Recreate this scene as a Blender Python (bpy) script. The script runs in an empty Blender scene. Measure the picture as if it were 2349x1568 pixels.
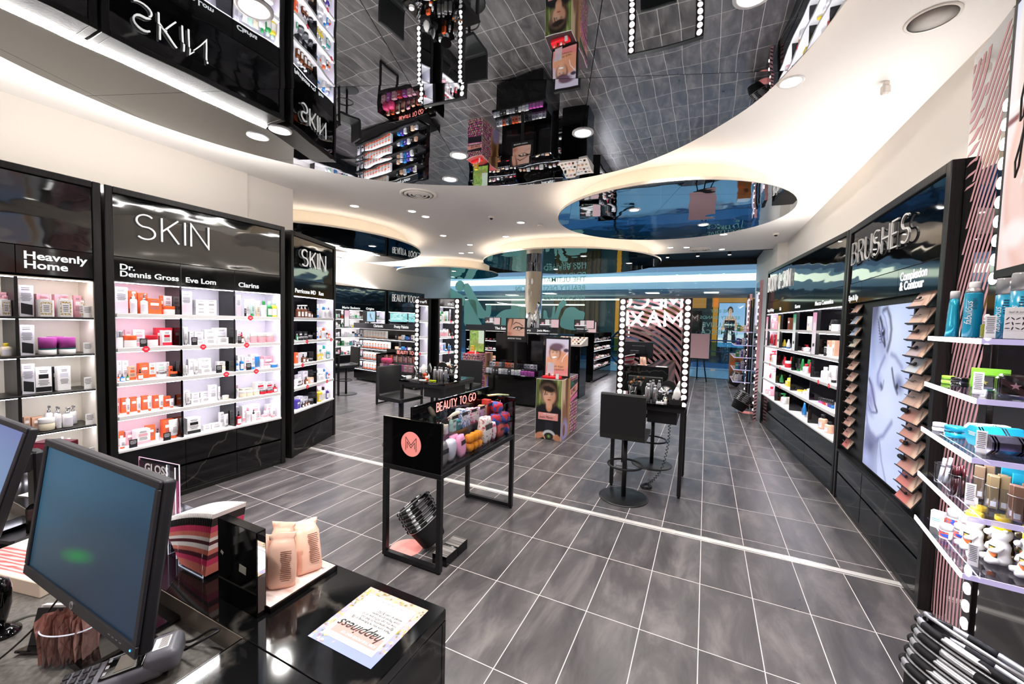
import bpy, math, random
EXPOSURE = 0.9
COVE, POWM, POWC, LSH = 7, 55, 60, 0.62
MALL, WASH = 500, 26
import numpy as np
from mathutils import Matrix, Vector
PI = math.pi
SC = bpy.context.scene
COL = SC.collection
random.seed(7)

# ---------------------------------------------------------------- camera
F_PX = 923.0
YAW, PIT, ROL = .4489, -.0493, .0252
Fv = Vector((-math.sin(YAW)*math.cos(PIT), math.cos(YAW)*math.cos(PIT), math.sin(PIT)))
R0 = Vector((math.cos(YAW), math.sin(YAW), 0)); U0 = R0.cross(Fv)
Rv = R0*math.cos(ROL)+U0*math.sin(ROL); Uv = U0*math.cos(ROL)-R0*math.sin(ROL)
cam = bpy.data.cameras.new('camera'); cam_ob = bpy.data.objects.new('camera', cam); COL.objects.link(cam_ob)
cam.sensor_width = 36; cam.lens = F_PX/2349*36; cam.clip_start = .03; cam.clip_end = 200
M = Matrix(((Rv.x, Uv.x, -Fv.x, 1.465), (Rv.y, Uv.y, -Fv.y, -1.0776), (Rv.z, Uv.z, -Fv.z, 1.6936), (0, 0, 0, 1)))
cam_ob.matrix_world = M
SC.camera = cam_ob

# ---------------------------------------------------------------- view, world
SC.view_settings.view_transform = 'Standard'; SC.view_settings.look = 'None'
SC.view_settings.exposure = EXPOSURE; SC.view_settings.gamma = 1; SC.view_settings.use_curve_mapping = False
SC.cycles.max_bounces = 8; SC.cycles.diffuse_bounces = 4; SC.cycles.glossy_bounces = 5
SC.cycles.transmission_bounces = 6; SC.cycles.transparent_max_bounces = 14
SC.cycles.caustics_reflective = False; SC.cycles.caustics_refractive = False
SC.cycles.sample_clamp_indirect = 6
w = bpy.data.worlds.new('world'); SC.world = w; w.use_nodes = True
w.node_tree.nodes['Background'].inputs[0].default_value = (.35, .55, .9, 1)
w.node_tree.nodes['Background'].inputs[1].default_value = .35

# ---------------------------------------------------------------- colour + materials
def lin(h):
    if isinstance(h, (tuple, list)): return tuple(h[:3])+(1,)
    h = h.lstrip('#'); h = ''.join(q*2 for q in h) if len(h) == 3 else h; c = [int(h[i:i+2], 16)/255 for i in (0, 2, 4)]
    return tuple((x/12.92 if x <= .04045 else ((x+.055)/1.055)**2.4) for x in c)+(1,)
MATS = {}
def mat(name, col='#808080', rough=.5, metal=0, emit=0, spec=.5, alpha=1, trans=0, ior=1.45, coat=0):
    if name in MATS: return MATS[name]
    m = bpy.data.materials.new(name); m.use_nodes = True
    b = m.node_tree.nodes['Principled BSDF']; c = lin(col)
    b.inputs['Base Color'].default_value = c; b.inputs['Roughness'].default_value = rough
    b.inputs['Metallic'].default_value = metal; b.inputs['Specular IOR Level'].default_value = spec
    b.inputs['IOR'].default_value = ior; b.inputs['Transmission Weight'].default_value = trans
    b.inputs['Coat Weight'].default_value = coat
    if emit:
        b.inputs['Emission Color'].default_value = c; b.inputs['Emission Strength'].default_value = emit
    b.inputs['Alpha'].default_value = alpha
    MATS[name] = m
    return m
def nt(m): return m.node_tree.nodes, m.node_tree.links, m.node_tree.nodes['Principled BSDF']
def clear(name, tint='#ffffff', gloss=.12, rough=.02):
    """thin clear sheet: mostly transparent, a little mirror"""
    if name in MATS: return MATS[name]
    m = bpy.data.materials.new(name); m.use_nodes = True; n = m.node_tree.nodes; l = m.node_tree.links; n.clear()
    o = n.new('ShaderNodeOutputMaterial'); mx = n.new('ShaderNodeMixShader'); t = n.new('ShaderNodeBsdfTransparent')
    g = n.new('ShaderNodeBsdfGlossy'); t.inputs[0].default_value = lin(tint); g.inputs['Roughness'].default_value = rough
    fr = n.new('ShaderNodeLayerWeight'); fr.inputs[0].default_value = .5; pw = n.new('ShaderNodeMath'); pw.operation = 'POWER'; pw.inputs[1].default_value = 4; ad = n.new('ShaderNodeMath'); ad.operation = 'MULTIPLY_ADD'
    ad.inputs[1].default_value = .6; ad.inputs[2].default_value = gloss*.5; ad.use_clamp = True
    l.new(fr.outputs['Facing'], pw.inputs[0]); l.new(pw.outputs[0], ad.inputs[0]); l.new(ad.outputs[0], mx.inputs[0]); l.new(t.outputs[0], mx.inputs[1]); l.new(g.outputs[0], mx.inputs[2])
    l.new(mx.outputs[0], o.inputs[0]); MATS[name] = m
    return m
def emis(name, col, s):
    if name in MATS: return MATS[name]
    m = bpy.data.materials.new(name); m.use_nodes = True; n = m.node_tree.nodes; l = m.node_tree.links; n.clear()
    o = n.new('ShaderNodeOutputMaterial'); e = n.new('ShaderNodeEmission'); e.inputs[0].default_value = lin(col); e.inputs[1].default_value = s
    l.new(e.outputs[0], o.inputs[0]); MATS[name] = m
    return m
def attr_mat(name, s=0, rough=.5, base=1.0):
    """printed picture (colour attribute 'art'); s > 0: a backlit one"""
    if name in MATS: return MATS[name]
    m = bpy.data.materials.new(name); m.use_nodes = True; n, l, b = nt(m)
    a = n.new('ShaderNodeAttribute'); a.attribute_name = 'art'
    l.new(a.outputs['Color'], b.inputs['Base Color']); b.inputs['Roughness'].default_value = rough
    if s:
        l.new(a.outputs['Color'], b.inputs['Emission Color']); b.inputs['Emission Strength'].default_value = s
        b.inputs['Base Color'].default_value = (.02, .02, .02, 1)
        l.remove(b.inputs['Base Color'].links[0])
    MATS[name] = m
    return m

# ---------------------------------------------------------------- mesh builder
class MB:
    def __init__(s): s.v = []; s.f = []; s.m = []; s.sm = []
    def add(s, vs, fs, mi=0, sm=False):
        o = len(s.v); s.v += [tuple(v) for v in vs]; s.f += [tuple(i+o for i in f) for f in fs]
        s.m += [mi]*len(fs); s.sm += [sm]*len(fs); return s
    def box(s, x0, x1, y0, y1, z0, z1, mi=0):
        v = [(x, y, z) for z in (z0, z1) for y in (y0, y1) for x in (x0, x1)]
        return s.add(v, [(0, 2, 3, 1), (4, 5, 7, 6), (0, 1, 5, 4), (2, 6, 7, 3), (0, 4, 6, 2), (1, 3, 7, 5)], mi)
    def bbox(s, x0, x1, y0, y1, z0, z1, b=.004, mi=0):
        """box with chamfered edges"""
        b = min(b, (x1-x0)*.45, (y1-y0)*.45, (z1-z0)*.45)
        v = []; F = []
        def ring(z, i):
            return [(x0+i+b, y0+i, z), (x1-i-b, y0+i, z), (x1-i, y0+i+b, z), (x1-i, y1-i-b, z), (x1-i-b, y1-i, z), (x0+i+b, y1-i, z), (x0+i, y1-i-b, z), (x0+i, y0+i+b, z)]
        for z, i in ((z0, b*.7), (z0+b, 0), (z1-b, 0), (z1, b*.7)): v += ring(z, i)
        F.append(tuple(range(7, -1, -1))); F.append(tuple(range(24, 32)))
        for k in range(3):
            for i in range(8): F.append((k*8+i, k*8+(i+1) % 8, k*8+8+(i+1) % 8, k*8+8+i))
        return s.add(v, F, mi)
    def rbox(s, x0, x1, y0, y1, z0, z1, r=.006, mi=0, n=5):
        """box with rounded edges, smooth shaded"""
        r = min(r, (x1-x0)*.49, (y1-y0)*.49, (z1-z0)*.49); v = []; F = []; K = 4*(n+1)
        for zc, sg in ((z0+r, -1), (z1-r, 1)):
            for q in range(n+1):
                ph = (PI/2*(1-q/n)) if sg < 0 else PI/2*q/n; rr = r*math.cos(ph); zz = zc+sg*r*math.sin(ph)
                for cx, cy, a0 in ((x1-r, y1-r, 0), (x0+r, y1-r, PI/2), (x0+r, y0+r, PI), (x1-r, y0+r, PI*1.5)):
                    for i in range(n+1): a = a0+PI/2*i/n; v.append((cx+rr*math.cos(a), cy+rr*math.sin(a), zz))
        for k in range(2*n+1):
            for i in range(K): F.append((k*K+i, k*K+(i+1) % K, (k+1)*K+(i+1) % K, (k+1)*K+i))
        F += [tuple(range(K-1, -1, -1)), tuple(range((2*n+1)*K, (2*n+2)*K))]
        return s.add(v, F, mi, True)
    def quad(s, a, b, c, d, mi=0): return s.add([a, b, c, d], [(0, 1, 2, 3)], mi)
    def lathe(s, prof, cx=0, cy=0, cz=0, n=16, mi=0, sx=1, sy=1, cap=True, sm=True, a0=0):
        v = []; F = []
        for r, z in prof:
            for i in range(n):
                a = 2*PI*i/n+a0; v.append((cx+r*sx*math.cos(a), cy+r*sy*math.sin(a), cz+z))
        for k in range(len(prof)-1):
            for i in range(n): j = (i+1) % n; F.append((k*n+i, k*n+j, (k+1)*n+j, (k+1)*n+i))
        s.add(v, F, mi, sm)
        if cap:
            o = len(s.v)-len(v)
            s.f.append(tuple(o+i for i in range(n-1, -1, -1))); s.f.append(tuple(o+(len(prof)-1)*n+i for i in range(n)))
            s.m += [mi, mi]; s.sm += [False, False]
        return s
    def cyl(s, cx, cy, z0, z1, r, n=16, mi=0, r2=None): return s.lathe([(r, z0), (r2 or r, z1)], cx, cy, 0, n, mi)
    def tube(s, pts, r, n=8, mi=0, closed=False, sq=None, caps=True):
        """sweep a round (or flattened) section along pts"""
        P = [Vector(p) for p in pts]; N = len(P); up = None; v = []; F = []
        for i in range(N):
            if closed: t = P[(i+1) % N]-P[i-1]
            else: t = P[min(i+1, N-1)]-P[max(i-1, 0)]
            if t.length < 1e-9: t = Vector((0, 0, 1))
            t.normalize()
            if up is None:
                up = Vector((0, 0, 1)) if abs(t.z) < .9 else Vector((0, 1, 0))
            a = t.cross(up); 
            if a.length < 1e-6: a = t.cross(Vector((1, 0, 0)))
            a.normalize(); b = a.cross(t); up = b
            rr = r[i] if isinstance(r, (list, tuple)) else r
            for k in range(n):
                an = 2*PI*k/n; v.append(P[i]+a*(rr*math.cos(an))+b*(rr*(sq or 1)*math.sin(an)))
        for i in range(N if closed else N-1):
            for k in range(n):
                j = (k+1) % n; q = (i+1) % N; F.append((i*n+k, i*n+j, q*n+j, q*n+k))
        if not closed and caps: F.append(tuple(range(n-1, -1, -1))); F.append(tuple((N-1)*n+k for k in range(n)))
        return s.add(v, F, mi, True)
    def ribbon(s, pts, wd, y0, y1, mi=0):
        """flat letter stroke in the xz plane, extruded from y0 to y1"""
        P = [Vector((p[0], p[1])) for p in pts]; N = len(P); L = []; R = []
        for i in range(N):
            d0 = (P[i]-P[i-1]) if i else (P[1]-P[0]); d1 = (P[i+1]-P[i]) if i < N-1 else (P[-1]-P[-2])
            d0.normalize(); d1.normalize(); t = d0+d1
            t = t.normalized() if t.length > .2 else d0
            nn = Vector((-t.y, t.x)); k = min(1/max(nn.dot(Vector((-d0.y, d0.x))), .35), 2.2)
            L.append(P[i]+nn*wd*.5*k); R.append(P[i]-nn*wd*.5*k)
        v = [(p.x, y, p.y) for y in (y0, y1) for p in L+R]; F = []; B = 2*N
        for i in range(N-1):
            F += [(i, i+1, N+i+1, N+i), (B+i, B+N+i, B+N+i+1, B+i+1), (i, B+i, B+i+1, i+1), (N+i, N+i+1, B+N+i+1, B+N+i)]
        F += [(0, N, B+N, B), (N-1, B+N-1, B+2*N-1, 2*N-1)]
        return s.add(v, F, mi)
    def prism(s, poly, y0, y1, mi=0):
        """polygon given in xz, extruded along y"""
        n = len(poly); v = [(x, y, z) for y in (y0, y1) for x, z in poly]
        return s.add(v, [tuple(range(n)), tuple(range(2*n-1, n-1, -1))]+[(i, n+i, n+(i+1) % n, (i+1) % n) for i in range(n)], mi)
    def slab(s, poly, z0, z1, mi=0, sm=False):
        n = len(poly); v = [(x, y, z) for z in (z0, z1) for x, y in poly]
        return s.add(v, [tuple(range(n-1, -1, -1)), tuple(range(n, 2*n))]+[(i, (i+1) % n, n+(i+1) % n, n+i) for i in range(n)], mi, sm)
    def mesh(s, name):
        me = bpy.data.meshes.new(name); me.from_pydata([tuple(x) for x in s.v], [], s.f)
        me.polygons.foreach_set('material_index', s.m); me.polygons.foreach_set('use_smooth', s.sm); me.update(); return me
    def build(s, name, mats, parent=None, mx=None, **k):
        me = s.mesh(name)
        for m in (mats if isinstance(mats, (list, tuple)) else [mats]): me.materials.append(m)
        return link(name, me, parent, mx, **k)
def link(name, me, parent=None, mx=None, label=None, cat=None, group=None, kind=None):
    o = bpy.data.objects.new(name, me); COL.objects.link(o)
    if parent is not None: o.parent = parent
    if mx is not None: o.matrix_basis = mx
    return tag(o, label, cat, group, kind)
def tag(o, label=None, cat=None, group=None, kind=None):
    if label: o['label'] = label
    if cat: o['category'] = cat
    if group: o['group'] = group
    if kind: o['kind'] = kind
    return o
def empty(name, mx, label=None, cat=None, group=None):
    return link(name, None, None, mx, label, cat, group)
def T(x=0, y=0, z=0, rz=0): return Matrix.Translation((x, y, z)) @ Matrix.Rotation(rz, 4, 'Z')
def RX(a): return Matrix.Rotation(a, 4, 'X')
def RY(a): return Matrix.Rotation(a, 4, 'Y')
def RZ(a): return Matrix.Rotation(a, 4, 'Z')
def frame_mx(A, B, z=0):
    """local x from A to B (left to right seen from the room), local y into the wall"""
    x = Vector((B[0]-A[0], B[1]-A[1], 0)).normalized(); y = Vector((-x.y, x.x, 0))
    return Matrix(((x.x, y.x, 0, A[0]), (x.y, y.y, 0, A[1]), (0, 0, 1, z), (0, 0, 0, 1)))
def copy_tree(o, mx, label=None, group=None):
    c = o.copy(); COL.objects.link(c); c.matrix_basis = mx
    if label: c['label'] = label
    if group: c['group'] = group
    for ch in list(o.children):
        d = ch.copy(); COL.objects.link(d); d.parent = c; d.matrix_basis = ch.matrix_basis.copy()
        for g in list(ch.children):
            e = g.copy(); COL.objects.link(e); e.parent = d; e.matrix_basis = g.matrix_basis.copy()
    return c

# ---------------------------------------------------------------- lettering
def arc(cx, cy, rx, ry, a0, a1, n=10): return [(cx+rx*math.cos(math.radians(a0+(a1-a0)*i/n)), cy+ry*math.sin(math.radians(a0+(a1-a0)*i/n))) for i in range(n+1)]
GL = {  # width, strokes (unit height)
 'A': (.66, [[(0, 0), (.33, 1), (.66, 0)], [(.12, .34), (.54, .34)]]),
 'B': (.5, [[(.27, .53), (0, .53), (0, 1), (.24, 1)]+arc(.24, .765, .2, .235, 90, -90)[1:]+[(.27, .53)], [(0, .53), (0, 0), (.26, 0)]+arc(.26, .265, .24, .265, -90, 90)[1:]]),
 'C': (.66, [arc(.42, .5, .42, .5, 52, 308, 16)]),
 'D': (.6, [[(0, 0), (0, 1), (.18, 1)]+arc(.18, .5, .42, .5, 90, -90, 14)[1:]+[(0, 0)]]),
 'E': (.44, [[(.44, 1), (0, 1), (0, 0), (.44, 0)], [(0, .52), (.38, .52)]]),
 'G': (.7, [arc(.42, .5, .42, .5, 52, 340, 16)+[(.84*.98, .45), (.46, .45)]]),
 'H': (.56, [[(0, 0), (0, 1)], [(.56, 0), (.56, 1)], [(0, .52), (.56, .52)]]),
 'I': (.0, [[(0, 0), (0, 1)]]),
 'K': (.52, [[(0, 0), (0, 1)], [(.5, 1), (0, .42)], [(.16, .6), (.52, 0)]]),
 'L': (.42, [[(0, 1), (0, 0), (.42, 0)]]),
 'M': (.74, [[(0, 0), (0, 1), (.37, .32), (.74, 1), (.74, 0)]]),
 'N': (.6, [[(0, 0), (0, 1), (.6, 0), (.6, 1)]]),
 'O': (.84, [arc(.42, .5, .42, .5, 90, 450, 22)]),
 'R': (.5, [[(0, 0), (0, 1), (.24, 1)]+arc(.24, .755, .23, .245, 90, -90)[1:]+[(0, .51)], [(.24, .51), (.5, 0)]]),
 'S': (.54, [arc(.27, .745, .25, .255, 40, 250, 10)+arc(.27, .255, .27, .255, 70, -140, 10)]),
 'T': (.54, [[(0, 1), (.54, 1)], [(.27, 1), (.27, 0)]]),
 'U': (.56, [[(0, 1), (0, .28)]+arc(.28, .28, .28, .28, 180, 360)[1:]+[(.56, 1)]]),
 'V': (.6, [[(0, 1), (.3, 0), (.6, 1)]]),
 'X': (.58, [[(0, 0), (.58, 1)], [(0, 1), (.58, 0)]]),
 'Y': (.58, [[(0, 1), (.29, .48), (.58, 1)], [(.29, .48), (.29, 0)]]),
 '&': (.6, [[(.6, 0), (.12, .72)]+arc(.27, .82, .16, .18, 200, -20, 8)+[(.04, .4)]+arc(.23, .24, .21, .24, 150, 330, 8)+[(.56, .45)]]),
 ' ': (.3, []), '.': (.02, [[(0, 0), (0, .04)]]),
}
def strokes(text, x, z, h, xs=1, gap=.2):
    out = []; cx = x
    for ch in text:
        w_, st = GL[ch]
        for s_ in st: out.append([(cx+p[0]*h*xs, z+p[1]*h) for p in s_])
        cx += (w_+gap)*h*xs
    return out, cx-gap*h*xs-x
def letters(text, x, z, h, width=None, wd=.012, y0=-.02, y1=0, gap=.2, mb=None, mi=0):
    _, W0 = strokes(text, 0, 0, h, 1, gap); xs = width/W0 if width else 1
    mb = mb or MB(); st, _ = strokes(text, x, z, h, xs, gap)
    for s_ in st: mb.ribbon(s_, wd, y0, y1, mi)
    return mb
_fc = {}
def text_mesh(s, size=.1, bold=0, ext=.001, sx=1, shear=0, align='LEFT', line=.9):
    k = (s, size, bold, ext, sx, shear, align, line)
    if k in _fc: return _fc[k]
    c = bpy.data.curves.new('lettering', 'FONT'); c.body = s; c.size = size; c.offset = bold; c.extrude = ext; c.shear = shear
    c.align_x = align; c.space_line = line; c.resolution_u = 3
    o = bpy.data.objects.new('lettering', c); COL.objects.link(o); bpy.context.view_layer.update()
    me = bpy.data.meshes.new_from_object(o.evaluated_get(bpy.context.evaluated_depsgraph_get()))
    bpy.data.objects.remove(o); bpy.data.curves.remove(c)
    n = len(me.vertices); a = np.empty(n*3, 'f'); me.vertices.foreach_get('co', a); a = a.reshape(-1, 3)
    b = np.stack([a[:, 0]*sx, -a[:, 2], a[:, 1]], 1)   # stand up: reads when looked at along +y
    me.vertices.foreach_set('co', b.ravel()); me.update(); me.materials.clear(); _fc[k] = me
    return me
def text(name, s, m, parent=None, mx=None, label=None, **k):
    me = text_mesh(s, **k).copy(); me.materials.append(m); return link(name, me, parent, mx, label)

# ---------------------------------------------------------------- painted artwork
class Art:
    def __init__(s, w, h, nx, ny, bg):
        s.w, s.h, s.nx, s.ny = w, h, nx, ny
        s.X, s.Y = np.meshgrid(np.linspace(0, w, nx+1), np.linspace(0, h, ny+1))
        s.X = s.X/w; s.Y = s.Y/h; s.asp = h/w
        s.c = np.zeros(s.X.shape+(3,)); s.c[:] = lin(bg)[:3]
    def mix(s, k, col):
        k = np.clip(k, 0, 1)[..., None]; s.c = s.c*(1-k)+np.array(lin(col)[:3])*k; return s
    def grad(s, c0, c1, ax='Y', a=0, b=1):
        k = np.clip(((s.Y if ax == 'Y' else s.X)-a)/(b-a), 0, 1); s.mix(np.ones_like(k), c0); return s.mix(k, c1)
    def ell(s, cx, cy, rx, ry, col, rot=0, soft=.15, a=1):
        dx = (s.X-cx); dy = (s.Y-cy)*s.asp; t = math.radians(rot)
        u = dx*math.cos(t)+dy*math.sin(t); v = -dx*math.sin(t)+dy*math.cos(t)
        d = np.sqrt((u/rx)**2+(v/(ry*s.asp))**2)
        return s.mix(a*np.clip((1+soft-d)/(2*soft)+0, 0, 1), col)
    def seg(s, pts, wd, col, soft=.4, a=1):
        D = np.full(s.X.shape, 9.)
        for (x0, y0), (x1, y1) in zip(pts[:-1], pts[1:]):
            ax, ay, bx, by = x0, y0*s.asp, x1, y1*s.asp; px, py = s.X-ax, s.Y*s.asp-ay; vx, vy = bx-ax, by-ay
            t = np.clip((px*vx+py*vy)/(vx*vx+vy*vy+1e-12), 0, 1); D = np.minimum(D, np.hypot(px-t*vx, py-t*vy))
        return s.mix(a*np.clip((wd*(1+soft)-D)/(2*soft*wd+1e-9), 0, 1), col)
    def rect(s, x0, x1, y0, y1, col, a=1): return s.mix(((s.X >= x0) & (s.X <= x1) & (s.Y >= y0) & (s.Y <= y1))*float(a), col)
    def poly(s, P, col, a=1):
        ins = np.zeros(s.X.shape, bool); n = len(P)
        for i in range(n):
            x0, y0 = P[i]; x1, y1 = P[i-1]
            if y0 == y1: continue
            ins ^= ((y0 > s.Y) != (y1 > s.Y)) & (s.X < (x1-x0)*(s.Y-y0)/(y1-y0)+x0)
        return s.mix(ins*float(a), col)
    def noise(s, amp, seed=0, sx=1, sy=1):
        r = np.random.RandomState(seed); g = r.rand(int(8*sy)+2, int(8*sx)+2)
        yy = s.Y*(g.shape[0]-2); xx = s.X*(g.shape[1]-2); yi = yy.astype(int); xi = xx.astype(int); fy = yy-yi; fx = xx-xi
        v = (g[yi, xi]*(1-fx)+g[yi, xi+1]*fx)*(1-fy)+(g[yi+1, xi]*(1-fx)+g[yi+1, xi+1]*fx)*fy
        s.c = np.clip(s.c*(1+amp*(v-.5)[..., None]*2), 0, 1); return s
    def mesh(s, name):
        nx, ny = s.nx, s.ny; me = bpy.data.meshes.new(name)
        V = np.stack([s.X*s.w, np.zeros_like(s.X), s.Y*s.h], -1).reshape(-1, 3)
        i, j = np.meshgrid(np.arange(nx), np.arange(ny)); a = (j*(nx+1)+i).ravel()
        Fc = np.stack([a, a+1, a+nx+2, a+nx+1], 1)
        me.from_pydata(V.tolist(), [], Fc.tolist()); at = me.color_attributes.new('art', 'FLOAT_COLOR', 'POINT')
        at.data.foreach_set('color', np.concatenate([s.c.reshape(-1, 3), np.ones((V.shape[0], 1))], 1).ravel().astype('f')); return me
def picture(name, art, m, parent, mx, label=None, **k):
    me = art.mesh(name); me.materials.append(m); return link(name, me, parent, mx, label, **k)

# ---------------------------------------------------------------- common materials
def noise_mat(name, c0, c1, scale=(3, 3, 3), rough=.3, rough2=None, detail=4, bump=0, metal=0, spec=.5, lo=.35, hi=.65):
    m = mat(name, c0, rough, metal, spec=spec); n, l, b = nt(m)
    tc = n.new('ShaderNodeTexCoord'); mp = n.new('ShaderNodeMapping'); mp.inputs['Scale'].default_value = scale
    no = n.new('ShaderNodeTexNoise'); no.inputs['Detail'].default_value = detail; no.inputs['Scale'].default_value = 1
    cr = n.new('ShaderNodeValToRGB'); cr.color_ramp.elements[0].position = lo; cr.color_ramp.elements[1].position = hi
    cr.color_ramp.elements[0].color = lin(c0); cr.color_ramp.elements[1].color = lin(c1)
    l.new(tc.outputs['Object'], mp.inputs[0]); l.new(mp.outputs[0], no.inputs[0]); l.new(no.outputs[0], cr.inputs[0]); l.new(cr.outputs[0], b.inputs['Base Color'])
    if bump:
        bp = n.new('ShaderNodeBump'); bp.inputs['Strength'].default_value = bump; bp.inputs['Distance'].default_value = .01
        l.new(no.outputs[0], bp.inputs['Height']); l.new(bp.outputs[0], b.inputs['Normal'])
    return m
WHITE = mat('white_paint', '#f4efe9', .6); CEIL = mat('ceiling_paint', '#f5f2f0', .7); CREAM = mat('cream_paint', '#f3e9d9', .6)
GBLACK = mat('gloss_black', '#060607', .06, spec=.6)
SBLACK = noise_mat('black_stained_oak', '#0c0b0b', '#1b1919', (60, 60, 3), .35, detail=3, bump=.15)
MBLACK = mat('matte_black', '#111113', .5); METB = mat('black_steel', '#141416', .38)
SHW = mat('shelf_white', '#f4f2f3', .35); SIDEW = mat('bay_lining_white', '#efecf6', .4); LINING = mat('bay_lining_cream', '#f6efe0', .4)
DARKBACK = mat('dark_plum_laminate', '#1e1a24', .18)
LED = emis('led_white', '#fff6ee', 12); LEDCOOL = emis('led_cool', '#f3f0ff', 12); BULB = emis('bulb', '#fffaf5', 5)
CHROME = mat('chrome', '#c9cacc', .12, 1); STEEL = mat('brushed_steel', '#b9b9bc', .32, 1); SILV = mat('silver_print', '#c6c6ca', .3, .8)
PINKV = mat('dusty_pink_vinyl', '#cf9a9f', .5); CORAL = mat('coral_print', '#f08a86', .45, emit=.15); LETTER = mat('letter_white', '#f6f4f1', .35, emit=.25)
LEATHER = mat('black_leatherette', '#1a1b1c', .42); ACRY = clear('clear_acrylic', '#f4f6fb', .14); GLASS = clear('shop_glass', '#eef6f4', .07)
MIRR = mat('mirror', '#e9ecec', .01, 1)
CARDW = mat('white_card', '#f3f2f2', .6); CARDK = mat('black_card', '#17171a', .5); REDT = mat('red_talker', '#ee2f43', .4, emit=.15)
# black engineered stone with faint white veins
def marble():
    m = mat('black_marble', '#070708', .07, spec=.55); n, l, b = nt(m)
    tc = n.new('ShaderNodeTexCoord'); no = n.new('ShaderNodeTexNoise'); no.inputs['Scale'].default_value = 2.2; no.inputs['Detail'].default_value = 6
    wv = n.new('ShaderNodeTexVoronoi'); wv.feature = 'DISTANCE_TO_EDGE'; wv.inputs['Scale'].default_value = 1.6
    mx = n.new('ShaderNodeMix'); mx.data_type = 'VECTOR'; mx.inputs[0].default_value = .35
    l.new(tc.outputs['Object'], no.inputs[0]); l.new(tc.outputs['Object'], mx.inputs[4]); l.new(no.outputs['Color'], mx.inputs[5]); l.new(mx.outputs[1], wv.inputs[0])
    cr = n.new('ShaderNodeValToRGB'); e = cr.color_ramp.elements; e[0].position = .0; e[0].color = (.05, .045, .04, 1); e[1].position = .014; e[1].color = (.0032, .0032, .0036, 1)
    l.new(wv.outputs['Distance'], cr.inputs[0]); l.new(cr.outputs[0], b.inputs['Base Color']); return m
MARBLE = marble()
def header_mat():
    m = mat('gloss_black_wavy', '#050506', .04, spec=.8, ior=1.62); n, l, b = nt(m)
    tc = n.new('ShaderNodeTexCoord'); mp = n.new('ShaderNodeMapping'); mp.inputs['Scale'].default_value = (1.1, 1.1, 2.4); no = n.new('ShaderNodeTexNoise'); no.inputs['Scale'].default_value = 1.4
    bp = n.new('ShaderNodeBump'); bp.inputs['Strength'].default_value = .5; bp.inputs['Distance'].default_value = .01
    l.new(tc.outputs['Object'], mp.inputs[0]); l.new(mp.outputs[0], no.inputs[0]); l.new(no.outputs[0], bp.inputs['Height']); l.new(bp.outputs[0], b.inputs['Normal']); return m
HEAD = header_mat()
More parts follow.
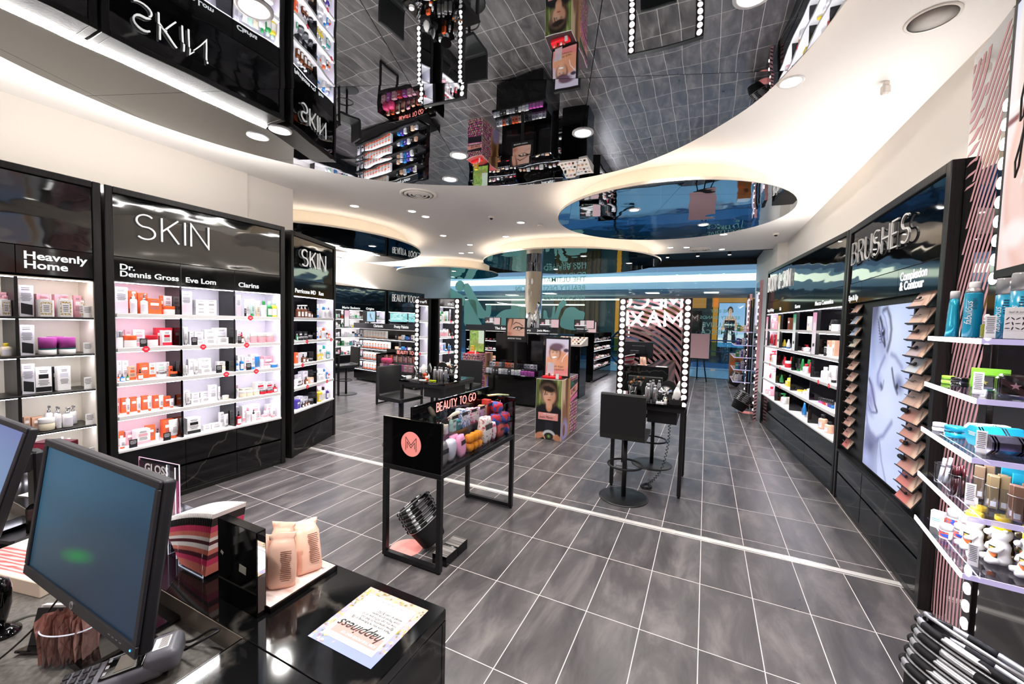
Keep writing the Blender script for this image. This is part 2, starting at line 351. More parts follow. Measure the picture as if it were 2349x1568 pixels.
ITEMS = {'L1': ['sLW0.117,0.080,0.217 bOK0.218,0.056,0.194r pWW0.193,0.047,0.185 bOO0.285,0.068,0.181r pWS0.264,0.051,0.170 bOW0.339,0.098,0.136 bOW0.428,0.028,0.168r bWS0.472,0.064,0.169r jWO0.444,0.083,0.075 sLW0.584,0.084,0.220 qWL0.702,0.088,0.145 qWL0.793,0.090,0.147 sLW1.050,0.063,0.218 kKW1.074,0.054,0.080 tWL1.118,0.068,0.180 tCG1.185,0.052,0.181 tEA1.244,0.052,0.171 oWG1.310,0.060,0.171 oGC1.373,0.059,0.171 oYC1.439,0.062,0.175 r--1.122,.05,0',
  'jWS0.097,0.042,0.137 jWO0.164,0.083,0.099 bPW0.186,0.046,0.144r bWP0.249,0.081,0.144r kKW0.240,0.052,0.072 jWR0.313,0.088,0.099 bRW0.405,0.066,0.161r bRW0.483,0.070,0.161r bWR0.429,0.070,0.139 r--0.242,.05,0 tWS0.568,0.040,0.172 bWL0.659,0.039,0.122r bWL0.716,0.075,0.122r bWL0.808,0.094,0.143r bWL0.922,0.122,0.160r kKW0.623,0.051,0.075 bWS0.693,0.074,0.041 bWS0.780,0.095,0.051 bWS0.893,0.100,0.066 r--0.678,.05,0 bWP1.098,0.050,0.136r dNR1.075,0.041,0.118 kKW1.033,0.037,0.077 tWP1.130,0.062,0.130 jPW1.197,0.066,0.109 jPW1.283,0.095,0.108 jPW1.381,0.092,0.107 r--1.082,.05,0',
  'bWL0.123,0.030,0.168r bWL0.160,0.040,0.165r dOW0.084,0.015,0.065 dBW0.109,0.032,0.062 dGW0.143,0.027,0.061 bAO0.178,0.053,0.119 dOW0.226,0.041,0.091 bOW0.285,0.070,0.133r bWO0.346,0.047,0.128r bWC0.409,0.075,0.129r jWS0.380,0.069,0.058 bWL0.463,0.027,0.131r bOK0.461,0.049,0.096 jKO0.474,0.076,0.045 tWS0.552,0.016,0.111 tWS0.573,0.021,0.096 bWL0.659,0.066,0.141r tWS0.648,0.045,0.131 bWL0.757,0.124,0.143r bWS0.745,0.087,0.047 kKW0.834,0.054,0.077 bWE0.916,0.072,0.099r jWE0.890,0.044,0.055 r--0.881,.05,0 oBW1.025,0.026,0.106 bWL1.108,0.062,0.152r oBW1.074,0.038,0.135 kKW1.123,0.054,0.073 bWP1.178,0.063,0.129r jBW1.179,0.056,0.044 bWP1.251,0.077,0.157r tBW1.236,0.051,0.134 oWP1.288,0.036,0.141 bPW1.428,0.114,0.121r jWP1.345,0.069,0.048 jBW1.420,0.074,0.051 r--1.180,.05,0',
  'bOW0.084,0.016,0.142 bOW0.146,0.037,0.129r tWO0.142,0.028,0.131 bOW0.213,0.046,0.126r tWO0.214,0.029,0.128 bOW0.292,0.047,0.126r tWO0.289,0.028,0.131 bOW0.373,0.042,0.118r tWO0.373,0.035,0.126 bOW0.456,0.048,0.096r tWO0.452,0.033,0.084 bWL0.607,0.050,0.126r tWS0.579,0.042,0.120 bWL0.680,0.063,0.093r bWS0.647,0.073,0.042 bWL0.767,0.096,0.093r bWS0.733,0.080,0.045 bWL0.806,0.064,0.160 tWS0.853,0.021,0.141 jEW0.912,0.057,0.043 oWP1.027,0.026,0.132 bEA1.169,0.148,0.073r jEW1.079,0.067,0.065 jEW1.151,0.068,0.061 jEW1.223,0.063,0.055 bWR1.309,0.116,0.124r jRS1.296,0.067,0.051 bWR1.430,0.090,0.114r jRS1.372,0.071,0.049 dRN1.441,0.046,0.093',
  'bOW0.126,0.035,0.128r tWO0.100,0.045,0.090 kKW0.157,0.055,0.068 bWP0.239,0.100,0.131 bPW0.183,0.067,0.120r bOW0.326,0.063,0.136r pWK0.342,0.029,0.114 kKW0.396,0.056,0.071 tWO0.466,0.073,0.173 bOW0.487,0.087,0.164r bKW0.553,0.036,0.137r bWK0.629,0.173,0.156 bWL0.750,0.059,0.053 bWL0.830,0.087,0.056 bWL0.920,0.041,0.140r tWS0.916,0.041,0.135 bKW1.024,0.057,0.132r dRW1.038,0.047,0.143 bWP1.161,0.088,0.171r oWP1.135,0.046,0.168 bWP1.257,0.088,0.172r dWK1.194,0.043,0.129 bWP1.249,0.054,0.094 jWP1.316,0.064,0.048 oWP1.397,0.058,0.098r bWP1.481,0.069,0.138r tWP1.409,0.060,0.122'],
 'L0': ['aWG0.521,0.048,0.143 bPW0.536,0.038,0.169r sWK0.617,0.069,0.224 bPW0.716,0.071,0.169r aWG0.705,0.082,0.156 bPW0.809,0.074,0.172r aWG0.806,0.078,0.168 bPW0.901,0.078,0.172r aWG0.910,0.075,0.168r wLW0.928,0.050,0.090',
  'oEY0.515,0.053,0.093 sWK0.615,0.068,0.220 gMW0.712,0.104,0.128 gMW0.814,0.094,0.128 gMW0.778,0.100,0.130r wLW0.913,0.053,0.085',
  'sWK0.614,0.062,0.219 bWK0.689,0.081,0.187 bKW0.769,0.028,0.179r bWL0.794,0.071,0.184 wLW0.909,0.047,0.093',
  'bAW0.619,0.033,0.105r bAW0.667,0.055,0.095r jEW0.695,0.084,0.091 pWS0.732,0.043,0.168r pWS0.774,0.034,0.155r pWS0.758,0.029,0.165 pWS0.805,0.058,0.154 pWS0.862,0.044,0.147r wLW0.924,0.054,0.088',
  'oAE0.718,0.039,0.161 oEW0.774,0.025,0.179 oEW0.809,0.030,0.159 wLW0.927,0.038,0.067'],
 'S2': ['pNW0.241,0.069,0.152 pNW0.315,0.068,0.156 pNW0.389,0.069,0.159 dNK0.463,0.071,0.131 oNK0.532,0.051,0.079 bWB0.808,0.077,0.187r bWB0.945,0.176,0.194r oWB0.833,0.082,0.151 oWL0.926,0.089,0.159 oWB1.026,0.093,0.151',
  'oGW0.220,0.029,0.084 bKW0.411,0.096,0.108r bKS0.517,0.109,0.103r bKW0.614,0.078,0.092r jKS0.289,0.099,0.045 jKS0.389,0.089,0.046 jKS0.504,0.076,0.059 bWB0.805,0.063,0.151r bWO0.897,0.104,0.155r oWO0.831,0.080,0.147 oKW0.904,0.056,0.106 oOW0.975,0.057,0.087 r--0.310,.05,0 r--0.897,.05,0',
  'bOW0.235,0.065,0.135 bWL0.485,0.134,0.114r bDW0.600,0.087,0.122r dNK0.350,0.065,0.111 dNK0.424,0.056,0.078 jKS0.517,0.074,0.043 bWT0.858,0.166,0.185r oWT0.831,0.087,0.190 oYW0.633,0.039,0.139 oYW0.682,0.047,0.097 oYW0.731,0.040,0.109 oYW0.787,0.058,0.100 oTW0.917,0.063,0.126 oTW0.988,0.057,0.109 r--0.215,.05,0',
  'bLW0.517,0.156,0.154r bLW0.389,0.090,0.122r bWK0.265,0.124,0.078 dNK0.413,0.060,0.095 pAK0.507,0.111,0.115 bNW0.356,0.042,0.054 bWL0.870,0.198,0.142r oWT0.650,0.071,0.153 oWL0.745,0.102,0.102 oWB0.848,0.055,0.147 oBW0.919,0.049,0.122 oRW0.980,0.055,0.085 r--0.319,.05,0 r--0.793,.05,0',
  'bLW0.404,0.114,0.124r bLW0.531,0.128,0.100r bDW0.254,0.104,0.107 dKW0.336,0.046,0.070 dNK0.400,0.047,0.068 dNK0.462,0.046,0.072 jKS0.527,0.074,0.076 bPW0.845,0.160,0.189r tPW0.640,0.051,0.124 oYW0.722,0.096,0.183 oWK0.823,0.090,0.184 oDW0.915,0.063,0.158 oWK0.989,0.065,0.098'],
 'BD': ['bPW0.099,0.153,0.214 oPW0.279,0.146,0.193 bLW0.691,0.158,0.243r bNW1.111,0.198,0.178 bLW1.561,0.138,0.241r bWE2.001,0.155,0.181 bLW2.417,0.159,0.237r oKW2.781,0.058,0.113 jWK2.887,0.146,0.123',
  'tRW0.042,0.233,0.200 bRW-0.022,0.247,0.192r oBW0.752,0.122,0.084 tYB0.922,0.155,0.130 tWB1.146,0.134,0.137 bWR1.834,0.228,0.050 pWR2.000,0.078,0.092 bWK2.650,0.156,0.097 oKS2.442,0.094,0.150r bAW2.571,0.131,0.173r bAW2.707,0.115,0.177r kKW2.808,0.085,0.093',
  'bRY0.139,0.262,0.135 pWR0.389,0.193,0.203 bKW0.324,0.195,0.100r tRW1.005,0.151,0.145 jRW1.186,0.143,0.098 tRW1.040,0.102,0.152r tKG1.677,0.145,0.173 tGW1.852,0.144,0.179 oWR2.016,0.096,0.127 tGW1.822,0.107,0.174r tRW2.181,0.095,0.160 bKW2.045,0.080,0.133r oWS2.400,0.091,0.062 bWK2.558,0.079,0.054 oWL2.682,0.140,0.150 bWL2.809,0.097,0.179 tWK2.925,0.109,0.185 r--0.525,.05,0 r--1.146,.05,0 r--2.776,.05,0 r--3.091,.05,0',
  'tRP0.208,0.177,0.094 pWP0.427,0.243,0.194 tGK0.835,0.205,0.138 oYK0.751,0.122,0.125r bYW1.174,0.411,0.078 oYK1.046,0.138,0.159r bKW1.495,0.195,0.221 bKD1.445,0.154,0.089r bKD1.610,0.150,0.111r jEY1.843,0.179,0.041 oWY2.019,0.121,0.074 oWL2.142,0.096,0.099 oWL2.215,0.054,0.160 bND2.349,0.207,0.166 lMK2.573,0.050,0.060 lMK2.632,0.043,0.067 lRK2.688,0.042,0.073 lRK2.743,0.041,0.079 lPK2.795,0.038,0.083 lDK2.844,0.037,0.087 lDK2.893,0.036,0.090 lBK2.941,0.035,0.094 r--1.198,.05,0',
  'oPW0.106,0.168,0.110 oPR0.319,0.211,0.157 bKW0.590,0.294,0.171 bOY0.915,0.106,0.035 pWG1.094,0.248,0.159 bEY1.055,0.154,0.097r bKS1.504,0.186,0.173 bKB1.506,0.296,0.150r tBW2.031,0.198,0.181 bNW2.193,0.091,0.158 bKS2.348,0.197,0.188 bKW2.299,0.125,0.122r oAK2.700,0.175,0.167 oAK2.891,0.145,0.127']}
# ================================================================ SETTING
def floor_mat(name, off):
    m = mat(name, '#5a5759', .3, spec=.45); n, l, b = nt(m)
    tc = n.new('ShaderNodeTexCoord'); sp = n.new('ShaderNodeSeparateXYZ'); l.new(tc.outputs['Object'], sp.inputs[0])
    def mth(op, a, bb=None, c=None):
        x = n.new('ShaderNodeMath'); x.operation = op
        for i, q in enumerate((a, bb, c)):
            if q is None: continue
            if isinstance(q, (int, float)): x.inputs[i].default_value = q
            else: l.new(q, x.inputs[i])
        return x.outputs[0]
    def edge(coord, o, p, hw):   # 1 on a grout line
        t = mth('PINGPONG', mth('SUBTRACT', coord, o), p/2); return mth('LESS_THAN', t, hw)
    gx = edge(sp.outputs[0], 30, .3, .0022); gy = edge(sp.outputs[1], off-60, .6, .0022); g = mth('MAXIMUM', gx, gy)
    cx = mth('FLOOR', mth('DIVIDE', sp.outputs[0], .3)); cy = mth('FLOOR', mth('DIVIDE', mth('SUBTRACT', sp.outputs[1], off), .6))
    cb = n.new('ShaderNodeCombineXYZ'); l.new(cx, cb.inputs[0]); l.new(cy, cb.inputs[1])
    wn = n.new('ShaderNodeTexWhiteNoise'); wn.noise_dimensions = '2D'; l.new(cb.outputs[0], wn.inputs[0])
    mp = n.new('ShaderNodeMapping'); mp.inputs['Scale'].default_value = (5.5, 1.7, 1); vm = n.new('ShaderNodeVectorMath'); vm.operation = 'MULTIPLY_ADD'
    l.new(tc.outputs['Object'], vm.inputs[0]); vm.inputs[1].default_value = (1, 1, 1); 
    vs = n.new('ShaderNodeVectorMath'); vs.operation = 'SCALE'; l.new(wn.outputs['Color'], vs.inputs[0]); vs.inputs['Scale'].default_value = 7; l.new(vs.outputs[0], vm.inputs[2])
    l.new(vm.outputs[0], mp.inputs[0]); no = n.new('ShaderNodeTexNoise'); no.inputs['Scale'].default_value = 1; no.inputs['Detail'].default_value = 9; no.inputs['Roughness'].default_value = .62; no.inputs['Distortion'].default_value = .5
    l.new(mp.outputs[0], no.inputs[0])
    cr = n.new('ShaderNodeValToRGB'); e = cr.color_ramp.elements; e[0].position = .3; e[0].color = lin('#383537'); e[1].position = .7; e[1].color = lin('#6f6a69'); x = e.new(.5); x.color = lin('#504c4d')
    l.new(no.outputs[0], cr.inputs[0])
    mx = n.new('ShaderNodeMix'); mx.data_type = 'RGBA'; l.new(g, mx.inputs[0]); l.new(cr.outputs[0], mx.inputs[6]); mx.inputs[7].default_value = lin('#d8cfca')
    l.new(mx.outputs[2], b.inputs['Base Color'])
    rr = mth('MULTIPLY_ADD', no.outputs[0], .25, .2); r2 = mth('MAXIMUM', rr, mth('MULTIPLY', g, .7)); l.new(r2, b.inputs['Roughness'])
    return m
FS = floor_mat('floor_tile_south', 0.0); FN = floor_mat('floor_tile_north', 2.59)
SX0, SX1, SY0, SY1 = -9.9, 3.06, -3.4, 13.75
HC, HM = 3.57, 3.28
MB().box(SX0, SX1, SY0, 2.40, -.05, 0).build('floor', FS, kind='structure')
MB().box(SX0, SX1, 2.475, SY1, -.05, 0).build('floor', FN, kind='structure')
t = MB().box(-4.3, SX1, 2.40, 2.475, -.05, .002, 0); t.box(-4.3, SX1, 2.405, 2.411, .002, .004, 1).box(-4.3, SX1, 2.464, 2.47, .002, .004, 1)
t.build('trim_1', [mat('joint_alloy', '#dedad5', .38, .35), CHROME], kind='structure')
MB().box(SX0, SX1, SY0, 10.2, HC, HC+.1).build('ceiling', CEIL, kind='structure')
t = MB().box(SX0, SX1, 10.2, 10.3, HC, 4.0).box(SX0, SX1, 10.3, SY1+.2, 3.9, 4.0); t.box(SX0, SX1, SY1-.05, SY1+.1, 3.72, 3.9)
t.build('ceiling', MBLACK, kind='structure')
# right wall stands a little out of square; left wall; far left wall; wall behind the camera
MB().slab([(3.02, SY0), (3.2, SY0), (3.2, SY1), (2.8, SY1), (2.8, 9.5), (2.97, 9.4)], 0, HC+.3).build('wall_right', WHITE, kind='structure')
MB().slab([(-4.1, SY0), (-4.1, 2.27), (-4.14, 2.27), (-4.14, 2.95), (-9.9, 2.95), (-9.9, 2.85), (-4.3, 2.85), (-4.3, SY0)], 0, HC).build('wall_left', WHITE, kind='structure')
MB().slab([(-9.2, 2.9), (-8.74, 12.1), (-8.74, SY1), (-9.9, SY1), (-9.9, 2.9)], 0, HC).build('wall_far_left', WHITE, kind='structure')

# ---- drop discs with mirrored underside, lit rim
def mirror_mat(name, cell, strength, tilt=.012, tint='#c9cdd0'):
    m = mat(name, tint, .012, 1); n, l, b = nt(m)
    g = n.new('ShaderNodeNewGeometry'); sp = n.new('ShaderNodeSeparateXYZ'); l.new(g.outputs['Position'], sp.inputs[0])
    def mth(op, a, bb=None):
        x = n.new('ShaderNodeMath'); x.operation = op
        for i, q in enumerate((a, bb)):
            if q is None: continue
            if isinstance(q, (int, float)): x.inputs[i].default_value = q
            else: l.new(q, x.inputs[i])
        return x.outputs[0]
    ax = mth('ADD', mth('MULTIPLY', sp.outputs[0], .94), mth('MULTIPLY', sp.outputs[1], .34)); ay = mth('SUBTRACT', mth('MULTIPLY', sp.outputs[1], .94), mth('MULTIPLY', sp.outputs[0], .34))
    cb = n.new('ShaderNodeCombineXYZ'); l.new(mth('FLOOR', mth('DIVIDE', ax, cell)), cb.inputs[0]); l.new(mth('FLOOR', mth('DIVIDE', ay, cell)), cb.inputs[1])
    wn = n.new('ShaderNodeTexWhiteNoise'); wn.noise_dimensions = '2D'; l.new(cb.outputs[0], wn.inputs[0])
    no = n.new('ShaderNodeTexNoise'); no.inputs['Scale'].default_value = 2.1; no.inputs['Detail'].default_value = 1.5; l.new(g.outputs['Position'], no.inputs[0])
    bp = n.new('ShaderNodeBump'); bp.inputs['Strength'].default_value = strength; bp.inputs['Distance'].default_value = .01; l.new(no.outputs[0], bp.inputs['Height'])
    v1 = n.new('ShaderNodeVectorMath'); v1.operation = 'SUBTRACT'; l.new(wn.outputs['Color'], v1.inputs[0]); v1.inputs[1].default_value = (.5, .5, .5)
    v2 = n.new('ShaderNodeVectorMath'); v2.operation = 'MULTIPLY'; l.new(v1.outputs[0], v2.inputs[0]); v2.inputs[1].default_value = (tilt, tilt, 0)
    v3 = n.new('ShaderNodeVectorMath'); v3.operation = 'ADD'; l.new(bp.outputs[0], v3.inputs[0]); l.new(v2.outputs[0], v3.inputs[1])
    v4 = n.new('ShaderNodeVectorMath'); v4.operation = 'NORMALIZE'; l.new(v3.outputs[0], v4.inputs[0]); l.new(v4.outputs[0], b.inputs['Normal'])
    # thin dark joints between the panels
    ex = mth('LESS_THAN', mth('PINGPONG', ax, cell/2), .0022); ey = mth('LESS_THAN', mth('PINGPONG', ay, cell/2), .0022); e = mth('MAXIMUM', ex, ey)
    mx = n.new('ShaderNodeMix'); mx.data_type = 'RGBA'; l.new(e, mx.inputs[0]); mx.inputs[6].default_value = lin(tint); mx.inputs[7].default_value = lin('#2a2a2c'); l.new(mx.outputs[2], b.inputs['Base Color'])
    return m
LAMPX = [(.05, .15), (-.75, -.75), (.9, -1.3), (1.5, .1)]
MMIR = mirror_mat('ceiling_mirror', 1.2, .16)
MMIR2 = mirror_mat('ceiling_mirror_wavy', 1.2, .35)
def smooth(P, k=8):
    n = len(P); out = []
    for i in range(n):
        p0, p1, p2, p3 = P[i-1], P[i], P[(i+1) % n], P[(i+2) % n]
        for j in range(k):
            t = j/k
            out.append(tuple(.5*(2*p1[a]+(p2[a]-p0[a])*t+(2*p0[a]-5*p1[a]+4*p2[a]-p3[a])*t*t+(3*p1[a]-p0[a]-3*p2[a]+p3[a])*t**3) for a in (0, 1)))
    return out
def inset(P, d):
    n = len(P); out = []
    for i in range(n):
        t = Vector(P[(i+1) % n])-Vector(P[i-1]); t.normalize(); out.append((P[i][0]-t.y*d, P[i][1]+t.x*d))
    return out
def drop_disc(P, label, mm, dr=.31):
    e = empty('ceiling_disc', T(), label, 'ceiling panel', 'mirrored discs hung under the ceiling')
    MB().slab(P, HM, HM+.004).build('mirror_panel', mm, e)
    MB().slab(inset(P, -.006), HM+.004, HM+.035, sm=False).build('disc_edge', CREAM, e)
    MB().slab(inset(P, dr), HM+.035, HC-.001).build('drum', CREAM, e)
    q = inset(P, .05); mb = MB(); n = len(q); a = [(x, y, HM+.04) for x, y in q]; b_ = [(x, y, HM+.04) for x, y in inset(P, .075)]
    for i in range(n): mb.quad(a[i], a[(i+1) % n], b_[(i+1) % n], b_[i])
    mb.build('light_strip', emis('cove_light', '#fff0de', COVE), e)
def circ(cx, cy, r, n=64, sx=1, sy=1, rot=0):
    return [(cx+r*(sx*math.cos(a)*math.cos(rot)-sy*math.sin(a)*math.sin(rot)), cy+r*(sx*math.cos(a)*math.sin(rot)+sy*math.sin(a)*math.cos(rot))) for a in [2*PI*i/n for i in range(n)]]
big = smooth([(2.0, 1.42), (1.84, 1.98), (1.60, 2.42), (1.08, 2.93), (.46, 3.22), (-.35, 3.26), (-1.15, 3.0), (-1.75, 2.68), (-2.23, 2.22), (-2.62, 1.5), (-2.78, .8), (-2.72, .2), (-2.56, -.25), (-2.2, -.95), (-1.4, -1.6), (-.3, -1.9), (.7, -1.6), (1.5, -.95), (1.95, -.1), (2.08, .7)], 6)
drop_disc(big, 'huge mirrored drop panel straight overhead reflecting the tiled floor', MMIR)
drop_disc(circ(.86, 5.29, 1.577), 'round mirrored disc right of centre reflecting blue light', MMIR2)
drop_disc(circ(-1.9, 9.3, 2.25, sx=1.02), 'mirrored disc around the mirrored column near the shop window', MMIR2)
drop_disc(circ(-6.5, 10.36, 1.69), 'small mirrored disc farthest to the left by the window', MMIR2)
drop_disc(circ(-6.6, 5.18, 2.38), 'mirrored disc at left above the beauty tools zone', MMIR)

# ---- downlights
LAMPM = emis('downlight_glow', '#fffaf2', 14)
def downlight(x, y, z, r, label, power=14, light=True):
    e = empty('downlight', T(x, y, z), label, 'downlight', 'recessed downlights')
    MB().lathe([(r*1.18, -.001), (r*1.18, -.006), (r*.98, -.010), (r*.86, -.004), (r*.84, -.001)], n=28, cap=False).build('ring', mat('lamp_ring', '#e3e3e5', .3), e)
    MB().lathe([(r*.84, -.0015), (r*.8, -.0025)], n=28).build('lens', LAMPM, e)
    if light:
        L = bpy.data.lights.new('downlight_beam', 'SPOT'); L.energy = power; L.color = (1, .965, .93); L.spot_size = math.radians(125); L.spot_blend = .8; L.shadow_soft_size = .05
        o = bpy.data.objects.new('downlight_beam', L); COL.objects.link(o); o.parent = e; o.location = (0, 0, -.03)
places = ['near the left edge of the big mirror', 'at the top right of the big mirror', 'in the big mirror above the posters', 'in the big mirror near its front rim', 'left one of the pair by the skin sign', 'right one of the pair by the skin sign', 'on the rim of the big mirror in the middle']
for i, (x, y) in enumerate([(-.711, .271), (1.596, 1.2), (.469, 2.246), (-.747, 2.239), (-2.182, 1.21), (-1.883, 1.213), (-1.2, 2.75)]):
    downlight(x, y, HM, .075, 'bright round downlight set '+places[i], POWM)
pl = ['above the brushes cabinet', 'right of the big mirror rim', 'left of the round air vent behind', 'first of the pair beyond the vent', 'second of the pair beyond the vent', 'left of the blue mirrored disc', 'over the middle of the left aisle', 'between the mirrored discs at centre',
      'beyond the left aisle middle', 'left one of the distant pair', 'right one of the distant pair', 'behind the blue mirrored disc', 'by the far vent, left', 'by the far vent, centre', 'by the far vent, right']
for i, (x, y) in enumerate(LAMPX): downlight(x, y, HM, .075, 'round downlight over the sales counter, '+['right', 'left', 'far left', 'far right'][i], POWM)
for i, (x, y) in enumerate([(1.962, 2.661), (1.107, 3.487), (-3.933, 3.916), (-3.22, 4.521), (-3.22, 4.9), (-1.766, 5.888), (-3.875, 6.365), (-2.597, 6.9), (-3.869, 7.47), (-4.75, 8.45), (-4.45, 8.45), (1.694, 8.157), (.6, 9.3), (.956, 9.4), (1.713, 9.9)]):
    downlight(x, y, HC, .075, 'white round downlight '+pl[i], POWC)
for i, (x, y) in enumerate([(-6.2, 4.4), (-7.4, 6.6), (-5.9, 9.8), (-6.9, 11.2), (-1.2, 8.2), (-2.6, 10.2), (-.4, 9.6), (1.35, 5.9), (.5, 4.7), (-5.2, 5.6)]):
    downlight(x, y, HM, .07, 'round downlight set into a mirrored disc, '+['left zone near', 'left zone far', 'small disc left', 'small disc right', 'column disc near', 'column disc far', 'column disc right', 'blue disc right', 'blue disc left', 'left disc rim'][i], POWM)
def vent(x, y, r, label):
    e = empty('air_vent', T(x, y, HC), label, 'air vent', 'round ceiling air vents')
    MB().lathe([(r, -.001), (r, -.012), (r*.93, -.022), (r*.84, -.014)], n=36, cap=False).build('rim', WHITE, e)
    for k in (.78, .56, .34): MB().lathe([(r*k, -.012), (r*(k-.1), -.03), (r*(k-.14), -.028), (r*(k-.06), -.01)], n=32, cap=False).build('cone_ring', WHITE, e)
    MB().lathe([(r*.84, -.002), (r*.1, -.0015)], n=32).build('throat', mat('vent_dark', '#6e6c6a', .4, .5), e)
    MB().lathe([(r*.16, -.03), (.01, -.034)], n=24).build('hub', WHITE, e)
vent(-2.5, 3.8, .27, 'round white air vent in the ceiling beyond the big mirror')
vent(1.23, 9.75, .25, 'small distant air vent near the shop window')
e = empty('ceiling_speaker', T(2.6, 2.245, HC), 'flat grey round ceiling speaker at the top right', 'speaker')
MB().lathe([(.128, -.001), (.128, -.005), (.112, -.007)], n=36, cap=False).build('rim', WHITE, e); MB().lathe([(.112, -.004), (.01, -.0045)], n=36).build('grille', mat('speaker_mesh', '#b9b5b2', .7), e)
e = empty('motion_sensor', T(2.60, 2.93, HC, .4), 'small white motion detector hanging over the brushes cabinet', 'sensor')
MB().bbox(-.02, .02, -.012, .012, -.03, 0).build('bracket', WHITE, e); MB().bbox(-.03, .03, -.02, .025, -.10, -.03, .012).build('body', WHITE, e)
for x, y, l in ((1.47, 3.126, 'flat white round smoke detector beside the big mirror rim'), (-1.5, 6.2, 'small white disc detector by the mirrored discs')):
    MB().lathe([(.05, 0), (.05, -.012), (.04, -.02)], n=24).build('smoke_detector', WHITE, None, T(x, y, HC), label=l, cat='smoke detector')
for x, y, l in ((-2.083, 5.306, 'white dome camera in the middle of the ceiling'), (2.616, 8.394, 'white dome camera above the body and skin cabinet')):
    e = empty('dome_camera', T(x, y, HC), l, 'security camera', 'dome cameras')
    MB().lathe([(.055, 0), (.055, -.02), (.045, -.035)], n=24).build('housing', WHITE, e); MB().lathe([(.03, -.035), (.026, -.05), (.008, -.06)], n=20).build('dome', GBLACK, e)
for i, (x, y) in enumerate([(.35, 11.6), (1.15, 11.6), (1.95, 11.6)]):
    e = empty('track_spotlight', T(x, y, 3.9), ['leftmost', 'middle', 'rightmost'][i]+' of three spotlights on the black soffit by the window', 'spotlight', 'window spotlights')
    MB().cyl(0, 0, -.12, 0, .015, 10).build('stem', MBLACK, e); MB().lathe([(.03, -.2), (.045, -.19), (.045, -.1), (.02, -.09)], n=16).build('head', MBLACK, e); MB().lathe([(.04, -.202), (.001, -.21)], n=16).build('bulb', LAMPM, e)
# ================================================================ PRODUCTS
PAL = {'W': ('#f3f1f0', 'white'), 'O': ('#f0622d', 'orange'), 'R': ('#c91f33', 'red'), 'K': ('#151517', 'black'), 'N': ('#6b3515', 'amber'), 'G': ('#2f8d4c', 'green'), 'B': ('#2a7fc4', 'blue'),
       'Y': ('#e3c93a', 'yellow'), 'P': ('#e7a9b3', 'pink'), 'M': ('#c455b3', 'magenta'), 'L': ('#dcdae3', 'pale grey'), 'C': ('#bfe3d3', 'mint'), 'E': ('#eadfc6', 'cream'), 'S': ('#b5b6ba', 'silver'),
       'D': ('#43339a', 'violet'), 'T': ('#2f9c9a', 'teal'), 'A': ('#e2b394', 'apricot')}
def pm(c): return mat('plastic_'+PAL[c][1].replace(' ', '_'), PAL[c][0], .28 if c != 'S' else .25, 0 if c != 'S' else .8)
def cm(c): return mat('paper_'+PAL[c][1].replace(' ', '_'), PAL[c][0], .5)
INK = mat('grey_ink', '#7d7a80', .6)
def print_lines(mb, x0, x1, y, z0, z1, mi, n=3, seed=0):
    r = random.Random(seed)
    for i in range(n):
        z = z1-(z1-z0)*(i+.5)/n; t = (z1-z0)/n*.22; a = (x1-x0)*r.uniform(0, .3)/2
        mb.quad((x0+a, y, z-t), (x1-a, y, z-t), (x1-a, y, z+t), (x0+a, y, z+t), mi)
PK = {'b': ('carton', 'carton'), 't': ('squeeze_tube', 'tube'), 'o': ('bottle', 'bottle'), 'p': ('pump_bottle', 'bottle'), 'd': ('dropper_bottle', 'bottle'), 'j': ('cream_jar', 'jar'), 'a': ('scent_jar', 'jar'), 'g': ('candle_tin', 'tin'),
      's': ('brand_story_card', 'card'), 'k': ('price_card', 'card'), 'w': ('price_card', 'card'), 'l': ('lipstick', 'lipstick'), 'r': ('shelf_talker', 'shelf label'), 'q': ('carton', 'carton')}
PCACHE = {}
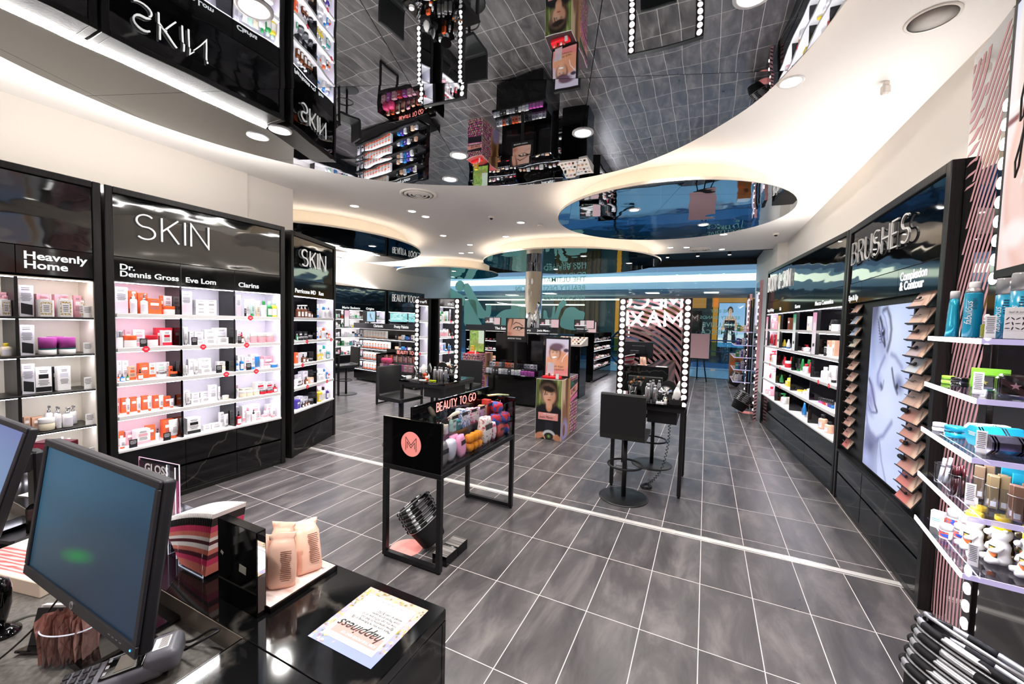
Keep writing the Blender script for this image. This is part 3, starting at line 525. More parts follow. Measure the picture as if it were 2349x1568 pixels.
def proto(k, c1, c2, w, h):
    key = (k, c1, c2, round(w, 3), round(h, 3))
    if key in PCACHE: return PCACHE[key]
    r = w/2; out = []; sd = hash((ord(k), ord(c1), int(w*1000))) & 999
    def P(name, mb, mats): me = mb.mesh(name); [me.materials.append(m) for m in (mats if isinstance(mats, list) else [mats])]; out.append((name, me))
    if k == 'b':
        d = min(max(w*.7, .02), .07); m = MB().bbox(-r, r, -d/2, d/2, 0, h, .0012)
        y = -d/2-.0006
        m.quad((-r*.98, y, h*.03), (r*.98, y, h*.03), (r*.98, y, h*.22), (-r*.98, y, h*.22), 1) if c2 not in 'LSW' else None
        m.quad((-r*.6, y-.0002, h*.55), (r*.6, y-.0002, h*.55), (r*.6, y-.0002, h*.72), (-r*.6, y-.0002, h*.72), 1)
        print_lines(m, -r*.7, r*.7, y-.0003, h*.28, h*.5, 2, 4, sd); print_lines(m, -r*.55, r*.55, y-.0003, h*.78, h*.9, 2, 2, sd+1); P('carton', m, [cm(c1), cm(c2), INK])
    elif k == 't':
        m = MB(); n = 12; prof = [(r*.62, h*.0, 1), (r*.62, h*.16, 1), (r*.8, h*.17, 1), (r*.95, h*.5, .75), (r, h*.97, .06), (r, h, .05)]
        for q in range(len(prof)-1):
            pass
        v = []; F = []
        for rr, z, sq in prof:
            for i in range(n): a = 2*PI*i/n; v.append((rr*math.cos(a), rr*sq*math.sin(a)*.8, z))
        for q in range(1, len(prof)-1):
            for i in range(n): F.append((q*n+i, q*n+(i+1) % n, (q+1)*n+(i+1) % n, (q+1)*n+i))
        F.append(tuple((len(prof)-1)*n+i for i in range(n))); m.add(v, F, 0, True)
        print_lines(m, -r*.5, r*.5, -r*.72, h*.3, h*.62, 1, 5, sd); P('squeeze_tube', m, [pm(c1), INK])
        m = MB(); m.lathe([(r*.58, 0), (r*.62, h*.01), (r*.62, h*.16)], n=14, sy=.8); P('cap', m, pm(c2))
    elif k in 'opd':
        bh = {'o': .74, 'p': .68, 'd': .62}[k]*h; m = MB().lathe([(r*.9, 0), (r, h*.03), (r, bh*.88), (r*.85, bh*.96), (r*.4, bh), (r*.36, bh*1.04)], n=16)
        P(PK[k][0], m, pm(c1))
        m = MB()
        if k == 'o': m.lathe([(r*.42, bh*1.0), (r*.5, bh*1.03), (r*.5, h*.98), (r*.45, h)], n=14)
        elif k == 'p': m.lathe([(r*.45, bh), (r*.45, bh+h*.1), (r*.14, bh+h*.11), (r*.14, h*.9)], n=12).bbox(-r*.3, r*.75 if False else r*.3, -r*1.0, r*.3, h*.9, h, .002)
        else: m.lathe([(r*.45, bh), (r*.45, bh+h*.13), (r*.22, bh+h*.15), (r*.26, h*.93), (r*.12, h)], n=12)
        P('pump' if k == 'p' else 'cap', m, pm(c2 if c2 != 'W' or k != 'd' else 'K'))
        m = MB(); n = 8; z0, z1 = bh*.15, bh*.7; v = []
        for i in range(n+1): a = -PI/2+(i/n-.5)*1.9; v += [(r*1.012*math.cos(a), r*1.012*math.sin(a), z0), (r*1.012*math.cos(a), r*1.012*math.sin(a), z1)]
        m.add(v, [(2*i, 2*i+2, 2*i+3, 2*i+1) for i in range(n)], 0, True); P('label', m, cm('W' if c1 in 'NKGBODRMTYP' else 'L'))
    elif k in 'jg':
        lh = .62 if k == 'g' else .34
        if k == 'g':
            m = MB().lathe([(r*.97, 0), (r, .002), (r, h*.3)], n=28); P('candle_tin', m, cm('W')); m = MB().lathe([(r*1.01, h*.3), (r*1.01, h*.4)], n=28, cap=False); P('band', m, mat('deep_teal_print', '#14665f', .4))
            m = MB().lathe([(r*1.02, h*.38), (r*1.02, h*.985), (r*.99, h)], n=28); P('lid', m, pm('M'))
        else:
            m = MB().lathe([(r*.9, 0), (r, h*.06), (r, h*.58), (r*.92, h*.62)], n=20); P('cream_jar', m, pm(c1)); m = MB().lathe([(r*1.0, h*.62), (r*1.02, h*.65), (r*1.02, h*.95), (r*.98, h)], n=20); P('lid', m, pm(c2))
    elif k == 'a':
        m = MB(); m.slab([(x*r, y*r*.75) for x, y in [(-.75, -1), (.75, -1), (1, -.75), (1, .75), (.75, 1), (-.75, 1), (-1, .75), (-1, -.75)]], .002, h*.8).lathe([(r*.5, h*.8), (r*.5, h*.86)], n=14); P('scent_jar', m, pm('W'))
        m = MB().lathe([(r*.55, h*.85), (r*.55, h*.98), (r*.5, h)], n=16); P('lid', m, pm('P'))
        m = MB(); y = -r*.755; m.quad((-r*.72, y, h*.1), (r*.72, y, h*.1), (r*.72, y, h*.7), (-r*.72, y, h*.7)); m.quad((-r*.55, y-.0004, h*.18), (r*.55, y-.0004, h*.18), (r*.55, y-.0004, h*.62), (-r*.55, y-.0004, h*.62), 1); print_lines(m, -r*.4, r*.4, y-.0008, h*.24, h*.56, 2, 4, 3)
        P('label', m, [noise_mat('gold_lattice', '#b08c3e', '#f0e8d4', (160, 160, 160), .4, detail=0, lo=.49, hi=.51), cm('W'), INK])
    elif k in 'skw':
        m = MB().bbox(-r, r, 0, .002, .0, h, .0005); c = {'s': 'L', 'k': 'K', 'w': 'W'}[k]
        if k == 's':
            m.quad((-r*.96, -.0006, h*.01), (r*.96, -.0006, h*.01), (r*.96, -.0006, h*.5), (-r*.96, -.0006, h*.42), 1) if c2 == 'W' else m.quad((-r*.8, -.0006, h*.1), (r*.8, -.0006, h*.05), (r*.8, -.0006, h*.38), (-r*.8, -.0006, h*.44), 3)
            print_lines(m, -r*.85, r*.6, -.0009, h*.83, h*.95, 2, 2, 5); print_lines(m, -r*.85, r*.75, -.0009, h*.5, h*.76, 2, 7, 9)
        else: print_lines(m, -r*.85, r*.8, -.0009, h*.4, h*.9, 2, 4, 9)
        P(PK[k][0], m, [mat('card_'+c, PAL[c][0], .5), mat('card_pink_tint', '#ecc9d6', .5), mat('card_ink_pale', '#cfcfd4', .5) if k == 'k' else INK, CARDK])
        P('holder_foot', MB().bbox(-r*1.05, r*1.05, -.012, .03, .0, .0015, .0005), ACRY)
    elif k == 'l':
        P('lipstick', MB().lathe([(r, 0), (r, h*.4)], n=10), pm(c1)); P('cap', MB().lathe([(r*1.05, h*.4), (r*1.05, h)], n=10), pm(c2))
    elif k == 'r':
        P('shelf_talker', MB().add([(.026*math.cos(a), y, .026*math.sin(a)) for y in (-.001, .001) for a in [2*PI*i/24 for i in range(24)]], [tuple(range(24)), tuple(range(47, 23, -1))]+[(i, 24+i, 24+(i+1) % 24, (i+1) % 24) for i in range(24)]), REDT)
        mb = MB(); print_lines(mb, -.014, .014, -.0016, -.008, .008, 0, 2, 1); P('print', mb, CARDW)
    PCACHE[key] = out; return out
ORD = ['first', 'second', 'third', 'fourth', 'fifth', 'sixth', 'seventh', 'eighth', 'ninth', 'tenth', 'eleventh', 'twelfth', 'thirteenth', 'fourteenth']
def look(k, c1, c2):
    n = {'b': 'carton', 't': 'tube', 'o': 'bottle', 'p': 'pump bottle', 'd': 'dropper bottle', 'j': 'jar', 'a': 'ornate scent jar', 'g': 'magenta lidded candle tin', 's': 'tall printed story card', 'k': 'small black price card', 'w': 'small white price card', 'l': 'lipstick', 'r': 'round red label'}[k]
    if k in 'agskwr': return n
    a, b = PAL[c1][1], PAL[c2][1]
    if k == 'b': return f'{a} {n}' if a == b else f'{a} {n} printed {b}'
    return f'{a} {n}' if a == b else f'{a} {n} with {b} '+('lid' if k == 'j' else 'pump' if k == 'p' else 'cap')
PARTSKIP = False
def put(k, c1, c2, w, h, mx, label, group, parts=True):
    pr_ = proto(k, c1, c2, w, h); nm, cat = PK[k]
    root = link(nm, pr_[0][1], None, mx, label, cat, group)
    for n_, me in pr_[1:]: link(n_, me, root)
    return root
def parse(line):
    out = []
    for tok in line.split():
        k, c1, c2 = tok[0], tok[1], tok[2]; v = tok[3:]; back = v.endswith('r'); v = v.rstrip('r').split(',')
        x, w_, h = float(v[0]), float(v[1]), float(v[2])
        if k == 'q':
            out.append(['b', c1, c2, x, w_, h/2, back, 0]); out.append(['b', c1, c2, x, w_, h/2-.001, back, h/2+.001])
        else: out.append([k, c1, c2, x, w_, h, back, 0])
    return out
def stock(unit, lines, zs, cabname, xr, wk=1, yf=.07, yr=.165, cols=(), shelf_names=('top shelf', 'second shelf', 'third shelf', 'fourth shelf', 'bottom shelf')):
    """puts every product of a cabinet on its shelf; neighbours are pushed apart, never into one another"""
    for si, line in enumerate(lines):
        it = parse(line); 
        for q in it:
            if q[0] != 'r':
                q[4] = min(q[4]*wk, .11 if q[0] == 'b' else .09 if q[0] != 's' else .12); q[5] = min(q[5], .235)
                if q[0] in 'opdtj': q[4] = min(q[4], max(.03, q[5]*.75) if q[0] != 'j' else .085)
        for back in (False, True):
            row = sorted([q for q in it if q[6] == back and q[0] not in 'r' and q[7] == 0], key=lambda q: q[3])
            for a, b in zip(row[:-1], row[1:]):
                ov = (a[3]+a[4]/2)-(b[3]-b[4]/2)+.002
                if ov > 0:
                    s_ = ov/2; a[4] = max(a[4]-s_, .012); b[4] = max(b[4]-s_, .012); ov = (a[3]+a[4]/2)-(b[3]-b[4]/2)+.002
                    if ov > 0: b[3] += ov
            for q in row:
                lo, hi = xr
                for c in cols:
                    if q[3] < c: hi = min(hi, c-.012)
                    else: lo = max(lo, c+.012)
                q[3] = min(max(q[3], lo+q[4]/2), hi-q[4]/2) if q[3] > -.1 else q[3]
                if q[0] == 'b':
                    for p_ in it:
                        if p_[7] > 0 and p_[0] == 'b' and abs(p_[3]-q[3]) < .02 and not p_[6]: p_[3], p_[4] = q[3], q[4]
        cnt = {}; 
        for q in it: cnt[look(*q[:3])] = cnt.get(look(*q[:3]), 0)+1
        seen = {}
        for q in sorted(it, key=lambda q: (q[3], q[7])):
            k, c1, c2, x, w_, h, back, dz = q; lk = look(k, c1, c2); seen[lk] = seen.get(lk, 0)+1
            o = (ORD[min(seen[lk]-1, 13)]+' ') if cnt[lk] > 1 else ''
            pl_ = ', '+('edge of ' if k == 'r' else '')+shelf_names[si]+' of '+cabname
            lb = (o+lk+(' from left' if o else '')+pl_)
            if k == 'r': mx = unit @ T(x, -.005, zs[si]-.017)
            else:
                y = (yr if back else yf)+(.03 if k in 'b' and not back else 0); rz = 0 if k in 'skwr' else ((hash((si, int(x*997))) % 100)/100-.5)*.16
                if k in 'kw': y = .03
                mx = unit @ T(x, y, zs[si]+.0005+dz, rz)
                if k in 'sw': mx = unit @ T(x, y, zs[si]+.0005) @ RX(-.0)
            put(k, c1, c2, w_, h, mx, lb, f'goods on the shelves of the {cabname}')

# ================================================================ CABINETS
def led_light(unit, x0, x1, z, power, y=.04, col=(.99, .955, 1), tilt=.5):
    L = bpy.data.lights.new('shelf_light', 'AREA'); L.shape = 'RECTANGLE'; L.size = x1-x0; L.size_y = .02; L.energy = power*(x1-x0); L.color = col; L.spread = math.radians(160)
    o = bpy.data.objects.new('shelf_light', L); COL.objects.link(o); o.matrix_world = unit @ T((x0+x1)/2, y, z) @ RX(tilt)
def cabinet(A, B, label, bays, title=None, title_args=None, names=(), zs=(1.685, 1.40, 1.115, .83), backs=(), side=None, shelfm=None, th=.034, name_h=(1.95, 2.145), drawer_cols=None,
            light=6, depth=.29, zo=(.545, 1.94), top=2.70, lights=True, shelf_split=False, name_size=.066, divm=None, led=True, cat='display cabinet', open_front=True):
    W = math.hypot(B[0]-A[0], B[1]-A[1]); U = frame_mx(A, B); e = empty('display_cabinet', U, label, cat, 'black shop display cabinets')
    p = .05; x0, x1 = p, W-p
    f = MB().bbox(0, p, 0, depth+.02, .0, top, .004).bbox(W-p, W, 0, depth+.02, .0, top, .004).bbox(p, W-p, 0, depth+.02, top-.05, top, .004).bbox(p, W-p, .012, depth, .0, .045, .003)
    f.box(p, W-p, depth, depth+.02, .045, top-.05); f.build('frame', SBLACK, e)
    MB().bbox(x0, x1, .015, .04, name_h[1]+.004, top-.055, .002).build('header_panel', HEAD, e)
    for i in range(len(bays)-1):
        a, b = bays[i], bays[i+1]
        MB().bbox(a+.001, b-.001, .012, .04, name_h[0], name_h[1], .0015).build('name_panel', GBLACK, e)
        if i < len(names) and names[i]:
            text('brand_lettering', names[i], emis('name_lettering', '#ffffff', .55), e, T(a+.035, .011, name_h[0]+.035+(.0 if '\n' not in names[i] else name_size*.9)), size=name_size, bold=name_size*.022, ext=.0015, sx=1.12, line=.84)
        bm = backs[i] if i < len(backs) else SIDEW
        MB().box(a, b, depth-.012, depth-.002, zo[0], zo[1]).build('back_panel', bm, e)
        if i: MB().bbox(a-.009, a+.009, .02, depth-.012, zo[0], zo[1], .001).build('divider', divm or GBLACK, e)
    sm_ = side or SIDEW
    MB().box(x0, x0+.006, .01, depth-.012, zo[0], zo[1]).build('side_lining', sm_, e); MB().box(x1-.006, x1, .01, depth-.012, zo[0], zo[1]).build('side_lining', sm_, e)
    MB().box(x0, x1, .02, depth-.012, zo[1], zo[1]+.008).build('ceiling_lining', sm_, e)
    for z in zs:
        segs = [(x0, x1)] if not shelf_split else [(bays[i]+.01*(i > 0), bays[i+1]-.01*(i < len(bays)-2)) for i in range(len(bays)-1)]
        if not shelf_split and len(bays) > 2: pass
        for a, b in segs: MB().bbox(a+.007, b-.007, -.004 if th > .02 else .004, depth-.014, z-th, z, .002).build('shelf', shelfm or SHW, e)
    MB().bbox(x0, x1, -.004, depth-.014, zo[0]-.02, zo[0], .002).build('shelf', shelfm or SHW, e)
    for i, z in enumerate([zo[1]]+[q-th for q in zs]):
        if led: MB().box(x0+.01, x1-.01, .022, .03, z-.006, z-.001).build('led_strip', LEDCOOL, e)
        if lights: led_light(U, x0+.02, x1-.02, z-.012, light)
    dc = drawer_cols or [x0+(x1-x0)*k/3 for k in range(4)]
    for i in range(len(dc)-1):
        for (za, zb) in ((.05, .275), (.295, zo[0]-.024)): MB().bbox(dc[i]+.0015, dc[i+1]-.0015, .008, .03, za, zb, .0015).build('drawer_front', MARBLE, e)
    if title:
        tx, tz, th_, tw, wd = title_args
        letters(title, tx, tz, th_, tw, wd, -.010, .002).build('title_lettering', LETTER, e)
    return U, e
SHZ = [1.685, 1.40, 1.115, .83, .545]
# -- large skin cabinet
U1, c1 = cabinet((-2.862, .42), (-2.862, 1.935), 'wide black cabinet lettered SKIN with three white product bays', [.05, .512, .978, 1.465], 'SKIN', (.19, 2.318, .203, .545, .011),
    ('Dr.\nDennis Gross', 'Eve Lom', 'Clarins'), backs=(mat('bay_pink', '#f3d3dc', .4), SIDEW, SIDEW), drawer_cols=[.05, .53, .985, 1.465], light=LSH)
stock(U1, ITEMS['L1'], SHZ, 'large skin cabinet', (.058, 1.457), cols=(.512, .978))
# -- home scent cabinet (left edge of the photo)
zL = [1.645, 1.365, 1.085, .80, .55]
cr = [LINING, mat('bay_blush', '#f6dfdf', .4)]
U0_, c0 = cabinet((-2.862, -.60), (-2.862, .40), 'cream lined black cabinet at the left edge lettered Heavenly Home', [.05, .555, .95], names=('', 'Heavenly\nHome'), zs=zL[:4], th=.014, shelfm=SBLACK,
    backs=(LINING, LINING), side=LINING, divm=SBLACK, light=LSH*.95, drawer_cols=[.05, .5, .95], name_size=.078, zo=(.55, 1.925))
stock(U0_, ITEMS['L0'], zL, 'home scent cabinet', (.058, .942), cols=(.555,), yf=.08, yr=.17)
# -- narrow skin cabinet
U2, c2 = cabinet((-2.93, 2.061), (-3.32, 3.023), 'narrow angled black cabinet lettered SKIN beside the wide one', [.05, .57, .988], 'SKIN', (.2, 2.32, .198, .55, .013), ('Perricone MD', 'Ren'),
    backs=(DARKBACK, SIDEW), drawer_cols=[.05, .52, .988], light=LSH, name_size=.07)
stock(U2, ITEMS['S2'], SHZ, 'narrow skin cabinet', (.058, .98), wk=.8, cols=(.57,))
# -- body and skin cabinet, on the right
bays = [.05, .83, 1.63, 2.42, 3.28]
U3, c3 = cabinet((2.402, 7.36), (2.703, 4.04), 'long black cabinet lettered BODY & SKIN along the right wall', bays, 'BODY & SKIN', (.12, 2.33, .27, 1.2, .022), ('Soap & Glory', 'Kit', 'Korres', 'Mecca Cosmetica'),
    backs=(SIDEW, DARKBACK, DARKBACK, DARKBACK), side=SIDEW, drawer_cols=[.05, .62, 1.5, 2.4, 3.28], light=LSH, name_size=.07)
for o in c3.children:
    if o.name.startswith('title'): o.data = letters('BODY & SKIN', .12, 2.33, .24, 1.3, .013, -.012, 0).mesh('title'); o.data.materials.append(LETTER)
stock(U3, ITEMS['BD'], SHZ, 'body and skin cabinet', (.058, 3.27), wk=.85, cols=bays[1:4], yf=.09, yr=.17)
for i, (xa, c0_, c1_, lb) in enumerate([(.10, '#ef8fb0', '#f6e6ee', 'pink topped'), (.87, '#e7b53a', '#f4ece0', 'yellow topped'), (1.67, '#2f9a6a', '#ecf0f0', 'green topped'), (2.46, '#efa2c6', '#f3e6ee', 'rose topped')]):
    e = empty('brand_lightbox', U3 @ T(xa, -.004, 1.40), f'tall {lb} lit sign strip in the body and skin cabinet', 'sign', 'lit sign strips in the body and skin cabinet')
    MB().bbox(0, .16, 0, .035, -.02, .53, .003).build('case', MBLACK, e)
    a = Art(.13, .5, 6, 40, '#f2e8ef').grad(c1_, c0_, 'Y', .45, .95).rect(.3, .7, .2, .26, '#333').rect(.25, .75, .6, .75, '#ffffff', .6)
    picture('lit_face', a, attr_mat('art_lit', .5), e, T(.015, -.0008, .0))
# ================================================================ BRUSHES CABINET
MDARK = mat('black_panel', '#0b0b0d', .12, spec=.6)
ARTP = attr_mat('art_print', 0, .35); ARTL = attr_mat('art_lightbox', .52); ARTS = attr_mat('art_screen', .52)
def brushes_cabinet():
    A, B = (2.705, 4.025), (2.705, 2.17); W = 1.855; U = frame_mx(A, B)
    e = empty('display_cabinet', U, 'black cabinet lettered BRUSHES with a large lit face picture', 'display cabinet', 'black shop display cabinets'); p = .055; D = .16
    f = MB().bbox(0, p, 0, D, 0, 2.70, .004).bbox(W-p, W, 0, D, 0, 2.70, .004).bbox(p, W-p, 0, D, 2.64, 2.70, .004).bbox(p, W-p, .012, D-.02, 0, .045, .003).box(p, W-p, D-.02, D, .045, 2.64)
    f.box(p, W-p, .06, .075, .5, 1.955); f.build('frame', SBLACK, e)
    MB().bbox(p, W-p, .015, .04, 2.15, 2.64, .002).build('header_panel', HEAD, e)
    xs = [p, .42, 1.19, W-p]
    for a, b in zip(xs[:-1], xs[1:]): MB().bbox(a+.001, b-.001, .012, .04, 1.955, 2.146, .0015).build('name_panel', GBLACK, e)
    nm = emis('name_lettering', '#ffffff', .7)
    text('brand_lettering', 'Eye & Lip', nm, e, T(.07, .011, 1.985), size=.07, bold=.002, ext=.0015, sx=1.0)
    text('brand_lettering', 'Complexion\n& Contour', nm, e, T(1.23, .011, 2.06), size=.085, bold=.0025, ext=.0015, sx=.95, line=.8)
    letters('BRUSHES', .17, 2.322, .20, 1.22, .012, -.014, -.002).build('title_lettering', mat('title_grey', '#c9c7c5', .35), e)
    MB().bbox(p, W-p, -.002, .06, .485, .505, .003).build('ledge', MBLACK, e)
    for a, b in ((p, .75), (.76, W-p)):
        for za, zb in ((.05, .27), (.285, .48)): MB().bbox(a, b, .008, .03, za, zb, .002).build('drawer_front', MARBLE, e)
    # the lit picture: half a face, tilted, pale blue and white
    w_, h_ = .76, 1.34; s = MB().bbox(.66, .66+w_+.03, .03, .058, .545, .565+h_, .003).build('lightbox', MBLACK, e)
    a = Art(w_, h_, 110, 190, '#aab4ee').grad('#c9d2fa', '#b4c6f6')
    a.ell(.0, 1.0, .20, .16, '#34324e', 30, .35, .9).ell(.06, .84, .12, .16, '#7478a8', 20, .6, .6)          # hair
    a.ell(.62, .83, .34, .17, '#dfeaff', -10, .7, .9).ell(.50, .66, .22, .12, '#d8e2ff', 10, .8, .8).ell(.52, .42, .40, .17, '#e2eaff', 12, .7, .9).ell(.30, .26, .28, .10, '#d6dffc', -10, .8, .8)
    a.ell(.33, .80, .12, .11, '#8a8fc8', 25, .8, .75)
    a.seg([(.30, .975), (.40, .985), (.49, .93), (.54, .86), (.53, .80), (.48, .74)], .026, '#3d3d5e', .8, .85)   # brow
    a.seg([(.23, .93), (.28, .90), (.33, .855), (.38, .80), (.405, .765)], .022, '#1d1d30', .6, .95)       # upper lid
    a.ell(.335, .84, .055, .035, '#5a609a', -55, .35).ell(.34, .838, .030, .020, '#15152a', -55, .3).ell(.325, .852, .009, .006, '#ffffff', 0, .4)
    a.seg([(.20, .905), (.24, .85), (.31, .795), (.40, .768)], .010, '#33334e', .7, .85).seg([(.27, .965), (.36, .93), (.43, .87), (.455, .80)], .008, '#6d72a8', .9, .7)
    for k in range(9): a.seg([(.20+.014*k, .91-.016*k), (.155+.013*k, .925-.018*k)], .005, '#22223a', .5, .85)
    a.seg([(.42, .70), (.33, .64), (.27, .585), (.28, .545), (.34, .52)], .022, '#7e83c0', 1.0, .8).ell(.385, .525, .045, .016, '#24233f', -40, .5, .95).ell(.31, .55, .07, .035, '#9da4de', -30, .9, .7).seg([(.44, .56), (.43, .52), (.38, .50)], .012, '#6f74b0', .9, .7)
    a.seg([(.62, .64), (.66, .595), (.71, .55), (.78, .515)], .018, '#33345a', .7, .9).ell(.80, .565, .09, .04, '#555b95', -30, .6, .8).ell(.76, .55, .03, .018, '#17172c', -30, .4).seg([(.58, .72), (.68, .71), (.84, .66)], .022, '#7579b0', 1, .7)
    a.seg([(.03, .545), (.11, .51), (.18, .455), (.25, .40), (.32, .365)], .019, '#3a3862', .7, .95).ell(.15, .475, .13, .030, '#7c79b4', -50, .6, .85).ell(.10, .42, .14, .030, '#918fca', -42, .6, .8)
    a.seg([(.02, .43), (.06, .385), (.16, .345), (.30, .355)], .012, '#6664a0', .8, .8).ell(.10, .35, .10, .02, '#8186c4', -20, .9, .7)
    a.seg([(.0, .40), (.01, .33), (.07, .26), (.18, .215), (.34, .20), (.52, .245), (.70, .345)], .020, '#7278b6', 1.4, .9)
    a.poly([(.03, .26), (.18, .205), (.34, .19), (.42, .22), (.40, .10), (.44, .0), (.0, .0)], '#6d70a4', .6).ell(.22, .14, .18, .06, '#4b4d7a', -10, .9, .75).ell(.70, .07, .3, .08, '#d4dffe', 0, .8, .9).seg([(.44, .2), (.52, .1), (.66, .0)], .014, '#8c91c6', 1, .8).ell(.10, .05, .12, .04, '#b9c3f2', 0, .8, .8)
    picture('lit_picture', a, ARTS, s, T(.675, .0285, .558))
brushes_cabinet()
# tilted brush display trays: each a thing of its own with its card and brush
def brush_tray(U, x, z, w_, tint, kind, label, group, yb=.055):
    e = empty('brush_tray', U @ T(x, yb, z) @ RX(math.radians(-30)) @ RY(math.radians(0)), label, 'brush display', group)
    h_ = w_*.52
    MB().bbox(-w_/2, w_/2, -.01, 0, -h_/2, h_/2, .002).bbox(-w_/2, w_/2, -.022, -.01, -h_/2, -h_/2+.006, .001).build('tray', MBLACK, e)
    a = Art(w_-.014, h_-.014, 26, 14, tint).rect(.68, 1, 0, 1, '#b98d78').ell(.86, .5, .16, .6, '#e6c1aa', 20, .4).seg([(.75, .8), (.95, .3)], .02, '#6b4a3c', .6)
    for k in range(4): a.rect(.06, .45, .18+k*.07, .20+k*.07, '#8d7a76')
    picture('printed_card', a, ARTP, e, T(-(w_-.014)/2, -.0112, -(h_-.014)/2))
    y = -.022; b = MB(); hr, hl, hm, sp = {'fan': (.004, .10, 1, .02), 'round': (.0055, .09, 1, .026), 'fine': (.003, .11, 0, .006), 'stub': (.012, .05, 2, .03), 'kabuki': (.016, .03, 1, .032), 'blue': (.004, .09, 3, .02)}[kind]
    hl *= w_/.2; sp *= w_/.24
    MB().lathe([(hr*.6, 0), (hr, hl*.2), (hr, hl*.8), (hr*.8, hl)], n=10).build('handle', [mat('brush_grey', '#8f8d90', .3, .6), MBLACK, mat('brush_copper', '#b77b62', .3, .6), mat('brush_blue', '#2448a8', .3)][hm], e, T(-w_*.5-.02, y, -h_*.0) @ RY(math.radians(93)))
    if sp > .01: MB().lathe([(hr, 0), (sp*.45, sp*.4), (sp*.5, sp*.9), (sp*.3, sp*1.3), (.001, sp*1.4)], n=12, sy=.55).build('bristles', mat('bristle_black', '#19161a', .8), e, T(-w_*.5-.02+hl, y-.004, 0) @ RY(math.radians(93)))
    else: MB().lathe([(hr, 0), (hr*.5, .02), (.0005, .03)], n=8).build('bristles', MBLACK, e, T(-w_*.5-.02+hl, y, 0) @ RY(math.radians(93)))
UB = frame_mx((2.705, 4.025), (2.705, 2.17))
kinds = ['fan', 'fine', 'round', 'round', 'round', 'fine', 'fine', 'kabuki', 'round', 'stub', 'kabuki', 'blue', 'fan']
tt = ['#d8b6a6', '#d9bba9', '#d3aa9b', '#c5b0b4', '#cfd5dc', '#c9a899', '#caa595', '#c58a7c', '#c98c7f', '#cc9183', '#c88c80', '#d07c74', '#d4776f']
for i in range(13):
    z = 1.905-i*.1075
    brush_tray(UB, 1.605, z, .255, tt[i], kinds[i], f'{ORD[i]} brush tray from the top in the right column of the brushes cabinet', 'brush trays in the right column', .02)
    brush_tray(UB, .235, z-.01, .20, ['#cfa697', '#b9c6dc', '#aebfdd', '#d8d6c6', '#c8ab9c'][i] if i < 5 else tt[12-(i % 4)] if i > 9 else '#cda08f', 'fine' if i not in (3,) else 'round', f'{ORD[i]} brush tray from the top in the left column of the brushes cabinet', 'brush trays in the left column', .045)

# ================================================================ STRIPED MIRROR WALL, BULB STRIP, LIGHTBOX (right edge)
US = frame_mx((2.764, 2.162), (2.647, 1.169))
e = empty('striped_mirror_panel', US, 'tall mirror panel with dusty pink curved stripes beside the brushes cabinet', 'mirror panel')
MB().box(0, .44, .0, .02, .0, 3.25).build('mirror', mat('tinted_mirror', '#b5b7ba', .02, 1), e)
mb = MB()
def stripe(cx, cz, r, w_, x0, x1, z0, z1, keep, sgn=-1, n=90):
    prev = None
    for i in range(n+1):
        z = z0+(z1-z0)*i/n; q = r*r-(z-cz)**2; q2 = (r-w_)**2-(z-cz)**2
        if q <= 0 or q2 <= 0: prev = None; continue
        a, b = cx+sgn*math.sqrt(q), cx+sgn*math.sqrt(q2); lo, hi = min(a, b), max(a, b); lo, hi = max(lo, x0), min(hi, x1)
        ok = hi-lo > .001 and keep((lo+hi)/2, z)
        if ok and prev: mb.quad((prev[0], -.0008, prev[2]), (prev[1], -.0008, prev[2]), (hi, -.0008, z), (lo, -.0008, z))
        prev = (lo, hi, z) if ok else None
for i in range(-16, 32): stripe(3.6, .25, 3.62-i*.046, .024, .002, .438, .02, 3.2, lambda x, z: x > .17*(z-2.0)+.02 or z < 2.0)
for i in range(18): stripe(-.12, 3.25, .16+i*.062, .034, .002, .30, 2.0, 3.2, lambda x, z: x < .17*(z-2.0)+.02, sgn=1)
mb.build('vinyl_stripes', PINKV, e)
e = empty('bulb_strip', US, 'tall strip of round bulbs right of the pink striped mirror', 'light strip')
MB().bbox(.44, .53, -.012, .02, .0, 2.86, .003).build('backing', mat('dark_gloss_panel', '#171313', .08, spec=.8), e)
for k in range(31):
    if .60 < .06+k*.0905 < 1.95 and k % 3: continue
    MB().lathe([(.029, 0), (.027, .006), (.018, .010), (.001, .012)], n=20).build('bulb', BULB, e, T(.485, -.012, .06+k*.0905) @ RX(PI/2))
e = empty('lower_gloss_panel', US, 'glossy black wall panel under the acrylic shelves', 'wall panel')
MB().box(.53, 2.4, .0, .02, 0, 1.93).build('panel', mat('dark_gloss_panel', '#171313', .08, spec=.8), e); MB().box(.53, 2.4, -.0006, 0, .62, .624).build('seam', MBLACK, e)
e = empty('advert_lightbox', US, 'tall lit advert with looping script at the top right edge', 'lightbox')
MB().bbox(.54, 1.5, -.03, .02, 1.95, 3.22, .004).build('case', MBLACK, e)
a = Art(.90, 1.19, 60, 80, '#f3dcd6').grad('#f5c9bf', '#b9cdf3', 'Y', .45, 1).ell(.12, .78, .09, .35, '#e8ddd0', 0, .2).ell(.12, .76, .045, .28, '#c98f5a', 0, .3).ell(.05, .5, .14, .5, '#f7f3f4', 5, .3, .7).rect(0, .3, .55, .57, '#7a3038').rect(0, .3, .60, .62, '#ffffff')
a.ell(.35, .3, .33, .36, '#f0bdb0', 0, .06).ell(.35, .3, .29, .32, '#f6d3ca', 0, .1).ell(.35, .3, .12, .2, '#d99a86', 20, .5).ell(.15, .12, .12, .05, '#ffffff', 0, .3, .7).seg([(.18, .3), (.3, .5)], .004, '#ffffff').poly([(.2, .3), (.6, .55), (1, .4), (1, .8), (.4, .75)], '#fbf3f4', .8)
picture('lit_advert', a, ARTL, e, T(.57, -.0305, 1.99))
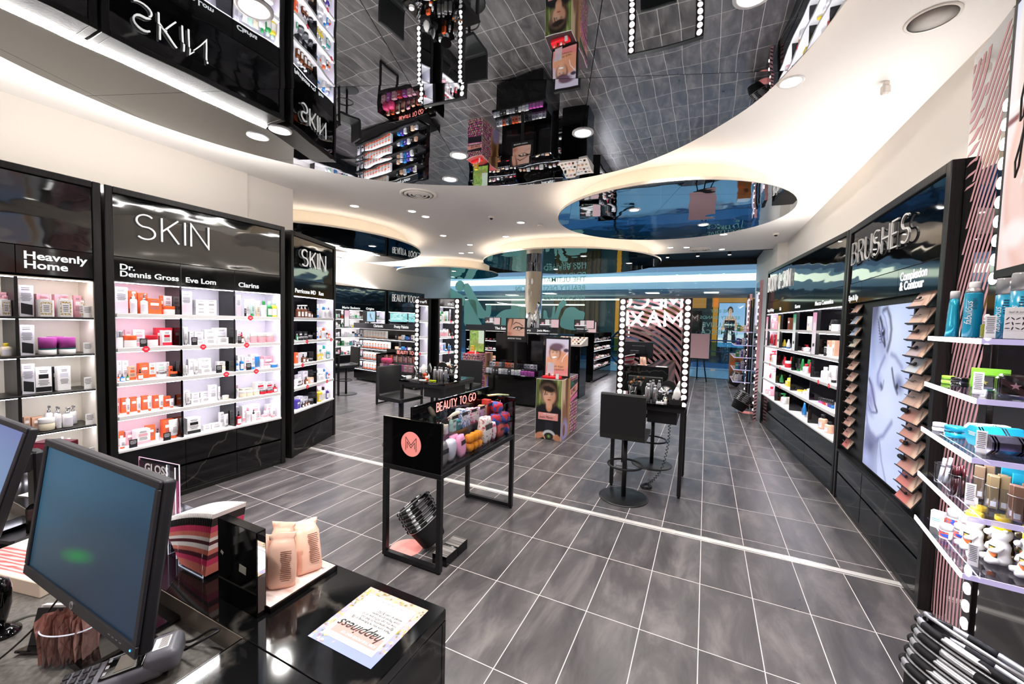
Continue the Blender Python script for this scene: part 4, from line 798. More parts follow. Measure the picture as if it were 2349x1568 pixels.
MB().tube([(.68+.05*x, -.034, 2.52+.28*z) for x, z in [(1.1, .75), (.6, 1), (.1, .7), (.2, .35), (.7, .4), (1.0, .8), (.95, .2), (.6, -.35), (.1, -.5), (-.1, -.25), (.6, .0), (1.5, .5)]], .0035, 6).build('script_lettering', MBLACK, e)
# acrylic shelves and their goods
UA = frame_mx((2.42, 1.52), (2.357, .97)); ZA = [1.678, 1.460, 1.242, 1.024, .806]
LIL = mat('lilac_edge', '#c9bfe6', .15, emit=.35, alpha=.75)
for i, z in enumerate(ZA):
    e = empty('acrylic_shelf', UA @ T(0, 0, z), f'clear lit acrylic shelf at right, {ORD[i]} from the top', 'shelf', 'clear acrylic shelves')
    MB().bbox(0, .553, .004, .25, -.022, 0, .0015).build('slab', clear('shelf_acrylic', '#e9e8f6', .16), e)
    MB().box(.001, .552, 0, .004, -.021, -.001).build('lit_edge', emis('lit_edge', '#ffffff', 3.2), e); MB().box(.553, .557, .004, .25, -.021, -.001).build('end_edge', LIL, e)
    L = bpy.data.lights.new('shelf_light', 'AREA'); L.shape = 'RECTANGLE'; L.size = .5; L.size_y = .03; L.energy = 1.6; L.color = (.97, .96, 1); o = bpy.data.objects.new('shelf_light', L); COL.objects.link(o); o.matrix_world = UA @ T(.27, .05, z-.025) @ RX(.3)
def A_(x, y, z, rz=0): return UA @ T(x, y, z+.0006, rz)
AQ = mat('aqua_can', '#1491b4', .22, coat=.4); AQ2 = mat('aqua_box', '#1fa0bd', .4); CLR = clear('clear_cap', '#eef2f5', .2); HOLO = mat('holographic_foil', '#b9b6c8', .18, .9); BRZ = mat('bronze_carton', '#8a735c', .35, .5); BURG = mat('burgundy_tube', '#3a0c14', .2); GLD = mat('gold_carton', '#a28f6c', .35, .5)
TXT = mat('print_white', '#f4f4f4', .5); TXK = mat('print_black', '#1a1a1a', .5)
def can(x, y, z, r, h, label, rz=1.2):
    m = A_(x, y, z, rz); o = MB().lathe([(r*.96, 0), (r, .003), (r, h*.78), (r*.96, h*.8)], n=28).build('spray_can', AQ, None, m, label=label, cat='can', group='aqua spray cans on the top acrylic shelf')
    MB().lathe([(r*.97, h*.8), (r*.9, h*.84), (r*.55, h*.89), (r*.5, h*.90)], n=24).build('metal_shoulder', STEEL, o); MB().lathe([(r*.56, h*.88), (r*.6, h*.9), (r*.6, h*.98), (r*.5, h)], n=20).build('nozzle_cap', pm('W'), o)
    text('lettering', 'fabulous', TXT, o, T(.0, -r*1.01, h*.22) @ RY(-PI/2), size=.03, sx=1.0, shear=.3, ext=.0004)
    mb = MB(); print_lines(mb, -r*.1, r*.55, -r*1.01, h*.5, h*.7, 0, 7, 2); mb.build('small_print', mat('deep_blue_print', '#0c4d66', .5), o)
def wcan(x, y, z, r, h, label):
    o = MB().lathe([(r, 0), (r, h*.72)], n=28).build('spray_can', AQ, None, A_(x, y, z, 1.2), label=label, cat='can', group='aqua spray cans on the top acrylic shelf'); MB().lathe([(r*.95, h*.72), (r*.7, h*.76)], n=20).build('metal_shoulder', STEEL, o); MB().lathe([(r*1.0, h*.74), (r*1.0, h*.97), (r*.95, h)], n=28).build('clear_cap', mat('frosted_cap', '#e6e4e6', .15, trans=.6), o)
    mb = MB(); print_lines(mb, -r*.3, r*.5, -r*1.01, h*.4, h*.65, 0, 6, 2); mb.build('small_print', mat('deep_blue_print', '#0c4d66', .5), o); text('lettering', 'fabulous', TXT, o, T(-r*.35, -r*.98, h*.1) @ RY(-PI/2), size=.03, shear=.3, ext=.0004)
can(.19, .085, ZA[0], .028, .235, 'aqua spray can with white nozzle cap on the top acrylic shelf')
wcan(.26, .155, ZA[0], .03, .24, 'aqua can with frosted cap behind the leaf print boxes, left one'); wcan(.36, .165, ZA[0], .034, .25, 'aqua can with frosted cap behind the leaf print boxes, middle one'); wcan(.46, .22, ZA[0], .034, .25, 'aqua can with frosted cap at the right photo edge')
o = MB(); v = []; F = []
for k, (w_, d, z) in enumerate([(.026, .022, 0), (.03, .02, .05), (.024, .016, .14), (.017, .014, .17)]):
    for i in range(12): a = 2*PI*i/12; v.append((w_*(1+.1*math.sin(3*a+k))*math.cos(a), d*(1+.12*math.cos(4*a+k))*math.sin(a), z))
for k in range(3):
    for i in range(12): F.append((k*12+i, k*12+(i+1) % 12, k*12+12+(i+1) % 12, k*12+12+i))
o.add(v, F+[tuple(range(11, -1, -1)), tuple(range(36, 48))], 0, True); o = o.build('squeeze_tube', mat('aqua_foil', '#2aa6c4', .25, .4), None, A_(.075, .06, ZA[0]), label='crumpled aqua foil tube with white cap at the left of the top acrylic shelf', cat='tube')
MB().lathe([(.016, .17), (.016, .2), (.014, .205)], n=16).build('cap', pm('W'), o)
o = MB().lathe([(.015, 0), (.016, .003), (.016, .05), (.008, .056)], n=20).build('dropper_bottle', mat('olive_oil_glass', '#9a9a34', .08, trans=.5), None, A_(.36, .075, ZA[0]), label='small green oil dropper bottle in front of the aqua cans', cat='bottle')
MB().lathe([(.011, .054), (.011, .07)], n=14).build('collar', STEEL, o); MB().lathe([(.008, .07), (.009, .085), (.004, .093)], n=14).build('rubber_bulb', pm('W'), o)
def acard(x, y, z, label, w_=.028, h_=.085):
    o = MB().bbox(-w_/2, w_/2, 0, .0015, 0, h_, .0005).build('price_card', mat('card_W', PAL['W'][0], .5), None, A_(x, y, z, 1.2), label=label, cat='card', group='white price cards on the acrylic shelves')
    mb = MB(); print_lines(mb, -w_*.4, w_*.4, -.0006, h_*.2, h_*.95, 0, 9, 3); mb.build('print', INK, o); MB().bbox(-w_*.6, w_*.6, -.03, .03, 0, .0015, .0005).build('holder_foot', ACRY, o)
for i, (x, y, z) in enumerate([(.44, .06, ZA[0]), (.41, .05, ZA[1]), (.46, .055, ZA[2]), (.42, .05, ZA[3]), (.47, .055, ZA[4])]): acard(x, y, z, f'white price card standing on the {ORD[i]} acrylic shelf from the top')
for i, (x, y) in enumerate([(.42, .125), (.455, .205)]):
    o = MB().bbox(-.032, .032, -.02, .02, 0, .115, .001).build('carton', cm('W'), None, A_(x+.03, y, ZA[0], 1.2), label=['left', 'right'][i]+' white carton with silver leaf print on the top acrylic shelf', cat='carton', group='leaf print cartons')
    mb = MB(); mb.quad((-.031, -.0205, .03), (.031, -.0205, .03), (.031, -.0205, .085), (-.031, -.0205, .085))
    mb.build('silver_band', SILV, o); mb = MB()
    for k in range(14):
        cx, cz, an = -.024+(k % 5)*.012, .038+(k//5)*.018, (k*1.3) % 3; mb.add([(cx+.007*math.cos(t)*math.cos(an)-.002*math.sin(t)*math.sin(an), -.0208, cz+.007*math.cos(t)*math.sin(an)+.002*math.sin(t)*math.cos(an)) for t in [PI*2*q/8 for q in range(8)]], [tuple(range(8))])
    mb.build('leaf_print', TXK, o); text('lettering', 'leaf & juice', INK, o, T(-.024, -.0208, .095), size=.010, shear=.2, ext=.0002)
# second shelf
def flatjar(x, y, z, r, h, mm, label, grp, band=CHROME):
    o = MB().lathe([(r*.97, 0), (r, .002), (r, h*.46)], n=28).build('cream_jar', mm, None, A_(x, y, z), label=label, cat='jar', group=grp); MB().lathe([(r*1.01, h*.46), (r*1.01, h*.52)], n=28, cap=False).build('metal_band', band, o); MB().lathe([(r, h*.52), (r, h*.97), (r*.94, h)], n=28).build('lid', mm, o)
    mb = MB(); print_lines(mb, -r*.4, r*.4, -r*1.005, h*.15, h*.4, 0, 2, 1); mb.build('print', TXT, o)
flatjar(.035, .07, ZA[1], .022, .036, mat('lime_jar', '#8cc63a', .3), 'lime green flat jar on the second acrylic shelf', 'flat jars on the second acrylic shelf'); flatjar(.15, .075, ZA[1], .028, .04, GBLACK, 'black flat jar with silver band on the second acrylic shelf', 'flat jars on the second acrylic shelf')
MB().bbox(-.05, .06, -.004, .004, 0, .085, .001).build('carton', mat('lime_card', '#77b82a', .5), None, A_(.13, .165, ZA[1], 1.3), label='bright lime green box standing behind the black jar', cat='carton')
for i, (x, y, s_) in enumerate([(.21, .13, .062), (.30, .165, .066), (.43, .14, .085), (.475, .225, .085)]):
    o = MB().bbox(-s_/2, s_/2, -.02, .02, 0, s_, .006).build('star_pack', clear('thick_clear', '#dfe0e4', .25), None, A_(x, y, ZA[1], 1.2), label=['smallest clear pack behind the white card', 'clear pack with yellow sticker', 'large clear pack with pink star', 'clear star pack at the right edge'][i]+' on the second acrylic shelf', cat='pack', group='clear gift packs on the second acrylic shelf')
    MB().bbox(-s_*.42, s_*.42, -.014, .014, s_*.06, s_*.93, .003).build('inner_card', GBLACK, o); mb = MB()
    st = [((.5 if k % 2 == 0 else .2)*s_*.35*math.sin(PI*k/5), s_*.5+(.5 if k % 2 == 0 else .2)*s_*.35*math.cos(PI*k/5)) for k in range(10)]; mb.prism(st, -.0165, -.0145); mb.build('star', PINKV if i > 1 else mat('yellow_sticker', '#d9c832', .5), o)
# third shelf: jars, octagonal boxes
flatjar(.07, .045, ZA[2], .024, .036, pm('L'), 'pale clear flat jar at the left of the third acrylic shelf', 'flat jars on the third acrylic shelf'); flatjar(.19, .06, ZA[2], .032, .048, mat('aqua_jar', '#1c9fc4', .25, .3), 'aqua metallic flat jar on the third acrylic shelf', 'flat jars on the third acrylic shelf')
def octbox(x, y, z, r, L_, mm, label, bands, rz=.25, star=False):
    """octagonal box lying on its side"""
    m = A_(x, y, z, rz); c = math.cos(PI/8); P = [(r*math.cos(PI/8+k*PI/4), r*c+r*math.sin(PI/8+k*PI/4)) for k in range(8)]
    o = MB().prism(P, 0, L_).build('octagonal_box', mm, None, m, label=label, cat='box', group='octagonal boxes lying on the third acrylic shelf')
    Q = [(p[0]*1.012, (p[1]-r*c)*1.012+r*c) for p in P]; mb = MB()
    for b_ in (.04, .10, .52, .58): n = 8; v = [(q[0], yy, q[1]) for yy in (L_*b_, L_*(b_+.035)) for q in Q]; mb.add(v, [(i, (i+1) % n, n+(i+1) % n, n+i) for i in range(n)])
    mb.build('bands', bands, o); 
    if star:
        for b_ in (.30, .78):
            s5 = [((.5 if k % 2 == 0 else .2)*r*.75*math.sin(PI*k/5), (.5 if k % 2 == 0 else .2)*r*.75*math.cos(PI*k/5)) for k in range(10)]
            mb = MB(); mb.add([(-r*c-.0006, L_*b_+q[0], r*c+q[1]) for q in s5], [tuple(range(10))]); mb.build('star', TXK, o)
    mb = MB(); print_lines(mb, -r*.5, r*.5, -.0008, r*.9, r*1.3, 0, 3, 1); mb.build('end_print', TXK if mm is not AQ2 else TXT, o)
octbox(.205, .10, ZA[2], .038, .12, cm('W'), 'white octagonal box with green bands lying at the back of the third shelf', mat('green_band', '#3f8a3f', .4))
octbox(.31, .075, ZA[2], .042, .15, AQ2, 'aqua octagonal box lying on the third acrylic shelf', CHROME, .25); octbox(.44, .07, ZA[2], .037, .16, HOLO, 'silver holographic octagonal box with black stars on the third shelf', GBLACK, .25, True)
# fourth shelf: tumblers of tubes
def tumbler(x, y, z, r, h, label):
    mb = MB(); mb.lathe([(r, 0), (r*1.03, h)], n=28, cap=False).lathe([(.0005, .002), (r, .002)], n=28, cap=False); o = mb.build('acrylic_tumbler', clear('tumbler', '#eef1f4', .22), None, A_(x, y, z), label=label, cat='tumbler', group='clear tumblers on the fourth acrylic shelf'); MB().tube([(r*1.03*math.cos(t), r*1.03*math.sin(t), h) for t in [2*PI*k/28 for k in range(28)]], .0012, 6, closed=True).build('rim', clear('tumbler_rim', '#dfe3ea', .6), o)
tumbler(.15, .045, ZA[3], .026, .085, 'empty looking clear tumbler with two white tubes, fourth acrylic shelf'); tumbler(.33, .04, ZA[3], .027, .09, 'clear tumbler of burgundy tubes on the fourth acrylic shelf')
tumbler(.29, .125, ZA[3], .03, .085, 'clear tumbler of bronze cartons behind the burgundy tubes'); tumbler(.395, .13, ZA[3], .033, .085, 'clear tumbler of gold cartons in the middle right of the fourth shelf'); tumbler(.50, .155, ZA[3], .036, .09, 'clear tumbler of rose gold cartons at the right photo edge')
def stick(x, y, z, w_, h, mm, label, grp, rz=0, tilt=0, rnd=False, cat='carton'):
    m = A_(x, y, z+.003, rz) @ RX(tilt)
    if rnd:
        o = MB().lathe([(w_/2, 0), (w_/2, h*.6)], n=12).build('mascara_tube', mm, None, m, label=label, cat='tube', group=grp); MB().lathe([(w_/2*1.02, h*.61), (w_/2*1.02, h)], n=12).build('cap', mm, o)
    else:
        o = MB().bbox(-w_/2, w_/2, -w_/2, w_/2, 0, h, .001).build('carton', mm, None, m, label=label, cat=cat, group=grp); mb = MB(); mb.box(-w_*.3, w_*.3, -w_/2-.0004, -w_/2, h*.06, h*.22); mb.build('barcode_label', cm('W'), o)
pos4 = ['front left', 'front right', 'back left', 'back right', 'centre']
for k in range(2): stick(.145+.02*k-.01, .04+.012*k, ZA[3], .013, .105+.01*k, pm('L'), f'white slim tube leaning {["left","right"][k]} in the first clear tumbler', 'tubes in the first tumbler', 0, -.12, True)
for k in range(5): stick(.33+[-.012, .012, -.012, .012, 0][k], .04+[-.01, -.01, .012, .012, 0][k], ZA[3], .0125, .118+.004*(k % 3), BURG, f'burgundy tube {pos4[k]} in the second clear tumbler', 'burgundy tubes in the second tumbler', .3*k, 0, True)
for k in range(4): stick(.29+[-.014, .012, -.012, .014][k], .125+[-.012, -.012, .013, .013][k], ZA[3], .021, .125+.004*k, BRZ, f'bronze slim carton {pos4[k]} in the third clear tumbler', 'bronze cartons in the third tumbler', 1.2)
for k in range(4): stick(.395+[-.015, .013, -.013, .015][k], .13+[-.013, -.014, .013, .013][k], ZA[3], .024, .12+.003*k, GLD, f'gold slim carton {pos4[k]} in the fourth clear tumbler', 'gold cartons in the fourth tumbler', 1.2)
for k in range(4): stick(.50+[-.015, .014, -.014, .015][k], .155+[-.015, -.015, .014, .014][k], ZA[3], .026, .12+.004*k, mat('rosegold_carton', '#a88470', .35, .4), f'rose gold slim carton {pos4[k]} in the fifth clear tumbler', 'rose gold cartons in the fifth tumbler', 1.2)
for k in range(3): MB().bbox(-.03, .03, -.012, .012, 0, .13, .001).build('carton', AQ2, None, A_(.25+.09*k, .215, ZA[3], 1.3), label=f'aqua box at the back of the fourth acrylic shelf, {ORD[k]} from left', cat='carton', group='aqua boxes at the back of the fourth shelf')
# fifth shelf: carton, pots, bear shaped jars
o = MB().bbox(-.022, .022, -.014, .014, 0, .075, .001).build('carton', cm('W'), None, A_(.12, .05, ZA[4], 1.0), label='white carton with orange mark at the left of the lowest acrylic shelf', cat='carton'); mb = MB(); print_lines(mb, -.018, .012, -.0146, .03, .045, 0, 2, 3); mb.box(.0222, .0226, -.008, .008, .035, .055, 1); mb.build('print', [mat('aqua_ink', '#3fa7b5', .5), mat('orange_ink', '#e0622c', .5)], o)
def pot(x, y, r, h, label):
    o = MB().lathe([(r*.94, 0), (r, .003), (r, h*.62)], n=26).build('ointment_pot', pm('W'), None, A_(x, y, ZA[4]), label=label, cat='jar', group='white pots on the lowest acrylic shelf'); MB().lathe([(r*1.03, h*.63), (r*1.03, h*.95), (r, h)], n=26).build('lid', pm('W'), o)
    n = 12; v = []; 
    for i in range(n+1): a = -PI*.25-.9+1.8*i/n; v += [(r*1.008*math.cos(a), r*1.008*math.sin(a), h*.12), (r*1.008*math.cos(a), r*1.008*math.sin(a), h*.55)]
    mb = MB(); mb.add(v, [(2*i, 2*i+2, 2*i+3, 2*i+1) for i in range(n)], 0, True); mb.build('blue_and_red_label', noise_mat('pot_label', '#2a4fb0', '#d4583e', (60, 60, 90), .5, detail=0, lo=.48, hi=.52), o)
pot(.235, .045, .021, .06, 'white pot with red and blue label at the front of the lowest acrylic shelf'); pot(.20, .10, .021, .06, 'white pot with red and blue label behind, near the white carton'); pot(.09, .11, .024, .085, 'taller white pot at the back left of the lowest acrylic shelf')
BEARG = mat('honey_glass', '#6d5a33', .08, trans=.35); LIDY = mat('yellow_lid', '#e2c417', .35)
def bear(x, y, rz, white, label):
    m = A_(x, y, ZA[4], rz+PI/2); mm = mat('glazed_white', '#efeeea', .12) if white else BEARG
    mb = MB(); prof = [(.022, 0), (.034, .006), (.036, .02), (.031, .038), (.0285, .05), (.030, .062), (.030, .074), (.0245, .086), (.021, .092), (.026, .1), (.0315, .112), (.032, .124), (.028, .134), (.0215, .14)]
    mb.lathe([(r, z) for r, z in prof], n=24, sx=1, sy=.85)
    for sx, cz, r1, ln in ((.0, .118, .013, .030),): mb.lathe([(.001, 0), (r1, .004), (r1*.9, .012), (r1*.6, .018), (.001, .021)], n=14); mb.v[-14*5:] = [(-.026-zz*1.0, xx, yy+cz) for xx, yy, zz in mb.v[-14*5:]]   # muzzle
    for sy in (-1, 1):
        mb.tube([(-.004, sy*.024, .074), (-.018, sy*.028, .058), (-.029, sy*.014, .05)], [.009, .0105, .008], 10); mb.tube([(-.01, sy*.020, .016), (-.034, sy*.020, .012), (-.044, sy*.02, .014)], [.014, .0125, .009], 10); mb.lathe([(.0085, 0), (.007, .007), (.002, .010)], .002, sy*.022, .134, n=10)
    o = mb.build('bear_jar', mm, None, m, label=label, cat='jar', group='bear shaped jars on the lowest acrylic shelf')
    MB().lathe([(.0245, .138), (.0255, .141), (.0255, .155), (.023, .158)], n=26).build('lid', LIDY, o)
    if white: MB().lathe([(.0015, 0), (.001, .0015)], -.0, 0, 0, n=8).build('eye', TXK, o, T(-.030, -.009, .125) @ RY(-PI/2)); MB().lathe([(.0015, 0), (.001, .0015)], n=8).build('eye', TXK, o, T(-.030, .009, .125) @ RY(-PI/2))
    a = Art(.034, .044, 14, 16, '#1d2a16').noise(.9, 5, 1, 1).ell(.5, .42, .42, .44, '#e8702a', 0, .12); a.rect(.2, .8, .78, .84, '#c9d46a').rect(.3, .7, .66, .7, '#d5dc80')
    me = a.mesh('label'); 
    for v in me.vertices: t = (v.co.x-.017)/.034*1.15; v.co = Vector((-.0315*math.cos(t)*1.0, .0315*math.sin(-t)*.87, v.co.z+.028))
    me.materials.append(ARTP); link('label', me, o, RZ(.55))
bear(.30, .105, .12, True, 'white bear shaped jar with yellow lid, leftmost of the front three'); bear(.385, .15, .05, True, 'white bear shaped jar with yellow lid, middle of the front three'); bear(.455, .205, 0, True, 'white bear shaped jar with yellow lid at the right photo edge')
bear(.205, .145, .1, False, 'amber honey bear jar behind, leftmost of the back three'); bear(.285, .19, .1, False, 'amber honey bear jar behind, middle of the back three'); bear(.355, .24, .1, False, 'amber honey bear jar behind, rightmost of the back three')
# ================================================================ SHOP WINDOW AND THE MALL BEYOND
for i, (a, b) in enumerate([(-9.0, -6.05), (-6.05, -3.1), (-3.1, -.15), (-.15, 2.8)]):
    e = empty(f'window_{i+1}', T(0, SY1, 0)); tag(e, kind='structure')
    MB().box(a+.004, b-.004, -.005, .005, .01, 3.72).build('pane', GLASS, e); MB().box(a, b, -.02, .02, 0, .012).build('bottom_rail', METB, e)
MINT = mat('mint_vinyl', '#c4e8dc', .6); n, l, b = nt(MINT)
tr = n.new('ShaderNodeBsdfTranslucent'); tr.inputs[0].default_value = lin('#c4e8dc'); mx = n.new('ShaderNodeMixShader'); mx.inputs[0].default_value = .55
l.new(b.outputs[0], mx.inputs[1]); l.new(tr.outputs[0], mx.inputs[2]); l.new(mx.outputs[0], n['Material Output'].inputs[0])
SH_ = {'cloak': [(-9.0, 2.75), (-9.0, 3.1), (-8.88, 3.24), (-8.72, 3.12), (-8.53, 3.02), (-8.29, 2.89), (-8.0, 2.7), (-8.0, 2.38), (-8.28, 2.38), (-8.86, 2.41), (-9.0, 2.4)],
'arm': [(-8.09, 3.14), (-8.04, 3.27), (-7.92, 3.31), (-7.77, 3.25), (-7.31, 2.57), (-6.96, 2.13), (-6.92, 2.37), (-6.84, 2.39), (-6.68, 2.35), (-6.74, 1.89), (-7.08, 1.82), (-7.3, 1.85), (-7.45, 2.06), (-7.79, 2.57)],
'skirt': [(-8.02, 2.5), (-7.91, 2.6), (-7.46, 2.57), (-7.38, 2.19), (-7.3, 1.85), (-7.14, 1.5), (-7.94, 1.48), (-8.01, 2.06)],
'fig2': [(-6.46, 1.83), (-6.34, 2.02), (-6.1, 2.17), (-5.83, 2.22), (-5.6, 2.24), (-5.4, 2.27), (-5.42, 1.85), (-5.12, 1.86), (-5.11, 1.5), (-6.36, 1.46)],
'fig3': [(-4.34, 2.13), (-4.21, 2.16), (-4.14, 1.9), (-4.0, 1.93), (-3.94, 2.31), (-3.85, 2.32), (-3.87, 1.94), (-3.84, 2.08), (-3.7, 2.45), (-3.56, 2.6), (-3.42, 2.54), (-3.43, 2.4), (-3.61, 2.23), (-3.71, 1.88), (-3.83, 1.54), (-4.25, 1.52)],
'dress': [(-3.62, 1.83), (-3.54, 2.03), (-3.4, 2.27), (-3.11, 2.32), (-2.9, 2.2), (-2.7, 2.15), (-2.68, 1.99), (-2.77, 1.68), (-3.02, 1.45), (-3.58, 1.54)]}
def decal(names, label, head=None):
    e = empty('window_decal', T(0, SY1-.006, 0), label, 'window decal', 'mint silhouettes on the shop window')
    for k, n_ in enumerate(names):
        mb = MB(); P = SH_[n_]; mb.prism(smooth(P, 3), -.0012-.001*k, -.001*k); mb.build('silhouette', MINT, e)
    if head: MB().prism([(head[0]+.24*math.cos(t), head[1]+.24*math.sin(t)) for t in [2*PI*i/24 for i in range(24)]], -.0045, -.0035).build('head', MINT, e)
decal(['cloak', 'arm', 'skirt'], 'mint silhouette of a figure with outstretched arm on the left window', (-8.25, 3.2)); decal(['fig2'], 'low mint mound silhouette left of the mirrored column'); decal(['fig3', 'dress'], 'mint silhouette of a raised hand and puffed dress right of the column')
def wtext(s, x, z, size, label):
    me = text_mesh(s, size=size, ext=.0008, bold=size*.004).copy(); me.materials.append(MINT)
    link('window_lettering', me, None, Matrix.Translation((x, SY1-.012, z)) @ Matrix.Scale(-1, 4, (1, 0, 0)), label, 'window lettering', 'mint lettering on the shop window')
wtext('THE ULTIMATE', -2.67, 3.28, .28, 'window lettering THE ULTIMATE seen in reverse'); wtext('BEAUTY DESTINATION', -2.67, 2.95, .28, 'window lettering BEAUTY DESTINATION seen in reverse'); wtext('HAS ARRIVED', -2.67, 2.60, .28, 'window lettering HAS ARRIVED seen in reverse')
wtext('THE BEST', 2.2, 2.17, .15, 'window lettering THE BEST seen in reverse at right'); wtext('BEAUTY BRANDS', 2.42, 1.96, .15, 'window lettering BEAUTY BRANDS seen in reverse at right')
wtext('EXCLUSIVE', 2.42, 1.70, .22, 'window lettering EXCLUSIVE seen in reverse at right'); wtext('TO MECCA', 2.42, 1.46, .22, 'window lettering TO MECCA seen in reverse at right')
# mall
MB().box(-30, 16, 13.86, 17.2, -.1, -.01).build('floor', mat('mall_floor', '#8fb2c4', .12), kind='structure')
MB().box(-30, 16, 17.2, 40, -6, -5.9).build('floor', mat('mall_floor_low', '#5d7f99', .3), kind='structure')
MB().box(-30, 16, 20.5, 30, -.3, -.01).build('floor', mat('mall_floor', '#8fb2c4', .12), kind='structure')
BL = emis('blue_cove_light', '#3f8fe0', 1.3)
MB().box(-30, 16, 13.9, 30, 6.2, 6.3).build('ceiling', mat('mall_blue', '#4f9ae4', .6, emit=.45), kind='structure')
t = MB().box(-30, 16, 18.2, 18.9, 3.35, 3.66, 0).box(-30, 16, 18.19, 18.2, 3.66, 3.94, 1).box(-30, 16, 18.2, 30, 3.94, 4.1, 0); t.box(-30, -1.6, 17.0, 17.01, 4.15, 4.3, 1).box(-30, 16, 18.9, 24, 3.30, 3.35, 0); t.build('trim_2', [mat('mall_soffit', '#b4cdd4', .5), emis('mall_strip', '#f6fbe8', 2.2)], kind='structure')
for i, (x0, x1, y, z) in enumerate([(-14, -2.6, 21.5, 3.05), (-12, -5.2, 22.6, 2.80)]): MB().bbox(x0, x1, y, y+.12, z, z+.07, .005).build('light_beam', emis('mall_strip_soft', '#eef6e6', 1.5), None, label=['nearer', 'farther'][i]+' long white light beam across the mall seen through the left window', cat='light beam', group='mall light beams')
for i, (x, y) in enumerate([(-1.0, 19.8), (1.6, 19.8), (-6.3, 19.6), (-9, 20.5)]):
    MB().box(-.3, .3, -.3, .3, -.01, 0).build('ceiling_light', emis('mall_panel_light', '#fdfbe4', 3), None, T(x, y, 3.295), label='square lit mall ceiling panel beyond the glass, '+['centre', 'right', 'left of the column', 'far left'][i], cat='ceiling light', group='mall ceiling lights')
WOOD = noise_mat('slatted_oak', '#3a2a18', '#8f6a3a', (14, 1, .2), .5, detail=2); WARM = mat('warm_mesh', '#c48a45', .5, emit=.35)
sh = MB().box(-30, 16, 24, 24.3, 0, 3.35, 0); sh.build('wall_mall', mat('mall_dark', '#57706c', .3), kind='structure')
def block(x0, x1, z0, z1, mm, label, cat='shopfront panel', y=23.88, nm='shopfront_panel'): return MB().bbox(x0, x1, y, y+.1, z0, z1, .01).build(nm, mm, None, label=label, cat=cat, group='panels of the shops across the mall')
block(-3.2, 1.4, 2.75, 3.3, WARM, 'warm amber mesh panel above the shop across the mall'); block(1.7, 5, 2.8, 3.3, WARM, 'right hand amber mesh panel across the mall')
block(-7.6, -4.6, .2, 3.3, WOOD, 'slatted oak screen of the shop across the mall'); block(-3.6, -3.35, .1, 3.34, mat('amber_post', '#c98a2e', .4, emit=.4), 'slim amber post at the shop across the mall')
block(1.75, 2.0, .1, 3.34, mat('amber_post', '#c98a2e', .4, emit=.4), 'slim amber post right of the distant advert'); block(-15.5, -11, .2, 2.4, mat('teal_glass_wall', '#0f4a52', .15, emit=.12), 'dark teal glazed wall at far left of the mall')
block(-10.7, -9.4, .1, 3.34, mat('pale_green_wall', '#9db8a2', .5, emit=.12), 'pale green wall section left of the column across the mall'); block(-2.9, 1.2, .1, 2.6, mat('dark_shop_window', '#14130f', .12), 'dark shop window straight across the mall')  # far green and teal walls given a faint glow to look brighter
e = empty('balustrade', T(0, 17.1, 0), 'blue tinted glass balustrade with dark rail beyond the window', 'balustrade')
MB().box(-20, 12, -.01, .01, .05, 1.1).build('glass_panel', clear('blue_glass', '#8fc4e0', .2), e); MB().tube([(-20, 0, 1.16), (12, 0, 1.16)], .028, 8).build('handrail', mat('blue_steel', '#1f3f5c', .3, .5), e); MB().tube([(-20, 0, .72), (12, 0, .72)], .018, 8).build('rail', mat('blue_steel', '#1f3f5c', .3, .5), e)
MB().tube([(.75*math.cos(t), 0, .75*math.sin(t)) for t in [PI*.5+PI*i/16 for i in range(17)]], .05, 8).build('escalator_handrail', mat('rubber_blue', '#12283a', .4), None, T(-1.35, 15.6, .78), label='curved dark escalator handrail end beyond the makeup gondola', cat='handrail')
# distant advert of a woman in a strapless dress
e = empty('advert_lightbox', T(1.95, 20.6, .74), 'distant lit advert of a woman in a black and white dress', 'lightbox')
MB().bbox(0, 1.13, 0, .1, 0, 2.13, .01).bbox(.5, .62, .02, .08, -.75, 0, .005).build('case', MBLACK, e)
a = Art(1.09, 2.09, 56, 110, '#9cc3ea').grad('#b9d6ef', '#8ab5e6').ell(.45, .52, .26, .20, '#dba98c', 0, .1).poly([(.22, .62), (.08, .35), (.14, .34), (.32, .55)], '#d9a78b').poly([(.66, .62), (.86, .36), (.8, .34), (.58, .55)], '#d9a78b')
a.ell(.44, .84, .10, .085, '#2b1a12', 0, .1).ell(.44, .81, .07, .07, '#e0b195', 0, .1).ell(.44, .72, .04, .06, '#d9a78b', 0, .1).rect(.25, .64, .43, .61, '#1c1718').rect(.25, .64, .50, .525, '#f1eeee').poly([(.27, .43), (.62, .43), (.72, .1), (.18, .1)], '#1c1718').poly([(.40, .38), (.5, .38), (.56, 0), (.36, 0)], '#ece9ea').seg([(.41, .785), (.47, .785)], .006, '#a33').ell(.415, .825, .008, .006, '#222').ell(.465, .825, .008, .006, '#222')
a.rect(.0, .2, .0, .2, '#e9eff2').rect(.75, 1, .0, .3, '#cfe0f0').seg([(.34, .83), (.36, .87), (.44, .9), (.52, .87), (.54, .8)], .018, '#2b1a12', .4)
picture('lit_advert', a, attr_mat('art_distant', .6), e, T(.02, -.001, .02))
L = bpy.data.lights.new('mall_light', 'AREA'); L.shape = 'RECTANGLE'; L.size = 24; L.size_y = 5; L.energy = MALL; L.color = (.86, .93, 1); o = bpy.data.objects.new('mall_light', L); COL.objects.link(o); o.location = (-4, 17, 6.1)
